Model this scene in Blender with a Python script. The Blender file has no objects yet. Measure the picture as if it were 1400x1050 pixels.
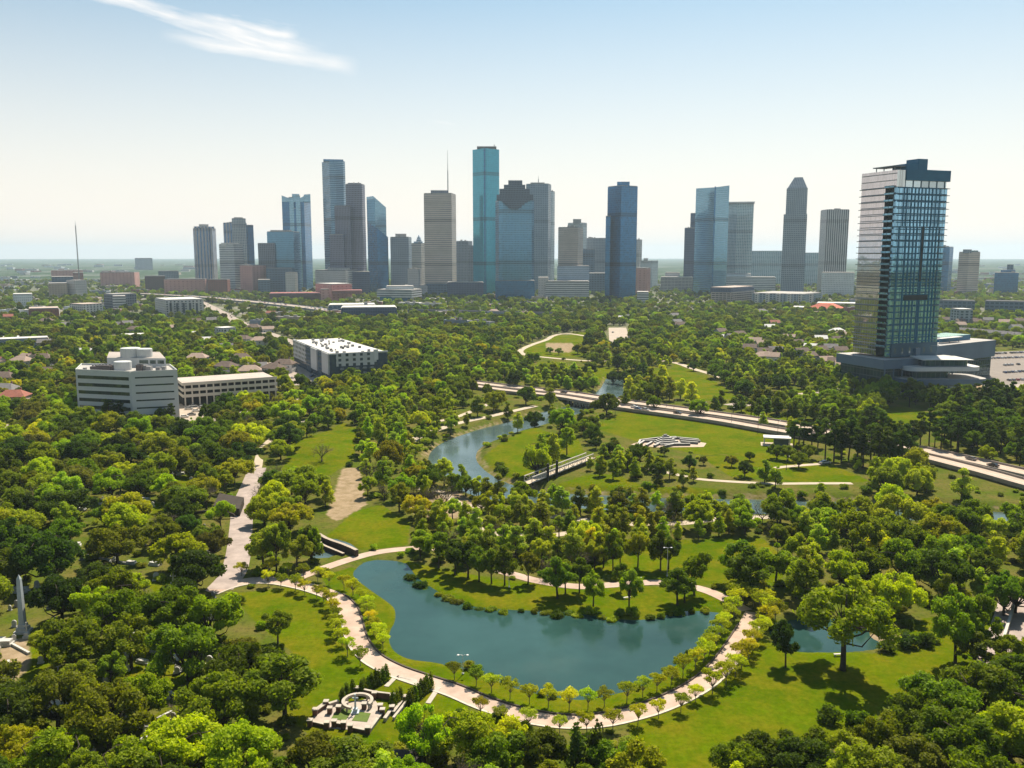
import bpy, math, random
import numpy as np
PI = math.pi
rnd = random.Random(7)
scene = bpy.context.scene
COL = scene.collection
# ------------------------------------------------------------------ camera model
F, P, H = 1200.0, math.atan(176/1200.0), 85.0
CP, SP = math.cos(P), math.sin(P)
def ray(px, py):
    u = (px-700)/F; v = (525-py)/F
    return u, CP+SP*v, -SP+CP*v
def W(px, py, z=0.0):
    x, y, d = ray(px, py); t = (z-H)/d
    return (x*t, y*t)
def ztop(py, D):
    x, y, d = ray(700, py); return H + D*d/y
def tx(px): return (px-700)/F*CP           # x/y for points near camera height
def txa(px, py):
    x, y, d = ray(px, py); return x/y
def proj(x, y, z=0.0):
    c = y*CP-(z-H)*SP; u = y*SP+(z-H)*CP
    return 700+F*x/c, 525-F*u/c
def pxm(py):                                # pixels per metre at ground row py
    x, y = W(700, py); return F/(y*CP+H*SP)
# ------------------------------------------------------------------ materials
MATS = {}
def newmat(name):
    m = bpy.data.materials.new(name); m.use_nodes = True
    n = m.node_tree.nodes; n.clear()
    return m, n, m.node_tree.links
def N(nodes, t, **kw):
    nd = nodes.new(t)
    for k, v in kw.items(): setattr(nd, k, v)
    return nd
def rgba(c): return (c[0], c[1], c[2], 1)
def mathn(n, l, op, a, b=None, c=None):
    nd = N(n, 'ShaderNodeMath', operation=op)
    for i, v in enumerate((a, b, c)):
        if v is None: continue
        if isinstance(v, (int, float)): nd.inputs[i].default_value = v
        else: l.new(v, nd.inputs[i])
    return nd.outputs[0]
def mixc(n, l, fac, a, b, blend='MIX'):
    nd = N(n, 'ShaderNodeMix', data_type='RGBA', blend_type=blend)
    for s, v in ((nd.inputs[0], fac), (nd.inputs[6], a), (nd.inputs[7], b)):
        if isinstance(v, (int, float)): s.default_value = v
        elif isinstance(v, tuple): s.default_value = rgba(v)
        else: l.new(v, s)
    return nd.outputs[2]
def noisen(n, l, vec, scale, detail=4, rough=.6):
    nd = N(n, 'ShaderNodeTexNoise'); nd.inputs['Scale'].default_value = scale
    nd.inputs['Detail'].default_value = detail; nd.inputs['Roughness'].default_value = rough
    if vec is not None: l.new(vec, nd.inputs['Vector'])
    return nd.outputs[0]
def ramp(n, l, f, lo, hi):
    nd = N(n, 'ShaderNodeMapRange'); nd.inputs[1].default_value = lo; nd.inputs[2].default_value = hi
    l.new(f, nd.inputs[0]); return nd.outputs[0]
def M(name, c1, c2=None, scale=.3, rough=.8, metal=0.0, bump=0.0, spec=.3):
    if name in MATS: return MATS[name]
    m, n, l = newmat(name)
    o = N(n, 'ShaderNodeOutputMaterial'); b = N(n, 'ShaderNodeBsdfPrincipled')
    l.new(b.outputs[0], o.inputs[0])
    b.inputs['Roughness'].default_value = rough; b.inputs['Metallic'].default_value = metal
    b.inputs['Specular IOR Level'].default_value = spec
    if c2 is None: c2 = tuple(v*.8 for v in c1)
    g = N(n, 'ShaderNodeNewGeometry')
    f = ramp(n, l, noisen(n, l, g.outputs['Position'], scale), .3, .7)
    l.new(mixc(n, l, f, c1, c2), b.inputs['Base Color'])
    if bump:
        bp = N(n, 'ShaderNodeBump'); bp.inputs['Strength'].default_value = bump
        l.new(noisen(n, l, g.outputs['Position'], scale*8), bp.inputs['Height']); l.new(bp.outputs[0], b.inputs['Normal'])
    MATS[name] = m; return m
def facade(name, wall, glass, bay=3.5, floor=4.0, wf=.6, hf=.5, grough=.12, gmetal=.55, wrough=.75, vary=.5, uo=0.0):
    """window grid laid out in metres round the building's own walls"""
    if name in MATS: return MATS[name]
    m, n, l = newmat(name)
    o = N(n, 'ShaderNodeOutputMaterial'); b = N(n, 'ShaderNodeBsdfPrincipled'); l.new(b.outputs[0], o.inputs[0])
    uv = N(n, 'ShaderNodeUVMap', uv_map='UVMap'); sp = N(n, 'ShaderNodeSeparateXYZ'); l.new(uv.outputs[0], sp.inputs[0])
    u = mathn(n, l, 'DIVIDE', sp.outputs[0], bay); v = mathn(n, l, 'DIVIDE', sp.outputs[1], floor)
    def band(s, w):
        fr = mathn(n, l, 'FRACT', s); d = mathn(n, l, 'ABSOLUTE', mathn(n, l, 'SUBTRACT', fr, .5))
        return mathn(n, l, 'LESS_THAN', d, w/2)
    mask = mathn(n, l, 'MULTIPLY', band(u, wf), band(v, hf))
    cv = N(n, 'ShaderNodeCombineXYZ'); l.new(mathn(n, l, 'FLOOR', u), cv.inputs[0]); l.new(mathn(n, l, 'FLOOR', v), cv.inputs[1])
    wn = N(n, 'ShaderNodeTexWhiteNoise', noise_dimensions='2D'); l.new(cv.outputs[0], wn.inputs[0])
    mech = mathn(n, l, 'LESS_THAN', mathn(n, l, 'FRACT', mathn(n, l, 'DIVIDE', mathn(n, l, 'ADD', mathn(n, l, 'FLOOR', v), 7), 23)), .05)
    k = mathn(n, l, 'MULTIPLY_ADD', wn.outputs[0], vary, 1-vary/2); k = mathn(n, l, 'MULTIPLY', k, mathn(n, l, 'MULTIPLY_ADD', mech, -.45, 1.0))
    gc = mixc(n, l, 1.0, glass, k, 'MULTIPLY')
    g = N(n, 'ShaderNodeNewGeometry')
    wc = mixc(n, l, ramp(n, l, noisen(n, l, g.outputs['Position'], .05, 5), .3, .7), wall, tuple(x*.78 for x in wall))
    wc = mixc(n, l, mathn(n, l, 'MULTIPLY', mech, .45), wc, tuple(x*.35 for x in wall))
    l.new(mixc(n, l, mask, wc, gc), b.inputs['Base Color'])
    l.new(mathn(n, l, 'MULTIPLY', mask, gmetal), b.inputs['Metallic'])
    l.new(mathn(n, l, 'MULTIPLY_ADD', mask, grough-wrough, wrough), b.inputs['Roughness'])
    # panes are never perfectly coplanar: a slight tilt per pane
    bp = N(n, 'ShaderNodeBump'); bp.inputs['Strength'].default_value = .06; bp.inputs['Distance'].default_value = 1
    l.new(noisen(n, l, g.outputs['Position'], .12, 2), bp.inputs['Height']); l.new(bp.outputs[0], b.inputs['Normal'])
    MATS[name] = m; return m
def leafmat(name, c1, c2, trans=.45):
    if name in MATS: return MATS[name]
    m, n, l = newmat(name)
    o = N(n, 'ShaderNodeOutputMaterial'); b = N(n, 'ShaderNodeBsdfPrincipled')
    b.inputs['Roughness'].default_value = .6; b.inputs['Specular IOR Level'].default_value = .12
    t = N(n, 'ShaderNodeBsdfTranslucent'); mx = N(n, 'ShaderNodeMixShader'); mx.inputs[0].default_value = trans
    g = N(n, 'ShaderNodeNewGeometry'); oi = N(n, 'ShaderNodeObjectInfo')
    f = ramp(n, l, noisen(n, l, g.outputs['Position'], .45, 3), .35, .65)
    c = mixc(n, l, f, c1, c2)
    k = mathn(n, l, 'MULTIPLY_ADD', oi.outputs['Random'], .95, .58)
    c = mixc(n, l, 1.0, c, k, 'MULTIPLY')
    hs = N(n, 'ShaderNodeHueSaturation'); l.new(c, hs.inputs['Color'])
    wn = N(n, 'ShaderNodeTexWhiteNoise', noise_dimensions='1D'); l.new(oi.outputs['Random'], wn.inputs['W'])
    l.new(mathn(n, l, 'MULTIPLY_ADD', wn.outputs[0], .042, .472), hs.inputs['Hue'])
    l.new(hs.outputs[0], b.inputs['Base Color'])
    tc = mixc(n, l, 1.0, hs.outputs[0], (1.62, 1.72, .15), 'MULTIPLY'); l.new(tc, t.inputs[0])
    l.new(b.outputs[0], mx.inputs[1]); l.new(t.outputs[0], mx.inputs[2]); l.new(mx.outputs[0], o.inputs[0])
    MATS[name] = m; return m
# ------------------------------------------------------------------ mesh builder
class MB:
    def __init__(s): s.v = []; s.f = []; s.m = []; s.uv = []; s.mats = []
    def mi(s, m):
        if m not in s.mats: s.mats.append(m)
        return s.mats.index(m)
    def face(s, pts, m, uvs=None):
        b = len(s.v); s.v.extend([tuple(p) for p in pts]); s.f.append(tuple(range(b, b+len(pts)))); s.m.append(s.mi(m))
        s.uv.append(uvs or [(p[0], p[1]) for p in pts])
    def prism(s, foot, z0, z1, wall, roof=None, bottom=False):
        """foot counter-clockwise; z1 a number or one height per corner; z0 likewise"""
        n = len(foot); zt = z1 if hasattr(z1, '__len__') else [z1]*n; zb = z0 if hasattr(z0, '__len__') else [z0]*n
        walls = wall if isinstance(wall, (list, tuple)) else [wall]*n
        c = 0.0
        for i in range(n):
            j = (i+1) % n; a, b = foot[i], foot[j]; L = math.hypot(b[0]-a[0], b[1]-a[1])
            s.face([(a[0], a[1], zb[i]), (b[0], b[1], zb[j]), (b[0], b[1], zt[j]), (a[0], a[1], zt[i])], walls[i],
                   [(c, zb[i]), (c+L, zb[j]), (c+L, zt[j]), (c, zt[i])]); c += L
        s.face([(foot[i][0], foot[i][1], zt[i]) for i in range(n)], roof or walls[0])
        if bottom: s.face([(foot[i][0], foot[i][1], zb[i]) for i in reversed(range(n))], roof or walls[0])
    def box(s, x0, x1, y0, y1, z0, z1, m, roof=None, bottom=False):
        s.prism([(x0, y0), (x1, y0), (x1, y1), (x0, y1)], z0, z1, m, roof, bottom)
    def tube(s, pts, rad, m, sides=6, cap=True):
        rings = []
        for i, p in enumerate(pts):
            a = np.array(pts[max(i-1, 0)], float); b = np.array(pts[min(i+1, len(pts)-1)], float)
            d = b-a; d /= (np.linalg.norm(d)+1e-9)
            ref = np.array((0, 0, 1.0)) if abs(d[2]) < .9 else np.array((1.0, 0, 0))
            e = np.cross(d, ref); e /= np.linalg.norm(e)+1e-9; g = np.cross(d, e)
            r = rad[i] if hasattr(rad, '__len__') else rad
            rings.append([tuple(np.array(p, float)+r*(math.cos(2*PI*k/sides)*e+math.sin(2*PI*k/sides)*g)) for k in range(sides)])
        b0 = len(s.v)
        for r in rings: s.v.extend(r)
        k = s.mi(m)
        def add(t):
            s.f.append(t); s.m.append(k); s.uv.append([(0, 0)]*len(t))
        for i in range(len(rings)-1):
            for q in range(sides):
                q2 = (q+1) % sides
                add((b0+i*sides+q, b0+(i+1)*sides+q, b0+(i+1)*sides+q2, b0+i*sides+q2))
        if cap:
            add(tuple(b0+q for q in range(sides))); add(tuple(b0+(len(rings)-1)*sides+q for q in reversed(range(sides))))
    def lathe(s, prof, m, sides=12, cx=0, cy=0):
        for i in range(len(prof)-1):
            (r0, z0), (r1, z1) = prof[i], prof[i+1]
            for k in range(sides):
                a0, a1 = 2*PI*k/sides, 2*PI*(k+1)/sides
                s.face([(cx+r0*math.cos(a0), cy+r0*math.sin(a0), z0), (cx+r0*math.cos(a1), cy+r0*math.sin(a1), z0),
                        (cx+r1*math.cos(a1), cy+r1*math.sin(a1), z1), (cx+r1*math.cos(a0), cy+r1*math.sin(a0), z1)], m,
                       [(r0*a0, z0), (r0*a1, z0), (r0*a1, z1), (r0*a0, z1)])
    def mesh(s, name):
        me = bpy.data.meshes.new(name); me.from_pydata(s.v, [], s.f)
        for m in s.mats: me.materials.append(m)
        me.polygons.foreach_set('material_index', np.array(s.m, np.int32))
        ul = me.uv_layers.new(name='UVMap')
        ul.data.foreach_set('uv', np.array([c for f in s.uv for p in f for c in p], np.float32))
        me.validate(); me.update(); return me
    def obj(s, name, parent=None, loc=None): return link(name, s.mesh(name), parent, loc)
def link(name, me, parent=None, loc=None):
    o = bpy.data.objects.new(name, me); COL.objects.link(o)
    if parent is not None: o.parent = parent
    if loc is not None: o.location = loc
    return o
def tag(o, label=None, cat=None, group=None, kind=None):
    if label: o['label'] = label
    if cat: o['category'] = cat
    if group: o['group'] = group
    if kind: o['kind'] = kind
    return o
def empty(name, loc=(0, 0, 0), label=None, cat=None, group=None, rz=0.0, sc=1.0):
    o = bpy.data.objects.new(name, None); COL.objects.link(o); o.location = loc; o.rotation_euler = (0, 0, rz)
    o.scale = (sc, sc, sc); o.empty_display_size = .5
    return tag(o, label, cat, group)
def inst(name, parts, loc, rz=0.0, sc=(1, 1, 1), label=None, cat=None, group=None):
    """a thing whose parts share mesh data with its siblings"""
    e = empty(name, loc, label, cat, group, rz); e.scale = sc
    for p in parts:
        c = link(p[0], p[1], e)
        for q in p[2] if len(p) > 2 else (): link(q[0], q[1], c)
    return e
# ------------------------------------------------------------------ plane geometry helpers
def in_poly(px, py, poly):
    px = np.asarray(px, float); py = np.asarray(py, float); r = np.zeros(px.shape, bool)
    n = len(poly); j = n-1
    for i in range(n):
        xi, yi = poly[i]; xj, yj = poly[j]
        if yi != yj:
            r ^= ((yi > py) != (yj > py)) & (px < (xj-xi)*(py-yi)/(yj-yi)+xi)
        j = i
    return r
def dist_line(x, y, pts, closed=False):
    x = np.asarray(x, float); y = np.asarray(y, float); d = np.full(x.shape, 1e9)
    q = list(pts)+([pts[0]] if closed else [])
    for (ax, ay), (bx, by) in zip(q[:-1], q[1:]):
        vx, vy = bx-ax, by-ay; L = vx*vx+vy*vy+1e-9
        t = np.clip(((x-ax)*vx+(y-ay)*vy)/L, 0, 1)
        d = np.minimum(d, np.hypot(x-ax-t*vx, y-ay-t*vy))
    return d
def sdf(x, y, poly):
    d = dist_line(x, y, poly, True); return np.where(in_poly(x, y, poly), -d, d)
def smooth_line(pts, n=6, closed=False):
    """Catmull-Rom through the points"""
    out = []; m = len(pts); rng_ = range(m if closed else m-1)
    for i in rng_:
        g = (lambda k: pts[k % m]) if closed else (lambda k: pts[min(max(k, 0), m-1)])
        p0, p1, p2, p3 = (np.array(g(i+k), float) for k in (-1, 0, 1, 2))
        for s in range(n):
            t = s/n
            out.append(tuple(.5*((2*p1)+(p2-p0)*t+(2*p0-5*p1+4*p2-p3)*t*t+(3*p1-p0-3*p2+p3)*t**3)))
    if not closed: out.append(tuple(pts[-1]))
    return out
def PX(pts, z=0.0): return [W(a, b, z) for a, b in pts]
def sstep(e0, e1, x):
    t = np.clip((x-e0)/(e1-e0), 0, 1); return t*t*(3-2*t)
# ================================================================== THE SETTING
POND_PX = [(484,787),(488,778),(500,769),(520,766),(550,769),(559,776),(570,790),(587,802),(612,817),(637,826),(650,830),(693,834),(736,836),
    (778,838),(821,844),(856,848),(878,848),(907,843),(924,837),(950,836),(978,838),(991,841),(990,856),(973,876),(950,893),(924,908),
    (898,927),(867,941),(827,951),(793,956),(750,951),(707,941),(672,927),(650,916),(615,911),(600,906),(562,901),(545,894),(537,886),(533,876),
    (534,864),(540,852),(542,840),(537,828),(515,812),(497,799)]
SMALL_PX = [(1053,860),(1057,874),(1074,887),(1100,891),(1143,891),(1171,890),(1200,886),(1206,880),(1190,872),(1186,860),(1183,848),(1148,847),(1114,846),(1086,848),(1063,853)]
BAYOU_PX = [(848,518),(838,536),(800,556),(755,568),(716,580),(672,592),(632,608),(618,626),(632,648),(668,668),(715,680),(770,685),(850,689),(950,693),(1050,694),(1150,697),(1280,705),(1420,715)]
ZB = -2.2
pond = smooth_line(PX(POND_PX, -.3), 3, True); small = smooth_line(PX(SMALL_PX, -.3), 3, True)
bayou = smooth_line(PX(BAYOU_PX, ZB), 5)
_bx = np.array([p[0] for p in bayou]); _by = np.array([p[1] for p in bayou])
BW = 10.0                                              # half width of the channel
POOL_PX = [(408,750),(432,764),(470,758),(492,752),(478,741),(455,735),(430,738)]
pool = PX(POOL_PX, -.4)
MOUND = W(436, 612)
# --- open ground (lawns), traced on the ground
LAWN_PX = {
 'meadow': [(318,812),(400,803),(455,818),(476,845),(478,880),(500,912),(600,950),(642,965),(560,1000),(505,1042),(440,1015),(400,985),(378,960),(420,930),(400,890),(350,850)],
 'strip': [(440,788),(484,775),(540,830),(534,880),(600,905),(700,938),(793,955),(900,925),(990,855),(1030,845),(1010,890),(960,945),(860,985),(780,996),(700,985),(560,930),(490,890),(480,840),(455,812)],
 'right': [(860,992),(940,962),(985,928),(1012,888),(1040,868),(1060,885),(1210,895),(1265,845),(1375,838),(1372,880),(1330,905),(1275,935),(1205,962),(1190,1000),(1090,1015),(1010,1050),(880,1050)],
 'bank': [(548,765),(600,778),(680,792),(780,803),(850,800),(950,806),(990,818),(985,842),(900,846),(790,842),(700,838),(620,826),(570,795)],
 'weir': [(440,740),(485,700),(520,690),(560,715),(556,745),(500,752)],
 'glade': [(800,780),(900,740),(1040,735),(1080,770),(1060,800),(960,800),(860,795)],
 'circle': [(655,628),(690,603),(726,582),(752,592),(790,600),(800,625),(740,652),(690,660),(665,650)],
 'foot': [(745,668),(800,650),(840,648),(880,665),(980,668),(1010,682),(900,682),(800,680)],
 'event': [(812,585),(838,568),(865,560),(925,566),(1050,590),(1090,602),(1085,612),(1050,618),(960,622),(880,606)],
 'south': [(960,625),(1050,618),(1130,632),(1190,658),(1120,662),(1000,652)],
 'mound': [(400,612),(470,578),(498,592),(480,630),(450,650),(385,645)],
 'oval': [(712,481),(728,470),(748,464),(757,458),(803,454),(803,490),(750,488)],
 'slope': [(868,505),(930,500),(975,520),(1010,545),(960,548),(900,525)],
 'tower': [(1068,534),(1115,530),(1120,545),(1075,548)], 'tower2': [(1195,560),(1235,556),(1300,572),(1290,585),(1215,580)],
 'road': [(720,510),(860,520),(840,505),(740,495)],
 'graves_a': [(20,884),(62,872),(75,905),(30,935)], 'graves_b': [(165,915),(235,893),(262,928),(205,955)], 'graves_c': [(200,985),(255,955),(305,985),(240,1018)], 'graves_d': [(120,700),(205,682),(235,702),(150,722)], 'graves_e': [(205,800),(240,785),(262,808),(220,822)], 'graves_f': [(20,760),(70,745),(80,765),(30,782)], 'graves_g': [(220,655),(265,645),(285,662),(240,675)],
 'hill': [(1010,560),(1130,575),(1130,592),(1060,580)],
}
LAWN = {k: PX(v) for k, v in LAWN_PX.items()}
DIRT_PX = [[(448,705),(470,640),(490,640),(500,690),(462,712)], [(560,690),(620,672),(660,690),(640,705),(575,715)], [(770,678),(840,680),(835,686),(775,686)], [(640,840),(660,842),(655,850)],
           [(1160,868),(1240,868),(1242,876),(1170,880)], [(0,890),(35,870),(40,910),(0,950)], [(1340,485),(1410,490),(1410,540),(1300,552),(1290,535)], [(240,575),(275,565),(285,590),(240,590)], [(745,470),(780,467),(790,478),(750,480)]]
DIRT = [PX(d) for d in DIRT_PX]
def bayou_d(x, y): return dist_line(x, y, bayou)
def height(x, y):
    x = np.asarray(x, float); y = np.asarray(y, float); z = np.zeros(x.shape)
    z -= 3.2*sstep(BW+6, BW-3, bayou_d(x, y))
    z -= 1.1*sstep(1.6, -2.6, sdf(x, y, pond)); z -= 1.1*sstep(1.6, -2.6, sdf(x, y, small)); z -= 1.4*sstep(.6, -1.2, sdf(x, y, pool))
    r = np.hypot((x-MOUND[0])/28, (y-MOUND[1])/38); z += 3.0*sstep(1, 0, r)
    return z
def gz(x, y): return float(height(np.array([x]), np.array([y]))[0])
# --- one ground sheet to the horizon
def build_ground():
    ang = np.radians(np.concatenate([np.arange(-180, -36, 6), np.arange(-36, 36, .3), np.arange(36, 180, 6)]))
    r = [1.0, 30, 60, 85, 100]
    while r[-1] < 620: r.append(r[-1]*1.0085)
    while r[-1] < 22000: r.append(r[-1]*1.05)
    r = np.array(r); R, A = np.meshgrid(r, ang, indexing='ij'); X = R*np.sin(A); Y = R*np.cos(A)
    near = (R < 1300).ravel(); Z = np.zeros(X.size); x = X.ravel(); y = Y.ravel(); Z[near] = height(x[near], y[near])
    lawn = np.zeros(x.size); dirt = np.zeros(x.size)
    for p in LAWN.values(): lawn[near] = np.maximum(lawn[near], sstep(2.0, -1.5, sdf(x[near], y[near], p)))
    for p in DIRT: dirt[near] = np.maximum(dirt[near], sstep(2.5, -2, sdf(x[near], y[near], p)))
    bd = bayou_d(x[near], y[near]); dirt[near] = np.maximum(dirt[near], .42*sstep(4.5, 1.0, np.abs(bd-BW-1)))
    nr, na = R.shape; idx = np.arange(nr*na).reshape(nr, na)
    nx = np.roll(idx, -1, axis=1)
    q = np.stack([idx[:-1], nx[:-1], nx[1:], idx[1:]], -1).reshape(-1, 4)[:, ::-1]
    me = bpy.data.meshes.new('ground'); me.vertices.add(x.size)
    me.vertices.foreach_set('co', np.stack([x, y, Z], 1).astype(np.float32).ravel())
    me.loops.add(q.size); me.loops.foreach_set('vertex_index', q.ravel().astype(np.int32))
    me.polygons.add(len(q)); me.polygons.foreach_set('loop_start', np.arange(0, q.size, 4, dtype=np.int32))
    me.update(calc_edges=True); me.validate()
    for nm, a in (('lawn', lawn), ('dirt', dirt)):
        at = me.attributes.new(nm, 'FLOAT', 'POINT'); at.data.foreach_set('value', a.astype(np.float32))
    me.polygons.foreach_set('use_smooth', np.ones(len(q), bool))
    m, n, l = newmat('ground_cover'); o = N(n, 'ShaderNodeOutputMaterial'); b = N(n, 'ShaderNodeBsdfPrincipled'); l.new(b.outputs[0], o.inputs[0])
    b.inputs['Roughness'].default_value = 1.0; b.inputs['Specular IOR Level'].default_value = 0.0
    g = N(n, 'ShaderNodeNewGeometry'); pos = g.outputs['Position']
    la = N(n, 'ShaderNodeAttribute', attribute_name='lawn').outputs['Fac']; da = N(n, 'ShaderNodeAttribute', attribute_name='dirt').outputs['Fac']
    # woodland floor: rough grass, leaf litter
    wood = mixc(n, l, ramp(n, l, noisen(n, l, pos, .09, 6), .38, .62), (.075, .105, .010), (.13, .115, .030))
    wood = mixc(n, l, ramp(n, l, noisen(n, l, pos, .9, 3), .5, .8), wood, (.035, .04, .012))
    # mown grass with worn and lusher patches
    gr = mixc(n, l, ramp(n, l, noisen(n, l, pos, .03, 7, .68), .40, .60), (.060, .110, .001), (.106, .150, .002))
    gr = mixc(n, l, ramp(n, l, noisen(n, l, pos, .075, 8, .75), .42, .62), gr, (.165, .145, .008))
    gr = mixc(n, l, mathn(n, l, 'MULTIPLY', ramp(n, l, noisen(n, l, pos, .7, 6, .75), .36, .70), .75), gr, (.046, .076, .001))
    di = mixc(n, l, ramp(n, l, noisen(n, l, pos, .3, 6), .3, .7), (.36, .27, .18), (.20, .15, .08))
    # the city's ground further out: paving, roofs and gardens
    city = mixc(n, l, ramp(n, l, noisen(n, l, pos, .012, 8, .75), .42, .58), (.07, .095, .03), (.24, .22, .19))
    sp = N(n, 'ShaderNodeSeparateXYZ'); l.new(pos, sp.inputs[0])
    far = ramp(n, l, sp.outputs[1], 780, 1250)
    base = mixc(n, l, far, wood, city)
    sprawl = mixc(n, l, ramp(n, l, noisen(n, l, pos, .0022, 9, .8), .50, .66), (.035, .065, .03), (.22, .22, .21))
    base = mixc(n, l, ramp(n, l, sp.outputs[1], 1900, 3200), base, sprawl)
    brk = ramp(n, l, mathn(n, l, 'ADD', la, mathn(n, l, 'MULTIPLY_ADD', noisen(n, l, pos, .5, 4), .5, -.25)), .35, .6)
    base = mixc(n, l, brk, base, gr)
    dbk = ramp(n, l, mathn(n, l, 'ADD', da, mathn(n, l, 'MULTIPLY_ADD', noisen(n, l, pos, .35, 5), .9, -.45)), .3, .6)
    base = mixc(n, l, dbk, base, di)
    l.new(base, b.inputs['Base Color'])
    bp = N(n, 'ShaderNodeBump'); bp.inputs['Strength'].default_value = .5; bp.inputs['Distance'].default_value = .3
    l.new(noisen(n, l, pos, 1.2, 4), bp.inputs['Height']); l.new(bp.outputs[0], b.inputs['Normal'])
    me.materials.append(m); tag(link('ground', me), 'green grassy ground of the park and the city beyond', 'ground', kind='structure')
build_ground()
# --- water
def watermat(name, c, rough, bump, scale):
    m, n, l = newmat(name); o = N(n, 'ShaderNodeOutputMaterial'); b = N(n, 'ShaderNodeBsdfPrincipled'); l.new(b.outputs[0], o.inputs[0])
    g = N(n, 'ShaderNodeNewGeometry')
    c2 = (c[0]*.55, c[1]*.62, c[2]*.60)
    l.new(mixc(n, l, ramp(n, l, noisen(n, l, g.outputs['Position'], .03, 5), .35, .65), c, c2), b.inputs['Base Color'])
    l.new(mathn(n, l, 'MULTIPLY_ADD', ramp(n, l, noisen(n, l, g.outputs['Position'], .045, 4), .45, .65), .22, rough*.6), b.inputs['Roughness']); b.inputs['IOR'].default_value = 1.33; b.inputs['Specular IOR Level'].default_value = .5
    bp = N(n, 'ShaderNodeBump'); bp.inputs['Strength'].default_value = bump; bp.inputs['Distance'].default_value = .1
    l.new(noisen(n, l, g.outputs['Position'], scale, 3), bp.inputs['Height']); l.new(bp.outputs[0], b.inputs['Normal']); return m
PONDM = watermat('pond_water', (.030, .078, .070), .05, .10, 1.6); BAYM = watermat('bayou_water', (.075, .115, .115), .10, .3, 1.2)
def grow(poly, d):
    n = len(poly); out = []
    for i in range(n):
        a, b = np.array(poly[i-1]), np.array(poly[(i+1) % n]); t = b-a; t = t/(np.linalg.norm(t)+1e-9)
        nrm = np.array((t[1], -t[0])); p = np.array(poly[i])+nrm*d
        if in_poly(np.array([p[0]]), np.array([p[1]]), poly)[0]: p = np.array(poly[i])-nrm*d
        out.append(tuple(p))
    return out
def flat_poly(name, poly, z, m, **k):
    mb = MB(); mb.face([(x, y, z) for x, y in poly], m); o = mb.obj(name)
    if o.data.polygons[0].normal.z < 0: o.data.flip_normals()
    tag(o, **k); return o
def strip(name, pts, width, z, m, kerb=None, **k):
    """a draped ribbon; width a number or a list; pts in world metres"""
    p = np.array(pts, float); t = np.gradient(p, axis=0); t /= np.linalg.norm(t, axis=1)[:, None]+1e-9; nn = np.stack([-t[:, 1], t[:, 0]], 1)
    w = np.array(width if hasattr(width, '__len__') else [width]*len(p))/2
    Lf, Rt = p+nn*w[:, None], p-nn*w[:, None]; mb = MB()
    for i in range(len(p)-1):
        mb.face([(*Rt[i], z), (*Rt[i+1], z), (*Lf[i+1], z), (*Lf[i], z)], m)
    o = mb.obj(name); tag(o, **k)
    return o, Lf, Rt
flat_poly('pond_water', grow(pond, 1.2), -.30, PONDM, label='large teal pond in the middle of the park', cat='pond', kind='structure')
flat_poly('small_pond_water', grow(small, 1.2), -.30, PONDM, label='small pond beyond the leaning tall tree on the right lawn', cat='pond', kind='structure')
flat_poly('pool_water', grow(pool, .4), -.55, BAYM, label='little square pool inside the stone weir', cat='pool', kind='structure')
strip('bayou_water', bayou, 2*BW+4, ZB, BAYM, label='pale winding bayou through the park', cat='river', kind='structure')
# --- paths and roads
PATHM = M('pale_gravel', (.54, .40, .32), (.36, .26, .20), .22, .9, bump=.2); STONE = M('kerb_stone', (.62, .55, .46), (.45, .38, .30), .8, .85)
TRAILM = M('trail_concrete', (.50, .41, .31), (.40, .33, .25), .3, .9); DRIVEM = M('drive_paving', (.42, .34, .30), (.27, .22, .195), .25, .9, bump=.2)
ROADM = M('road_concrete', (.38, .31, .26), (.30, .25, .21), .12, .85); ASPH = M('asphalt', (.10, .10, .105), (.07, .07, .075), .1, .9)
EDGE = M('path_edging', (.10, .075, .055), (.06, .05, .04), .8, .9); WHITE = M('white_marking', (.75, .75, .72), (.6, .6, .58), .5, .7)
CENTRES = []                                            # (polyline, clearance) that keeps random trees off
def way(name, px, width, m, label, cat, z=.05, n=5, clear=1.5, world=None):
    pts = smooth_line(PX(px), n) if world is None else world
    o, a, b = strip(name, pts, width, z, m, label=label, cat=cat, kind='structure')
    CENTRES.append((pts[::2]+[pts[-1]], width/2+clear)); return pts, a, b
PROM_PX = [(288,810),(315,800),(345,794),(375,794),(405,799),(432,806),(458,816),(474,830),(481,848),(486,868),(494,884),(510,901),(540,917),(580,931),(620,944),(660,961),(700,974),(740,983),(780,987),(820,985),(860,977),(900,965),(938,948),(965,931),(985,912),(1000,893),(1014,872),(1026,852),(1033,838)]
prom, pL, pR = way('promenade', PROM_PX, 4.8, PATHM, 'pale curving promenade round the near side of the large pond', 'path', clear=1.0)
def curb(name, edge, w, h, m, label, i0=0, i1=None):
    e = np.array(edge)[i0:i1]; t = np.gradient(e, axis=0); t /= np.linalg.norm(t, axis=1)[:, None]; nn = np.stack([-t[:, 1], t[:, 0]], 1)
    mb = MB()
    for i in range(len(e)-1):
        a, b, c, d = e[i]-nn[i]*w/2, e[i+1]-nn[i+1]*w/2, e[i+1]+nn[i+1]*w/2, e[i]+nn[i]*w/2
        mb.prism([a, b, c, d], -.1, h, m)
    tag(mb.obj(name), label, 'kerb', kind='structure')
curb('promenade_kerb', pR, .45, .16, STONE, 'pale stone kerb on the lawn side of the promenade')
curb('promenade_edging', pL, .40, .28, EDGE, 'dark edging on the pond side of the promenade', 30, -6)
way('branch_path', [(408,790),(437,779),(475,766),(512,756),(550,751),(595,750),(650,770),(710,788),(744,796),(790,802),(833,800),(878,797),(907,797),(953,804),(984,815),(1020,835)], 3.6, PATHM, 'pinkish path along the far bank of the large pond', 'path', z=.062, clear=.6)
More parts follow.
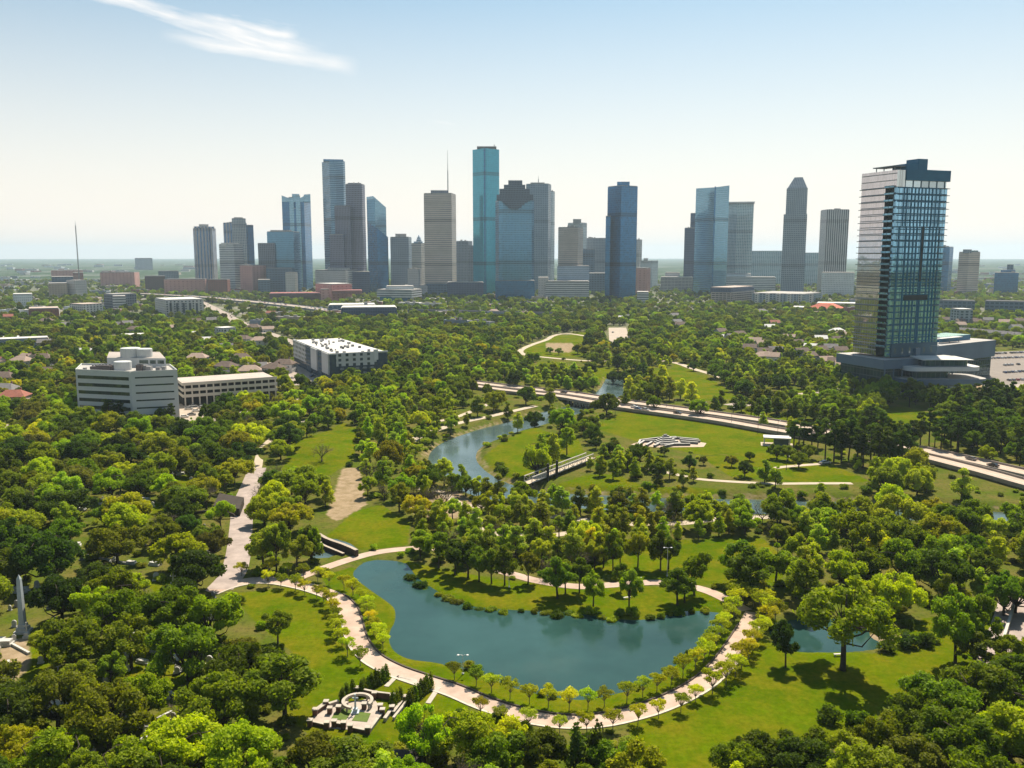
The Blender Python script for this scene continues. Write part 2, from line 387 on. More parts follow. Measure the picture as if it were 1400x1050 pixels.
way('cemetery_drive', [(352,640),(342,665),(332,690),(330,715),(328,740),(325,762),(318,785),(300,806)], 7.0, DRIVEM, 'wide pinkish drive on the left running down to the promenade', 'road', z=.056)
way('mound_path', [(352,640),(360,612),(385,592),(420,575),(452,570)], 3.5, TRAILM, 'pale path bending behind the grassy mound', 'path', z=.075)
way('bayou_trail', [(562,604),(575,596),(600,587),(625,579),(662,571),(697,563),(732,555)], 4.5, TRAILM, 'pale trail above the far bank of the bayou', 'path', z=.066)
way('upper_trail', [(600,576),(625,570),(655,558),(680,546),(688,533)], 3.5, TRAILM, 'narrow trail below the road bridge', 'path', z=.072)
way('oval_path', [(804,460),(775,456),(757,459),(746,465),(728,471),(712,479),(718,485),(750,489),(800,493),(850,493),(900,493),(927,497),(950,505),(978,513),(1005,523),(1050,538),(1100,548),(1140,552)], 5.5, TRAILM, 'pale loop path round the far oval lawn', 'path', n=6)
way('lower_trail', [(600,690),(640,692),(678,694),(730,702),(781,709),(850,716),(907,716),(936,715),(980,710),(1050,707),(1130,707),(1200,709)], 4.0, TRAILM, 'pale trail on the near side of the bayou', 'path', z=.068)
way('middle_trail', [(560,668),(600,672),(640,700),(667,727),(720,732),(764,731),(800,722)], 3.5, TRAILM, 'narrow pale trail among the thin trees beyond the pond', 'path', z=.078)
way('park_trail', [(885,640),(930,650),(964,656),(1050,661),(1110,661),(1165,661)], 3.0, TRAILM, 'pale trail between the bayou and the south lawn', 'path', z=.07)
way('lawn_trail', [(1060,640),(1075,638),(1125,634)], 3.0, TRAILM, 'short pale trail on the south lawn', 'path')
way('edge_road', [(1395,800),(1388,835),(1374,880),(1350,930)], 8, DRIVEM, 'shaded drive at the right edge behind a white wall', 'road')
way('left_street', [(-60,588),(40,580),(100,577),(160,580)], 9, ROADM, 'pale street beside the white office building', 'road', z=.055)
way('office_street', [(165,582),(240,580),(300,572),(420,545)], 9, ROADM, 'pale street in front of the parking garage', 'road', z=.06)
way('parkway', [(1000,555),(1100,540),(1180,530),(1290,545),(1360,535),(1440,520)], 12, ROADM, 'street passing the foot of the glass tower', 'road', z=.053)
way('motorway', [(262,408),(275,414),(300,427),(325,441),(352,452),(385,465),(425,480)], 18, ROADM, 'pale freeway running toward the skyline on the left', 'road', z=.5)
for px, z in (([(262,409),(276,416),(301,430),(325,445),(352,456),(386,470)], .9),):
    pts = smooth_line(PX(px, z), 4); o, a, b = strip('freeway_divider', pts, .8, 1.4, M('divider', (.18, .15, .13)), label='dark divider along the freeway', cat='barrier', kind='structure')
LOT = [(833,447),(856,447),(853,470),(835,468)]
flat_poly('car_park', PX([(832,448),(856,448),(860,460),(850,472),(833,470)]), .06, M('lot_paving', (.40, .33, .26), (.34, .27, .21), .1), label='pale parking lot between the far trees', cat='parking lot', kind='structure')
flat_poly('tower_car_park', PX([(1335,482),(1440,478),(1440,530),(1372,536),(1345,530)]), .05, M('tower_lot', (.22, .18, .15), (.17, .14, .12), .1), label='pale parking lot right of the glass tower', cat='parking lot', kind='structure')
flat_poly('office_car_park', PX([(236,552),(300,552),(285,580),(240,578)]), .045, M('lot_paving', (.6, .5, .4)), label='pale parking lot beside the garage', cat='parking lot', kind='structure')
flat_poly('bus_yard', PX([(300,498),(350,505),(345,530),(440,525),(430,500),(380,495)]), .05, ROADM, label='paved yard left of the apartment block', cat='yard', kind='structure')
# --- road bridge with its two carriageways, 1.6 m above the park
ZD = 1.6
UP_PX = [(640,522),(690,528),(772,537),(820,544),(875,552),(950,562),(1050,576),(1100,585),(1150,595),(1190,602),(1270,617),(1325,629),(1400,646),(1480,664)]
LO_PX = [(640,526),(690,533),(762,541),(815,550),(865,558),(925,566),(987,575),(1050,586),(1100,594),(1155,603),(1200,611),(1255,622),(1300,633),(1350,646),(1400,660),(1480,682)]
def carriage(px, width, label):
    pts = smooth_line(PX(px, ZD), 6); CENTRES.append((pts[::2]+[pts[-1]], width/2+2.5))
    e = empty('road_bridge', (0, 0, 0), label, 'bridge', 'carriageways of the park road'); del e['group']
    p = np.array(pts); t = np.gradient(p, axis=0); t /= np.linalg.norm(t, axis=1)[:, None]; nn = np.stack([-t[:, 1], t[:, 0]], 1)
    def run(w0, w1, z0, z1, m, name):
        mb = MB()
        for i in range(len(p)-1):
            q = [p[i]+nn[i]*w0, p[i]+nn[i]*w1, p[i+1]+nn[i+1]*w1, p[i+1]+nn[i+1]*w0]
            q = q[::-1] if w1 > w0 else q
            mb.prism(q, z0, z1, m, bottom=True)
        return mb.obj(name, e)
    h = width/2
    run(-h, h, ZD-.9, ZD, M('deck', (.50, .385, .30), (.40, .31, .24), .15, .9), 'deck')
    run(h, h+.35, ZD-1.0, ZD+.8, M('parapet', (.36, .30, .25), (.26, .22, .19), .2), 'parapet'); run(-h-.35, -h, ZD-1.0, ZD+.5, M('parapet', (.3, .3, .3)), 'parapet')
    mb = MB()
    for i in range(len(p)-1): mb.face([(*v, ZD+.01) for v in (p[i]-nn[i]*.08, p[i+1]-nn[i+1]*.08, p[i+1]+nn[i+1]*.08, p[i]+nn[i]*.08)], WHITE)
    mb.obj('lane_marking', e)
    for i in range(len(p)):
        if bayou_d(p[i:i+1, 0], p[i:i+1, 1])[0] < 26:
            mb = MB(); c = p[i]
            for s in (-h*.7, 0, h*.7):
                q = c+nn[i]*s; mb.tube([(*q, -3.3), (*q, ZD-.9)], .5, M('pier', (.35, .32, .28)), 8)
            mb.obj('pier', e)
    # earth bank / retaining face off the bridge spans
    mb = MB()
    for i in range(len(p)-1):
        if bayou_d(p[i:i+1, 0], p[i:i+1, 1])[0] > 20:
            q = [p[i]-nn[i]*(h-.3), p[i+1]-nn[i+1]*(h-.3), p[i+1]+nn[i+1]*(h-.3), p[i]+nn[i]*(h-.3)]; mb.prism(q, -1, ZD-.92, M('retaining', (.2, .17, .13), (.1, .09, .06), .2))
        elif mb.f: mb.obj('embankment', e); mb = MB()
    if mb.f: mb.obj('embankment', e)
    return p, nn
upP, upN = carriage(UP_PX, 9.0, 'far carriageway of the park road bridge with a dark parapet')
loP, loN = carriage(LO_PX, 8.4, 'near pale carriageway of the park road bridge beside the event lawn')
# ================================================================== TREES
BARK = M('bark', (.075, .055, .04), (.045, .035, .028), 2.0, .95); BARKP = M('pale_bark', (.22, .19, .16), (.13, .11, .09), 2.0, .95)
TONES = {'dark green': ((0.070, 0.119, 0.005), (0.134, 0.184, 0.008)), 'mid green': ((0.134, 0.211, 0.005), (0.234, 0.296, 0.009)),
         'bright green': ((0.186, 0.262, 0.005), (0.305, 0.365, 0.008)), 'olive green': ((0.150, 0.186, 0.010), (0.226, 0.252, 0.016)),
         'yellow-green': ((0.275, 0.303, 0.008), (0.425, 0.406, 0.014)), 'brownish': ((0.118, 0.128, 0.020), (0.175, 0.172, 0.030)),
         'blackish green': ((0.037, 0.071, 0.008), (0.070, 0.112, 0.011)), 'soft green': ((0.192, 0.267, 0.018), (0.300, 0.354, 0.029)),
         'golden green': ((0.245, 0.290, 0.009), (0.350, 0.375, 0.014))}
def LM(t): return leafmat('leaves_'+t.replace(' ', '_').replace('-', '_'), *TONES[t])
def leaves_mesh(name, cents, rads, n, leaf, mat, rng, squash=.8, up=.35, hollow=.62):
    cents = np.array(cents, float); rads = np.array(rads, float); w = rads**2; w /= w.sum()
    ci = rng.choice(len(cents), n, p=w)
    d = rng.normal(size=(n, 3)); d[:, 2] += up; d /= np.linalg.norm(d, axis=1)[:, None]
    rr = rads[ci]*(hollow+(1-hollow)*rng.random(n)**.6)*(1+.18*rng.normal(size=n))
    pos = cents[ci]+d*rr[:, None]*np.array((1, 1, squash))
    nr = d+.75*rng.normal(size=(n, 3)); nr /= np.linalg.norm(nr, axis=1)[:, None]
    ref = rng.normal(size=(n, 3)); e = np.cross(nr, ref); e /= np.linalg.norm(e, axis=1)[:, None]; g = np.cross(nr, e)
    s = leaf*(.55+.8*rng.random(n)); s2 = s*(.45+.4*rng.random(n)); k = .25*(rng.random(n)-.5)
    v = np.stack([pos-e*s[:, None], pos-g*s2[:, None]+e*(k*s)[:, None], pos+e*s[:, None], pos+g*s2[:, None]-e*(k*s)[:, None]+nr*(s*.25)[:, None]], 1)/1.0
    me = bpy.data.meshes.new(name); me.vertices.add(4*n); me.vertices.foreach_set('co', v.astype(np.float32).ravel())
    me.loops.add(4*n); me.loops.foreach_set('vertex_index', np.arange(4*n, dtype=np.int32))
    me.polygons.add(n); me.polygons.foreach_set('loop_start', np.arange(0, 4*n, 4, dtype=np.int32)); me.update(calc_edges=True)
    me.materials.append(mat); return me
def bend(a, b, rng, sag=.12, k=4):
    a = np.array(a, float); b = np.array(b, float); L = np.linalg.norm(b-a); o = rng.normal(size=3)*L*sag
    return [tuple(a+(b-a)*t+o*math.sin(PI*t)) for t in np.linspace(0, 1, k)]
def make_tree(style, tone, seed):
    """returns (trunk mesh, crown mesh or None); unit scale in metres, crown radius R, height given by style"""
    rng = np.random.default_rng(seed); mb = MB(); c, r = [], []
    if style == 'oak':
        R, Ht, th = 7.0, 10.5, 2.4; nc = 46; lob = rng.random(6)*6.28; la = .72+.42*rng.random(6)
        for i in range(nc):
            a = rng.random()*2*PI; q = math.sqrt(rng.random()); el = rng.random()
            k_ = int(np.argmin(np.abs((a-lob+PI) % (2*PI)-PI))); rad = R*.86*q*la[k_]; zz = th+1.5+(Ht-th-2.6)*(math.sqrt(max(0, 1-q*q))*(.30+.70*el)*(.72+.4*la[(k_+2) % 6]))
            c.append((rad*math.cos(a), rad*math.sin(a), zz)); r.append(R*(.09+.17*rng.random()**1.3))
        n, leaf, sq = 17000, .27, .86; tr = .42
        mb.tube([(0, 0, -.3), (0, 0, .6), (.1, .1, th)], [tr*1.35, tr, tr*.8], BARK, 8)
        for i in range(0, nc, 2): mb.tube(bend((.1, .1, th-.3), c[i], rng), [tr*.55, tr*.38, tr*.22, .05], BARK, 5)
        for i in range(7): mb.tube(bend(c[rng.integers(nc)], c[rng.integers(nc)], rng, .2), [.09, .1, .08, .04], BARK, 4)
    elif style == 'loose':                              # open crown, limbs showing
        R, Ht, th = 5.2, 14.0, 4.2; nc = 30
        for i in range(nc):
            a = rng.random()*2*PI; q = math.sqrt(rng.random()); el = rng.random()
            rad = R*.85*q; zz = th+1.5+(Ht-th-2.5)*el*(1-.45*q)
            c.append((rad*math.cos(a)*1.1, rad*math.sin(a)*.95, zz)); r.append(R*(.12+.17*rng.random()))
        n, leaf, sq = 10000, .27, .85; tr = .33
        mb.tube([(0, 0, -.3), (0, 0, 1), (.15, 0, th), (.1, .2, Ht*.75)], [tr*1.3, tr, tr*.8, .08], BARK, 8)
        for i in range(nc): mb.tube(bend((.12, .05, th*.8+rng.random()*(Ht-th)*.35), c[i], rng), [tr*.4, tr*.3, tr*.18, .04], BARK, 4)
    elif style == 'slim':                               # young riverside tree
        R, Ht, th = 2.9, 12.0, 1.6; nc = 20
        for i in range(nc):
            t = rng.random(); a = rng.random()*2*PI; w = R*(1-.75*t)*(.5+.5*math.sqrt(rng.random()))*(.55+1.6*min(t, .28))
            c.append((w*.85*math.cos(a), w*.85*math.sin(a), th+1+(Ht-th-1.8)*t)); r.append(1.25*(1-.45*t)*(.7+.5*rng.random()))
        n, leaf, sq = 5200, .23, 1.0; tr = .18
        mb.tube([(0, 0, -.3), (0, 0, 2), (.1, .1, Ht*.9)], [tr*1.3, tr, .04], BARK, 6)
        for i in range(nc): mb.tube(bend((0, 0, max(th, c[i][2]-2.2)), c[i], rng, .08, 3), [.08, .06, .03], BARK, 4)
    elif style == 'pine':
        R, Ht, th = 3.2, 15.0, 6.0; nc = 20
        for i in range(nc):
            t = rng.random(); a = rng.random()*2*PI; w = R*(.35+.65*math.sin(PI*min(1, .25+.75*t)))*(.35+.65*rng.random())
            c.append((w*math.cos(a), w*math.sin(a), th+(Ht-th-.8)*t)); r.append(1.5*(.6+.5*rng.random())*(1-.35*t))
        n, leaf, sq = 6500, .23, .62; tr = .26
        mb.tube([(0, 0, -.3), (0, 0, th), (.1, 0, Ht-.5)], [tr*1.2, tr, .06], BARK, 7)
        for i in range(nc): mb.tube(bend((0, 0, c[i][2]-.6), c[i], rng, .06, 3), [.09, .07, .04], BARK, 4)
    elif style == 'cypress':
        R, Ht = .62, 3.6
        for i in range(14):
            t = i/13; a = rng.random()*2*PI
            c.append((.12*math.cos(a), .12*math.sin(a), .35+(Ht-.8)*t)); r.append(R*(1-.72*t**1.4)*(.9+.2*rng.random()))
        n, leaf, sq = 1100, .12, 1.2
        mb.tube([(0, 0, -.2), (0, 0, 1.2)], [.07, .05], BARK, 6)
    elif style == 'vase':                               # little ornamental tree of the promenade
        R, Ht, th = 1.9, 3.7, 1.35; nc = 13
        for i in range(nc):
            a = 2.4*i+rng.random(); q = math.sqrt((i+.6)/nc)
            c.append((R*.78*q*math.cos(a), R*.78*q*math.sin(a), 2.55+.75*rng.random()+.5*(1-q))); r.append(.42+.30*rng.random())
        n, leaf, sq = 1500, .135, .62; tr = .075
        mb.tube([(0, 0, -.2), (0, 0, .7), (.03, 0, th)], [tr*1.25, tr, tr*.9], BARKP, 6)
        for i in range(nc): mb.tube(bend((.02, 0, th-.1), c[i], rng, .05, 3), [.05, .035, .015], BARKP, 4)
    elif style == 'shrub':
        for i in range(11):
            a = rng.random()*2*PI; q = math.sqrt(rng.random()); c.append((1.1*q*math.cos(a), 1.1*q*math.sin(a), .55+.9*rng.random()*(1-.5*q))); r.append(.45+.35*rng.random())
        n, leaf, sq = 1500, .17, .85
        for i in range(5): mb.tube(bend((0, 0, -.1), c[i], rng, .08, 3), [.06, .05, .02], BARK, 4)
    elif style == 'bare':
        R, Ht, th = 5.0, 11.0, 2.6; tr = .34; tw = []
        mb.tube([(0, 0, -.3), (0, 0, 1), (.1, .1, th)], [tr*1.3, tr, tr*.85], BARK, 8)
        def grow_b(p, d, L, rad, dep):
            q = p+d*L; mid = p+d*L*.5+rng.normal(size=3)*L*.05
            mb.tube([tuple(p), tuple(mid), tuple(q)], [rad, rad*.8, rad*.6], BARK if dep > 1 else MATS['twig'], 5 if dep > 2 else 3, False)
            if dep == 0: return
            for k in range(3 if dep > 1 else 4):
                e = d+rng.normal(size=3)*.48; e[2] += .12; e /= np.linalg.norm(e); grow_b(q if k else mid, e, L*(.62+.2*rng.random()), rad*.58, dep-1)
        M('twig', (.16, .125, .10), (.11, .085, .07), 2, .95)
        for k in range(6):
            a = k*PI/3+rng.random(); e = np.array((math.cos(a)*.75, math.sin(a)*.75, .8)); e /= np.linalg.norm(e)
            grow_b(np.array((.1, .1, th-.2)), e, 2.7, tr*.5, 4)
        return mb.mesh('trunk'), leaves_mesh('crown', rng.normal(size=(14, 3))*np.array((2.2, 2.2, 1.5))+np.array((0, 0, 7.5)), [1.3]*14, 320, .16, LM('brownish'), rng)
    return mb.mesh('trunk'), leaves_mesh('crown', c, r, n, leaf, LM(tone), rng, sq)
STY = {'oak': 'oak_tree', 'loose': 'broadleaf_tree', 'slim': 'slender_tree', 'pine': 'pine_tree', 'cypress': 'cypress_tree', 'vase': 'ornamental_tree', 'shrub': 'shrub', 'bare': 'bare_tree'}
KINDW = {'oak': 'round-crowned tree', 'loose': 'open-crowned tree', 'slim': 'slender young tree', 'pine': 'tall pine', 'cypress': 'clipped cypress', 'vase': 'little flat-topped tree', 'shrub': 'rounded shrub', 'bare': 'leafless tree'}
PROTO = {}
def proto(style, tone, v=0):
    k = (style, tone, v)
    if k not in PROTO: PROTO[k] = make_tree(style, tone, sum(map(ord, style+tone))*7+v*131)
    return PROTO[k]
TREES = []            # dicts: style tone v x y scale(h, w) rz hand
def tree(style, tone, px, py, hm=1.0, wm=None, v=None, world=None, grp=None, lab=None):
    x, y = world if world else W(px, py); v = rnd.randrange(3) if v is None else v
    TREES.append(dict(s=style, t=tone, v=v, x=x, y=y, h=hm, w=wm if wm else hm, rz=rnd.random()*6.28, hand=True, grp=grp, lab=lab))
# ---- hand placed, traced from the photograph (foot of each trunk)
tree('loose', 'mid green', 1152, 916, 1.55, 1.75, 0); tree('loose', 'blackish green', 1074, 912, .82, .62, 1)
tree('loose', 'mid green', 1306, 906, 1.30, 1.05, 0); tree('loose', 'mid green', 1331, 897, 1.12, .80, 1)
tree('oak', 'bright green', 1222, 842, 1.1, .95); tree('loose', 'dark green', 1098, 838, .95, .85); tree('oak', 'dark green', 1185, 800, 1.05, 1.0); tree('loose', 'bright green', 1165, 772, 1.3, 1.25)
tree('oak', 'mid green', 1250, 775, 1.1, .95); tree('oak', 'mid green', 1275, 780, 1.0, .9); tree('oak', 'dark green', 1372, 842, 1.05, .75); tree('oak', 'dark green', 1388, 838, .9, .7)
tree('loose', 'dark green', 1025, 815, .95, 1.1); tree('loose', 'dark green', 1010, 800, .9, .95); tree('loose', 'mid green', 1060, 800, .9, .9); tree('loose', 'soft green', 1088, 818, .8, .7)
tree('bare', 'brownish', 605, 703, 1.15, 1.1, 0); tree('bare', 'brownish', 585, 690, .7, .6, 1); tree('bare', 'brownish', 440, 632, .8, .9, 0); tree('bare', 'brownish', 375, 612, .7, .8, 1)
tree('bare', 'brownish', 165, 672, .8, .8, 1); tree('bare', 'brownish', 225, 735, .8, 1.0, 0); tree('bare', 'brownish', 505, 660, .8, .7, 0); tree('bare', 'brownish', 255, 990, .5, .8, 1)
for x, y, h, w, t in ((655,795,.75,.7,'dark green'),(672,798,.7,.6,'dark green'),(690,800,.8,.65,'dark green'),(722,798,.7,.6,'olive green'),(762,818,.8,.85,'dark green'),(773,812,.75,.6,'dark green'),(792,811,.75,.6,'mid green'),
        (811,829,.72,.62,'mid green'),(849,808,.6,.45,'mid green'),(860,833,.78,.65,'soft green'),(926,827,.70,.75,'dark green'),(936,824,.6,.6,'dark green'),(949,813,.95,.75,'bright green'),
        (640,790,.8,.8,'dark green'),(622,786,.8,.8,'dark green'),(600,776,.8,.75,'mid green'),(575,765,.7,.7,'mid green'),(825,776,.8,.55,'olive green'),(838,781,.85,.6,'dark green'),(848,777,.85,.55,'olive green'),(872,775,.85,.6,'olive green'),(903,780,.85,.7,'dark green'),(914,778,.75,.6,'dark green'),(813,778,.7,.55,'soft green')):
    tree('loose', t, x, y, h, w)
tree('oak', 'golden green', 805, 758, .95, .75); tree('loose', 'soft green', 360, 778, .9, 1.0); tree('loose', 'soft green', 378, 782, 1.1, .7); tree('oak', 'mid green', 425, 770, 1.0, .6); tree('slim', 'dark green', 427, 768, .9, 1.3)
tree('oak', 'bright green', 733, 652, 1.35, .95); tree('slim', 'bright green', 755, 640, 1.3, 1.5); tree('slim', 'bright green', 775, 622, 1.2, 1.5); tree('slim', 'bright green', 742, 636, 1.1, 1.6)
for x, y, h, w, t in ((815,612,.7,.7,'blackish green'),(832,622,.75,.85,'blackish green'),(808,600,.6,.6,'dark green'),(842,612,.5,.5,'olive green'),(874,614,.5,.5,'brownish'),(908,616,.5,.5,'dark green'),(942,636,.75,.65,'blackish green'),(962,634,.5,.4,'brownish'),
        (1000,636,.6,.6,'brownish'),(1018,650,.75,.8,'blackish green'),(870,622,.6,.6,'dark green'),(1025,628,.5,.5,'dark green')): tree('oak', t, x, y+(7 if 860 < x < 950 else 2), h*.8, w*.72)
for x, y in ((845,640),(858,642),(820,650),(838,655),(888,645),(902,650),(915,655),(1045,660),(1060,668)): tree('slim', 'bright green', x, y, .75, 1.1)
for x, y in ((150,579),(164,580),(148,577)): tree('pine', 'blackish green', x, y, .82, 1.1)
tree('oak', 'dark green', 222, 577, .75, .65); tree('pine', 'blackish green', 235, 578, .7, .8)
for x, y in ((1085,612),(1098,614),(1110,616),(1118,612),(1092,608)): tree('pine', 'blackish green', x, y, .85, 1.0)
for x, y in ((1128,628),(1140,630),(1150,632),(1160,628),(1172,634),(1180,640),(1190,636),(1200,642),(1210,640),(1222,642),(1232,640),(1215,630),(1240,632),(1195,626),(1178,624),(1230,622),(1245,618),(1258,612),(1205,618),(1270,608),(1290,606),(1300,612),(1318,606),(1336,610),(1350,602)): tree('pine', 'blackish green', x, y, .95+.3*rnd.random(), 1.1)
for x, y in ((1077,630),(1092,640),(1105,628),(1062,628)): tree('oak', 'dark green', x, y, .65, .6)
for i in range(16): tree('slim', 'dark green', 975+i*12.5+rnd.uniform(-3, 3), 560+i*1.6+rnd.uniform(-4, 4), .72+.2*rnd.random(), 1.25)
for x, y in ((900,545),(915,548),(885,540),(930,546),(860,535),(872,538),(945,552),(890,530),(905,528)): tree('slim', 'yellow-green', x, y, .95+.3*rnd.random(), 1.6)
tree('oak', 'blackish green', 855, 522, 1.0, .9); tree('oak', 'blackish green', 838, 520, .9, .8); tree('oak', 'dark green', 752, 484, .6, .6); tree('oak', 'dark green', 764, 485, .6, .55)
for x, y in ((800,487),(815,490),(830,488),(845,490),(790,484),(865,490)): tree('oak', 'brownish', x, y, 1.0, .95)
tree('oak', 'dark green', 888, 492, .8, .75)
# foreground masses along the lower edge
for x, y, s, t, h, w in ((70,800,'oak','blackish green',1.35,1.25),(20,800,'oak','dark green',1.0,1.1),(85,850,'oak','blackish green',1.1,1.0),(160,842,'oak','mid green',1.1,1.05),(130,858,'loose','bright green',.85,.8),(180,915,'loose','mid green',.95,1.1),
        (95,920,'oak','mid green',1.05,1.15),(62,900,'loose','olive green',.5,.6),(240,880,'oak','mid green',1.2,1.15),(290,880,'oak','mid green',1.1,1.0),(258,930,'oak','dark green',1.2,1.1),(330,960,'oak','dark green',1.15,1.05),(300,1000,'oak','dark green',1.1,1.1),(390,985,'loose','dark green',1.0,1.35),
        (150,1025,'oak','olive green',1.2,1.1),(80,1000,'oak','olive green',1.05,1.05),(25,1010,'oak','blackish green',1.0,1.0),(245,1060,'oak','bright green',.95,1.1),(330,1070,'oak','bright green',1.0,1.1),(430,1080,'oak','olive green',.85,.95),(190,1090,'oak','mid green',.9,1.0),(478,1085,'loose','dark green',.75,1.1),
        (380,880,'loose','dark green',.62,.62),(500,1095,'oak','olive green',.8,.9),(580,1042,'oak','bright green',.95,.75),(640,1050,'oak','mid green',.95,.85),(700,1055,'oak','golden green',.85,.75),(745,1062,'loose','dark green',.7,.8),(790,1066,'cypress','blackish green',3.0,3.0),(815,1068,'cypress','blackish green',3.2,3.2),(850,1085,'oak','dark green',.85,.8),
        (680,1080,'oak','mid green',.9,.9),(1050,1060,'oak','dark green',.75,.85),(1095,1075,'oak','blackish green',.8,.85),(1010,1080,'oak','dark green',.8,.7),(1160,1060,'loose','olive green',.6,.7),(1245,1010,'oak','dark green',.85,.8),(1290,1000,'oak','dark green',1.0,1.05),(1340,980,'oak','mid green',1.0,1.0),
        (1390,960,'oak','dark green',.95,.95),(1310,1060,'oak','mid green',1.0,1.1),(1380,1050,'oak','mid green',1.05,1.1),(1245,1080,'loose','olive green',.7,.9),(1330,920,'loose','dark green',.7,.8),(1375,915,'oak','dark green',.75,.65),(1200,1090,'oak','olive green',.8,.9)): tree(s, t, x, y, h, w)
for x, y, d, t in ((1136,986,1.55,'dark green'),(1177,990,1.6,'dark green'),(1118,1020,1.7,'dark green'),(1268,882,1.5,'dark green'),(1240,884,1.6,'blackish green'),(1215,890,1.5,'blackish green'),(1280,878,1.0,'golden green'),(1142,905,.0,'x'),
        (806,838,1.1,'mid green'),(866,840,1.2,'mid green'),(848,842,1.0,'dark green'),(985,846,1.2,'dark green'),(930,838,1.1,'dark green'),(612,907,.45,'dark green'),(640,916,1.0,'olive green'),(652,919,1.0,'dark green'),(672,929,.8,'dark green'),(690,934,.6,'olive green'),(740,952,.6,'dark green'),(756,954,.55,'dark green'),(872,942,.6,'dark green'),(900,930,.6,'dark green'),
        (560,790,1.2,'dark green'),(575,800,1.3,'blackish green'),(640,829,1.0,'dark green'),(690,836,1.0,'mid green'),(760,840,1.3,'dark green'),(1052,858,1.4,'bright green'),(1045,848,1.3,'soft green'),(1155,845,1.2,'blackish green'),(1110,842,1.2,'blackish green')):
    if d: tree('shrub', t, x, y, d)
for x, y in ((600,815),(614,820),(625,825),(655,833),(670,834),(712,837),(730,838),(744,838),(778,840),(790,841),(822,846),(836,848),(890,847),(905,845),(918,841),(945,838),(962,838),(566,794),(581,803),(940,897),(926,905),(912,914),(955,888),(966,880)): tree('shrub', rnd.choice(('dark green', 'mid green', 'olive green')), x, y-2, .45+.5*rnd.random(), .6+.7*rnd.random())
# ---- the little trees that line the promenade, both sides
def along(line, s0, s1, step, off, jit=.35):
    p = np.array(line); seg = np.hypot(*(p[1:]-p[:-1]).T); cum = np.concatenate([[0], np.cumsum(seg)]); out = []; s = s0
    while s < min(s1, cum[-1]):
        x = np.interp(s, cum, p[:, 0]); y = np.interp(s, cum, p[:, 1]); x2 = np.interp(min(s+1, cum[-1]), cum, p[:, 0]); y2 = np.interp(min(s+1, cum[-1]), cum, p[:, 1])
        t = np.array((x2-x, y2-y)); t /= np.linalg.norm(t)+1e-9; out.append((x-t[1]*off+rnd.uniform(-jit, jit), y+t[0]*off+rnd.uniform(-jit, jit))); s += step*(1+rnd.uniform(-.08, .08))
    return out, cum[-1]
PROML = along(prom, 0, 1, 9, 0)[1]
for off, side in ((4.1, 'pond'), (-3.8, 'lawn')):
    pts, L = along(prom, 10 if off > 0 else 18, 9999, 4.6, off)
    for k, (x, y) in enumerate(pts):
        fr = k/len(pts); qx, qy = proj(x, y)
        if off < 0 and 690 < qx < 715: continue
        if off < 0 and 505 < qx < 640 and qy > 900 : continue
        if off > 0 and 535 < qx < 610 and qy > 870: continue
        big = 1.28 if fr > .74 else (.92 if off < 0 and fr > .45 else 1.05)
        t = rnd.choice(('golden green', 'yellow-green', 'golden green') if fr > .70 or fr < .38 else ('olive green', 'soft green', 'yellow-green'))
        tree('vase', t, 0, 0, big*rnd.uniform(.88, 1.12), None, k % 3, (x, y), ('trees along the pond side of the promenade' if side == 'pond' else 'trees along the lawn side of the promenade'), (side, k))
for x, y in ((1040,838),(1050,846),(1046,836),(1030,830),(1016,826),(1060,850),(1004,822),(1036,822)): tree('vase', 'golden green', x, y, 1.4)
# ---- clipped cypress rows beside the stone garden
for a, b, n in (((468,960),(482,948),3),((494,950),(528,930),8),((560,965),(588,942),8),((538,968),(548,960),3)):
    for i in range(n): tree('cypress', 'dark green', a[0]+(b[0]-a[0])*i/(n-1), a[1]+(b[1]-a[1])*i/(n-1), .95+.25*rnd.random(), 1.15, rnd.randrange(2), None, 'clipped cypresses beside the stone garden')
# ================================================================== BUILDINGS
FOOT = []                                               # footprints that keep trees away
def keep(foot, pad=3): FOOT.append((foot, pad))
def edge_at(C, d, t):                                   # length along d from C until x/y = t
    return (t*C[1]-C[0])/(d[0]-t*d[1])
def foot(xl, xm, xr, D, phi=None, dep=35, back=None):
    """four corners counter-clockwise from the near corner; xm the pixel column of the near vertical edge"""
    if xm is None:
        th = math.atan(tx((xl+xr)/2)); a = -th; C = (tx(xl)*D, D); d = (math.cos(a), math.sin(a)); L = edge_at(C, d, tx(xr))
        n = (-d[1], d[0]); return [C, (C[0]+d[0]*L, C[1]+d[1]*L), (C[0]+d[0]*L+n[0]*dep, C[1]+d[1]*L+n[1]*dep), (C[0]+n[0]*dep, C[1]+n[1]*dep)]
    C = (tx(xm)*D, D); a = -math.atan(tx(xm))+math.radians(phi); r = (math.cos(a), math.sin(a)); l = (-math.sin(a), math.cos(a))
    Lr = edge_at(C, r, tx(xr)); Ll = edge_at(C, l, tx(xl))
    if Lr < 0 or Lr > 160: Lr = dep
    if Ll < 0 or Ll > 160: Ll = dep
    p = lambda u, v: (C[0]+r[0]*u+l[0]*v, C[1]+r[1]*u+l[1]*v)
    return [C, p(Lr, 0), p(Lr, Ll), p(0, Ll)]
def shrink(ft, k):
    c = np.mean(np.array(ft), 0); return [tuple(c+(np.array(p)-c)*k) for p in ft]
ROOFM = M('flat_roof', (.46, .43, .40), (.33, .31, .29), .06, .9); ROOFD = M('dark_roof', (.14, .13, .13), (.09, .09, .09), .06, .9); ROOFW = M('white_roof', (.66, .64, .60), (.46, .44, .41), .05, .8)
PLANT = M('roof_plant', (.30, .29, .28), (.2, .2, .2), .1, .8); STEEL = M('steel', (.30, .31, .33), (.22, .23, .24), 1, .5, .6)
fc = facade
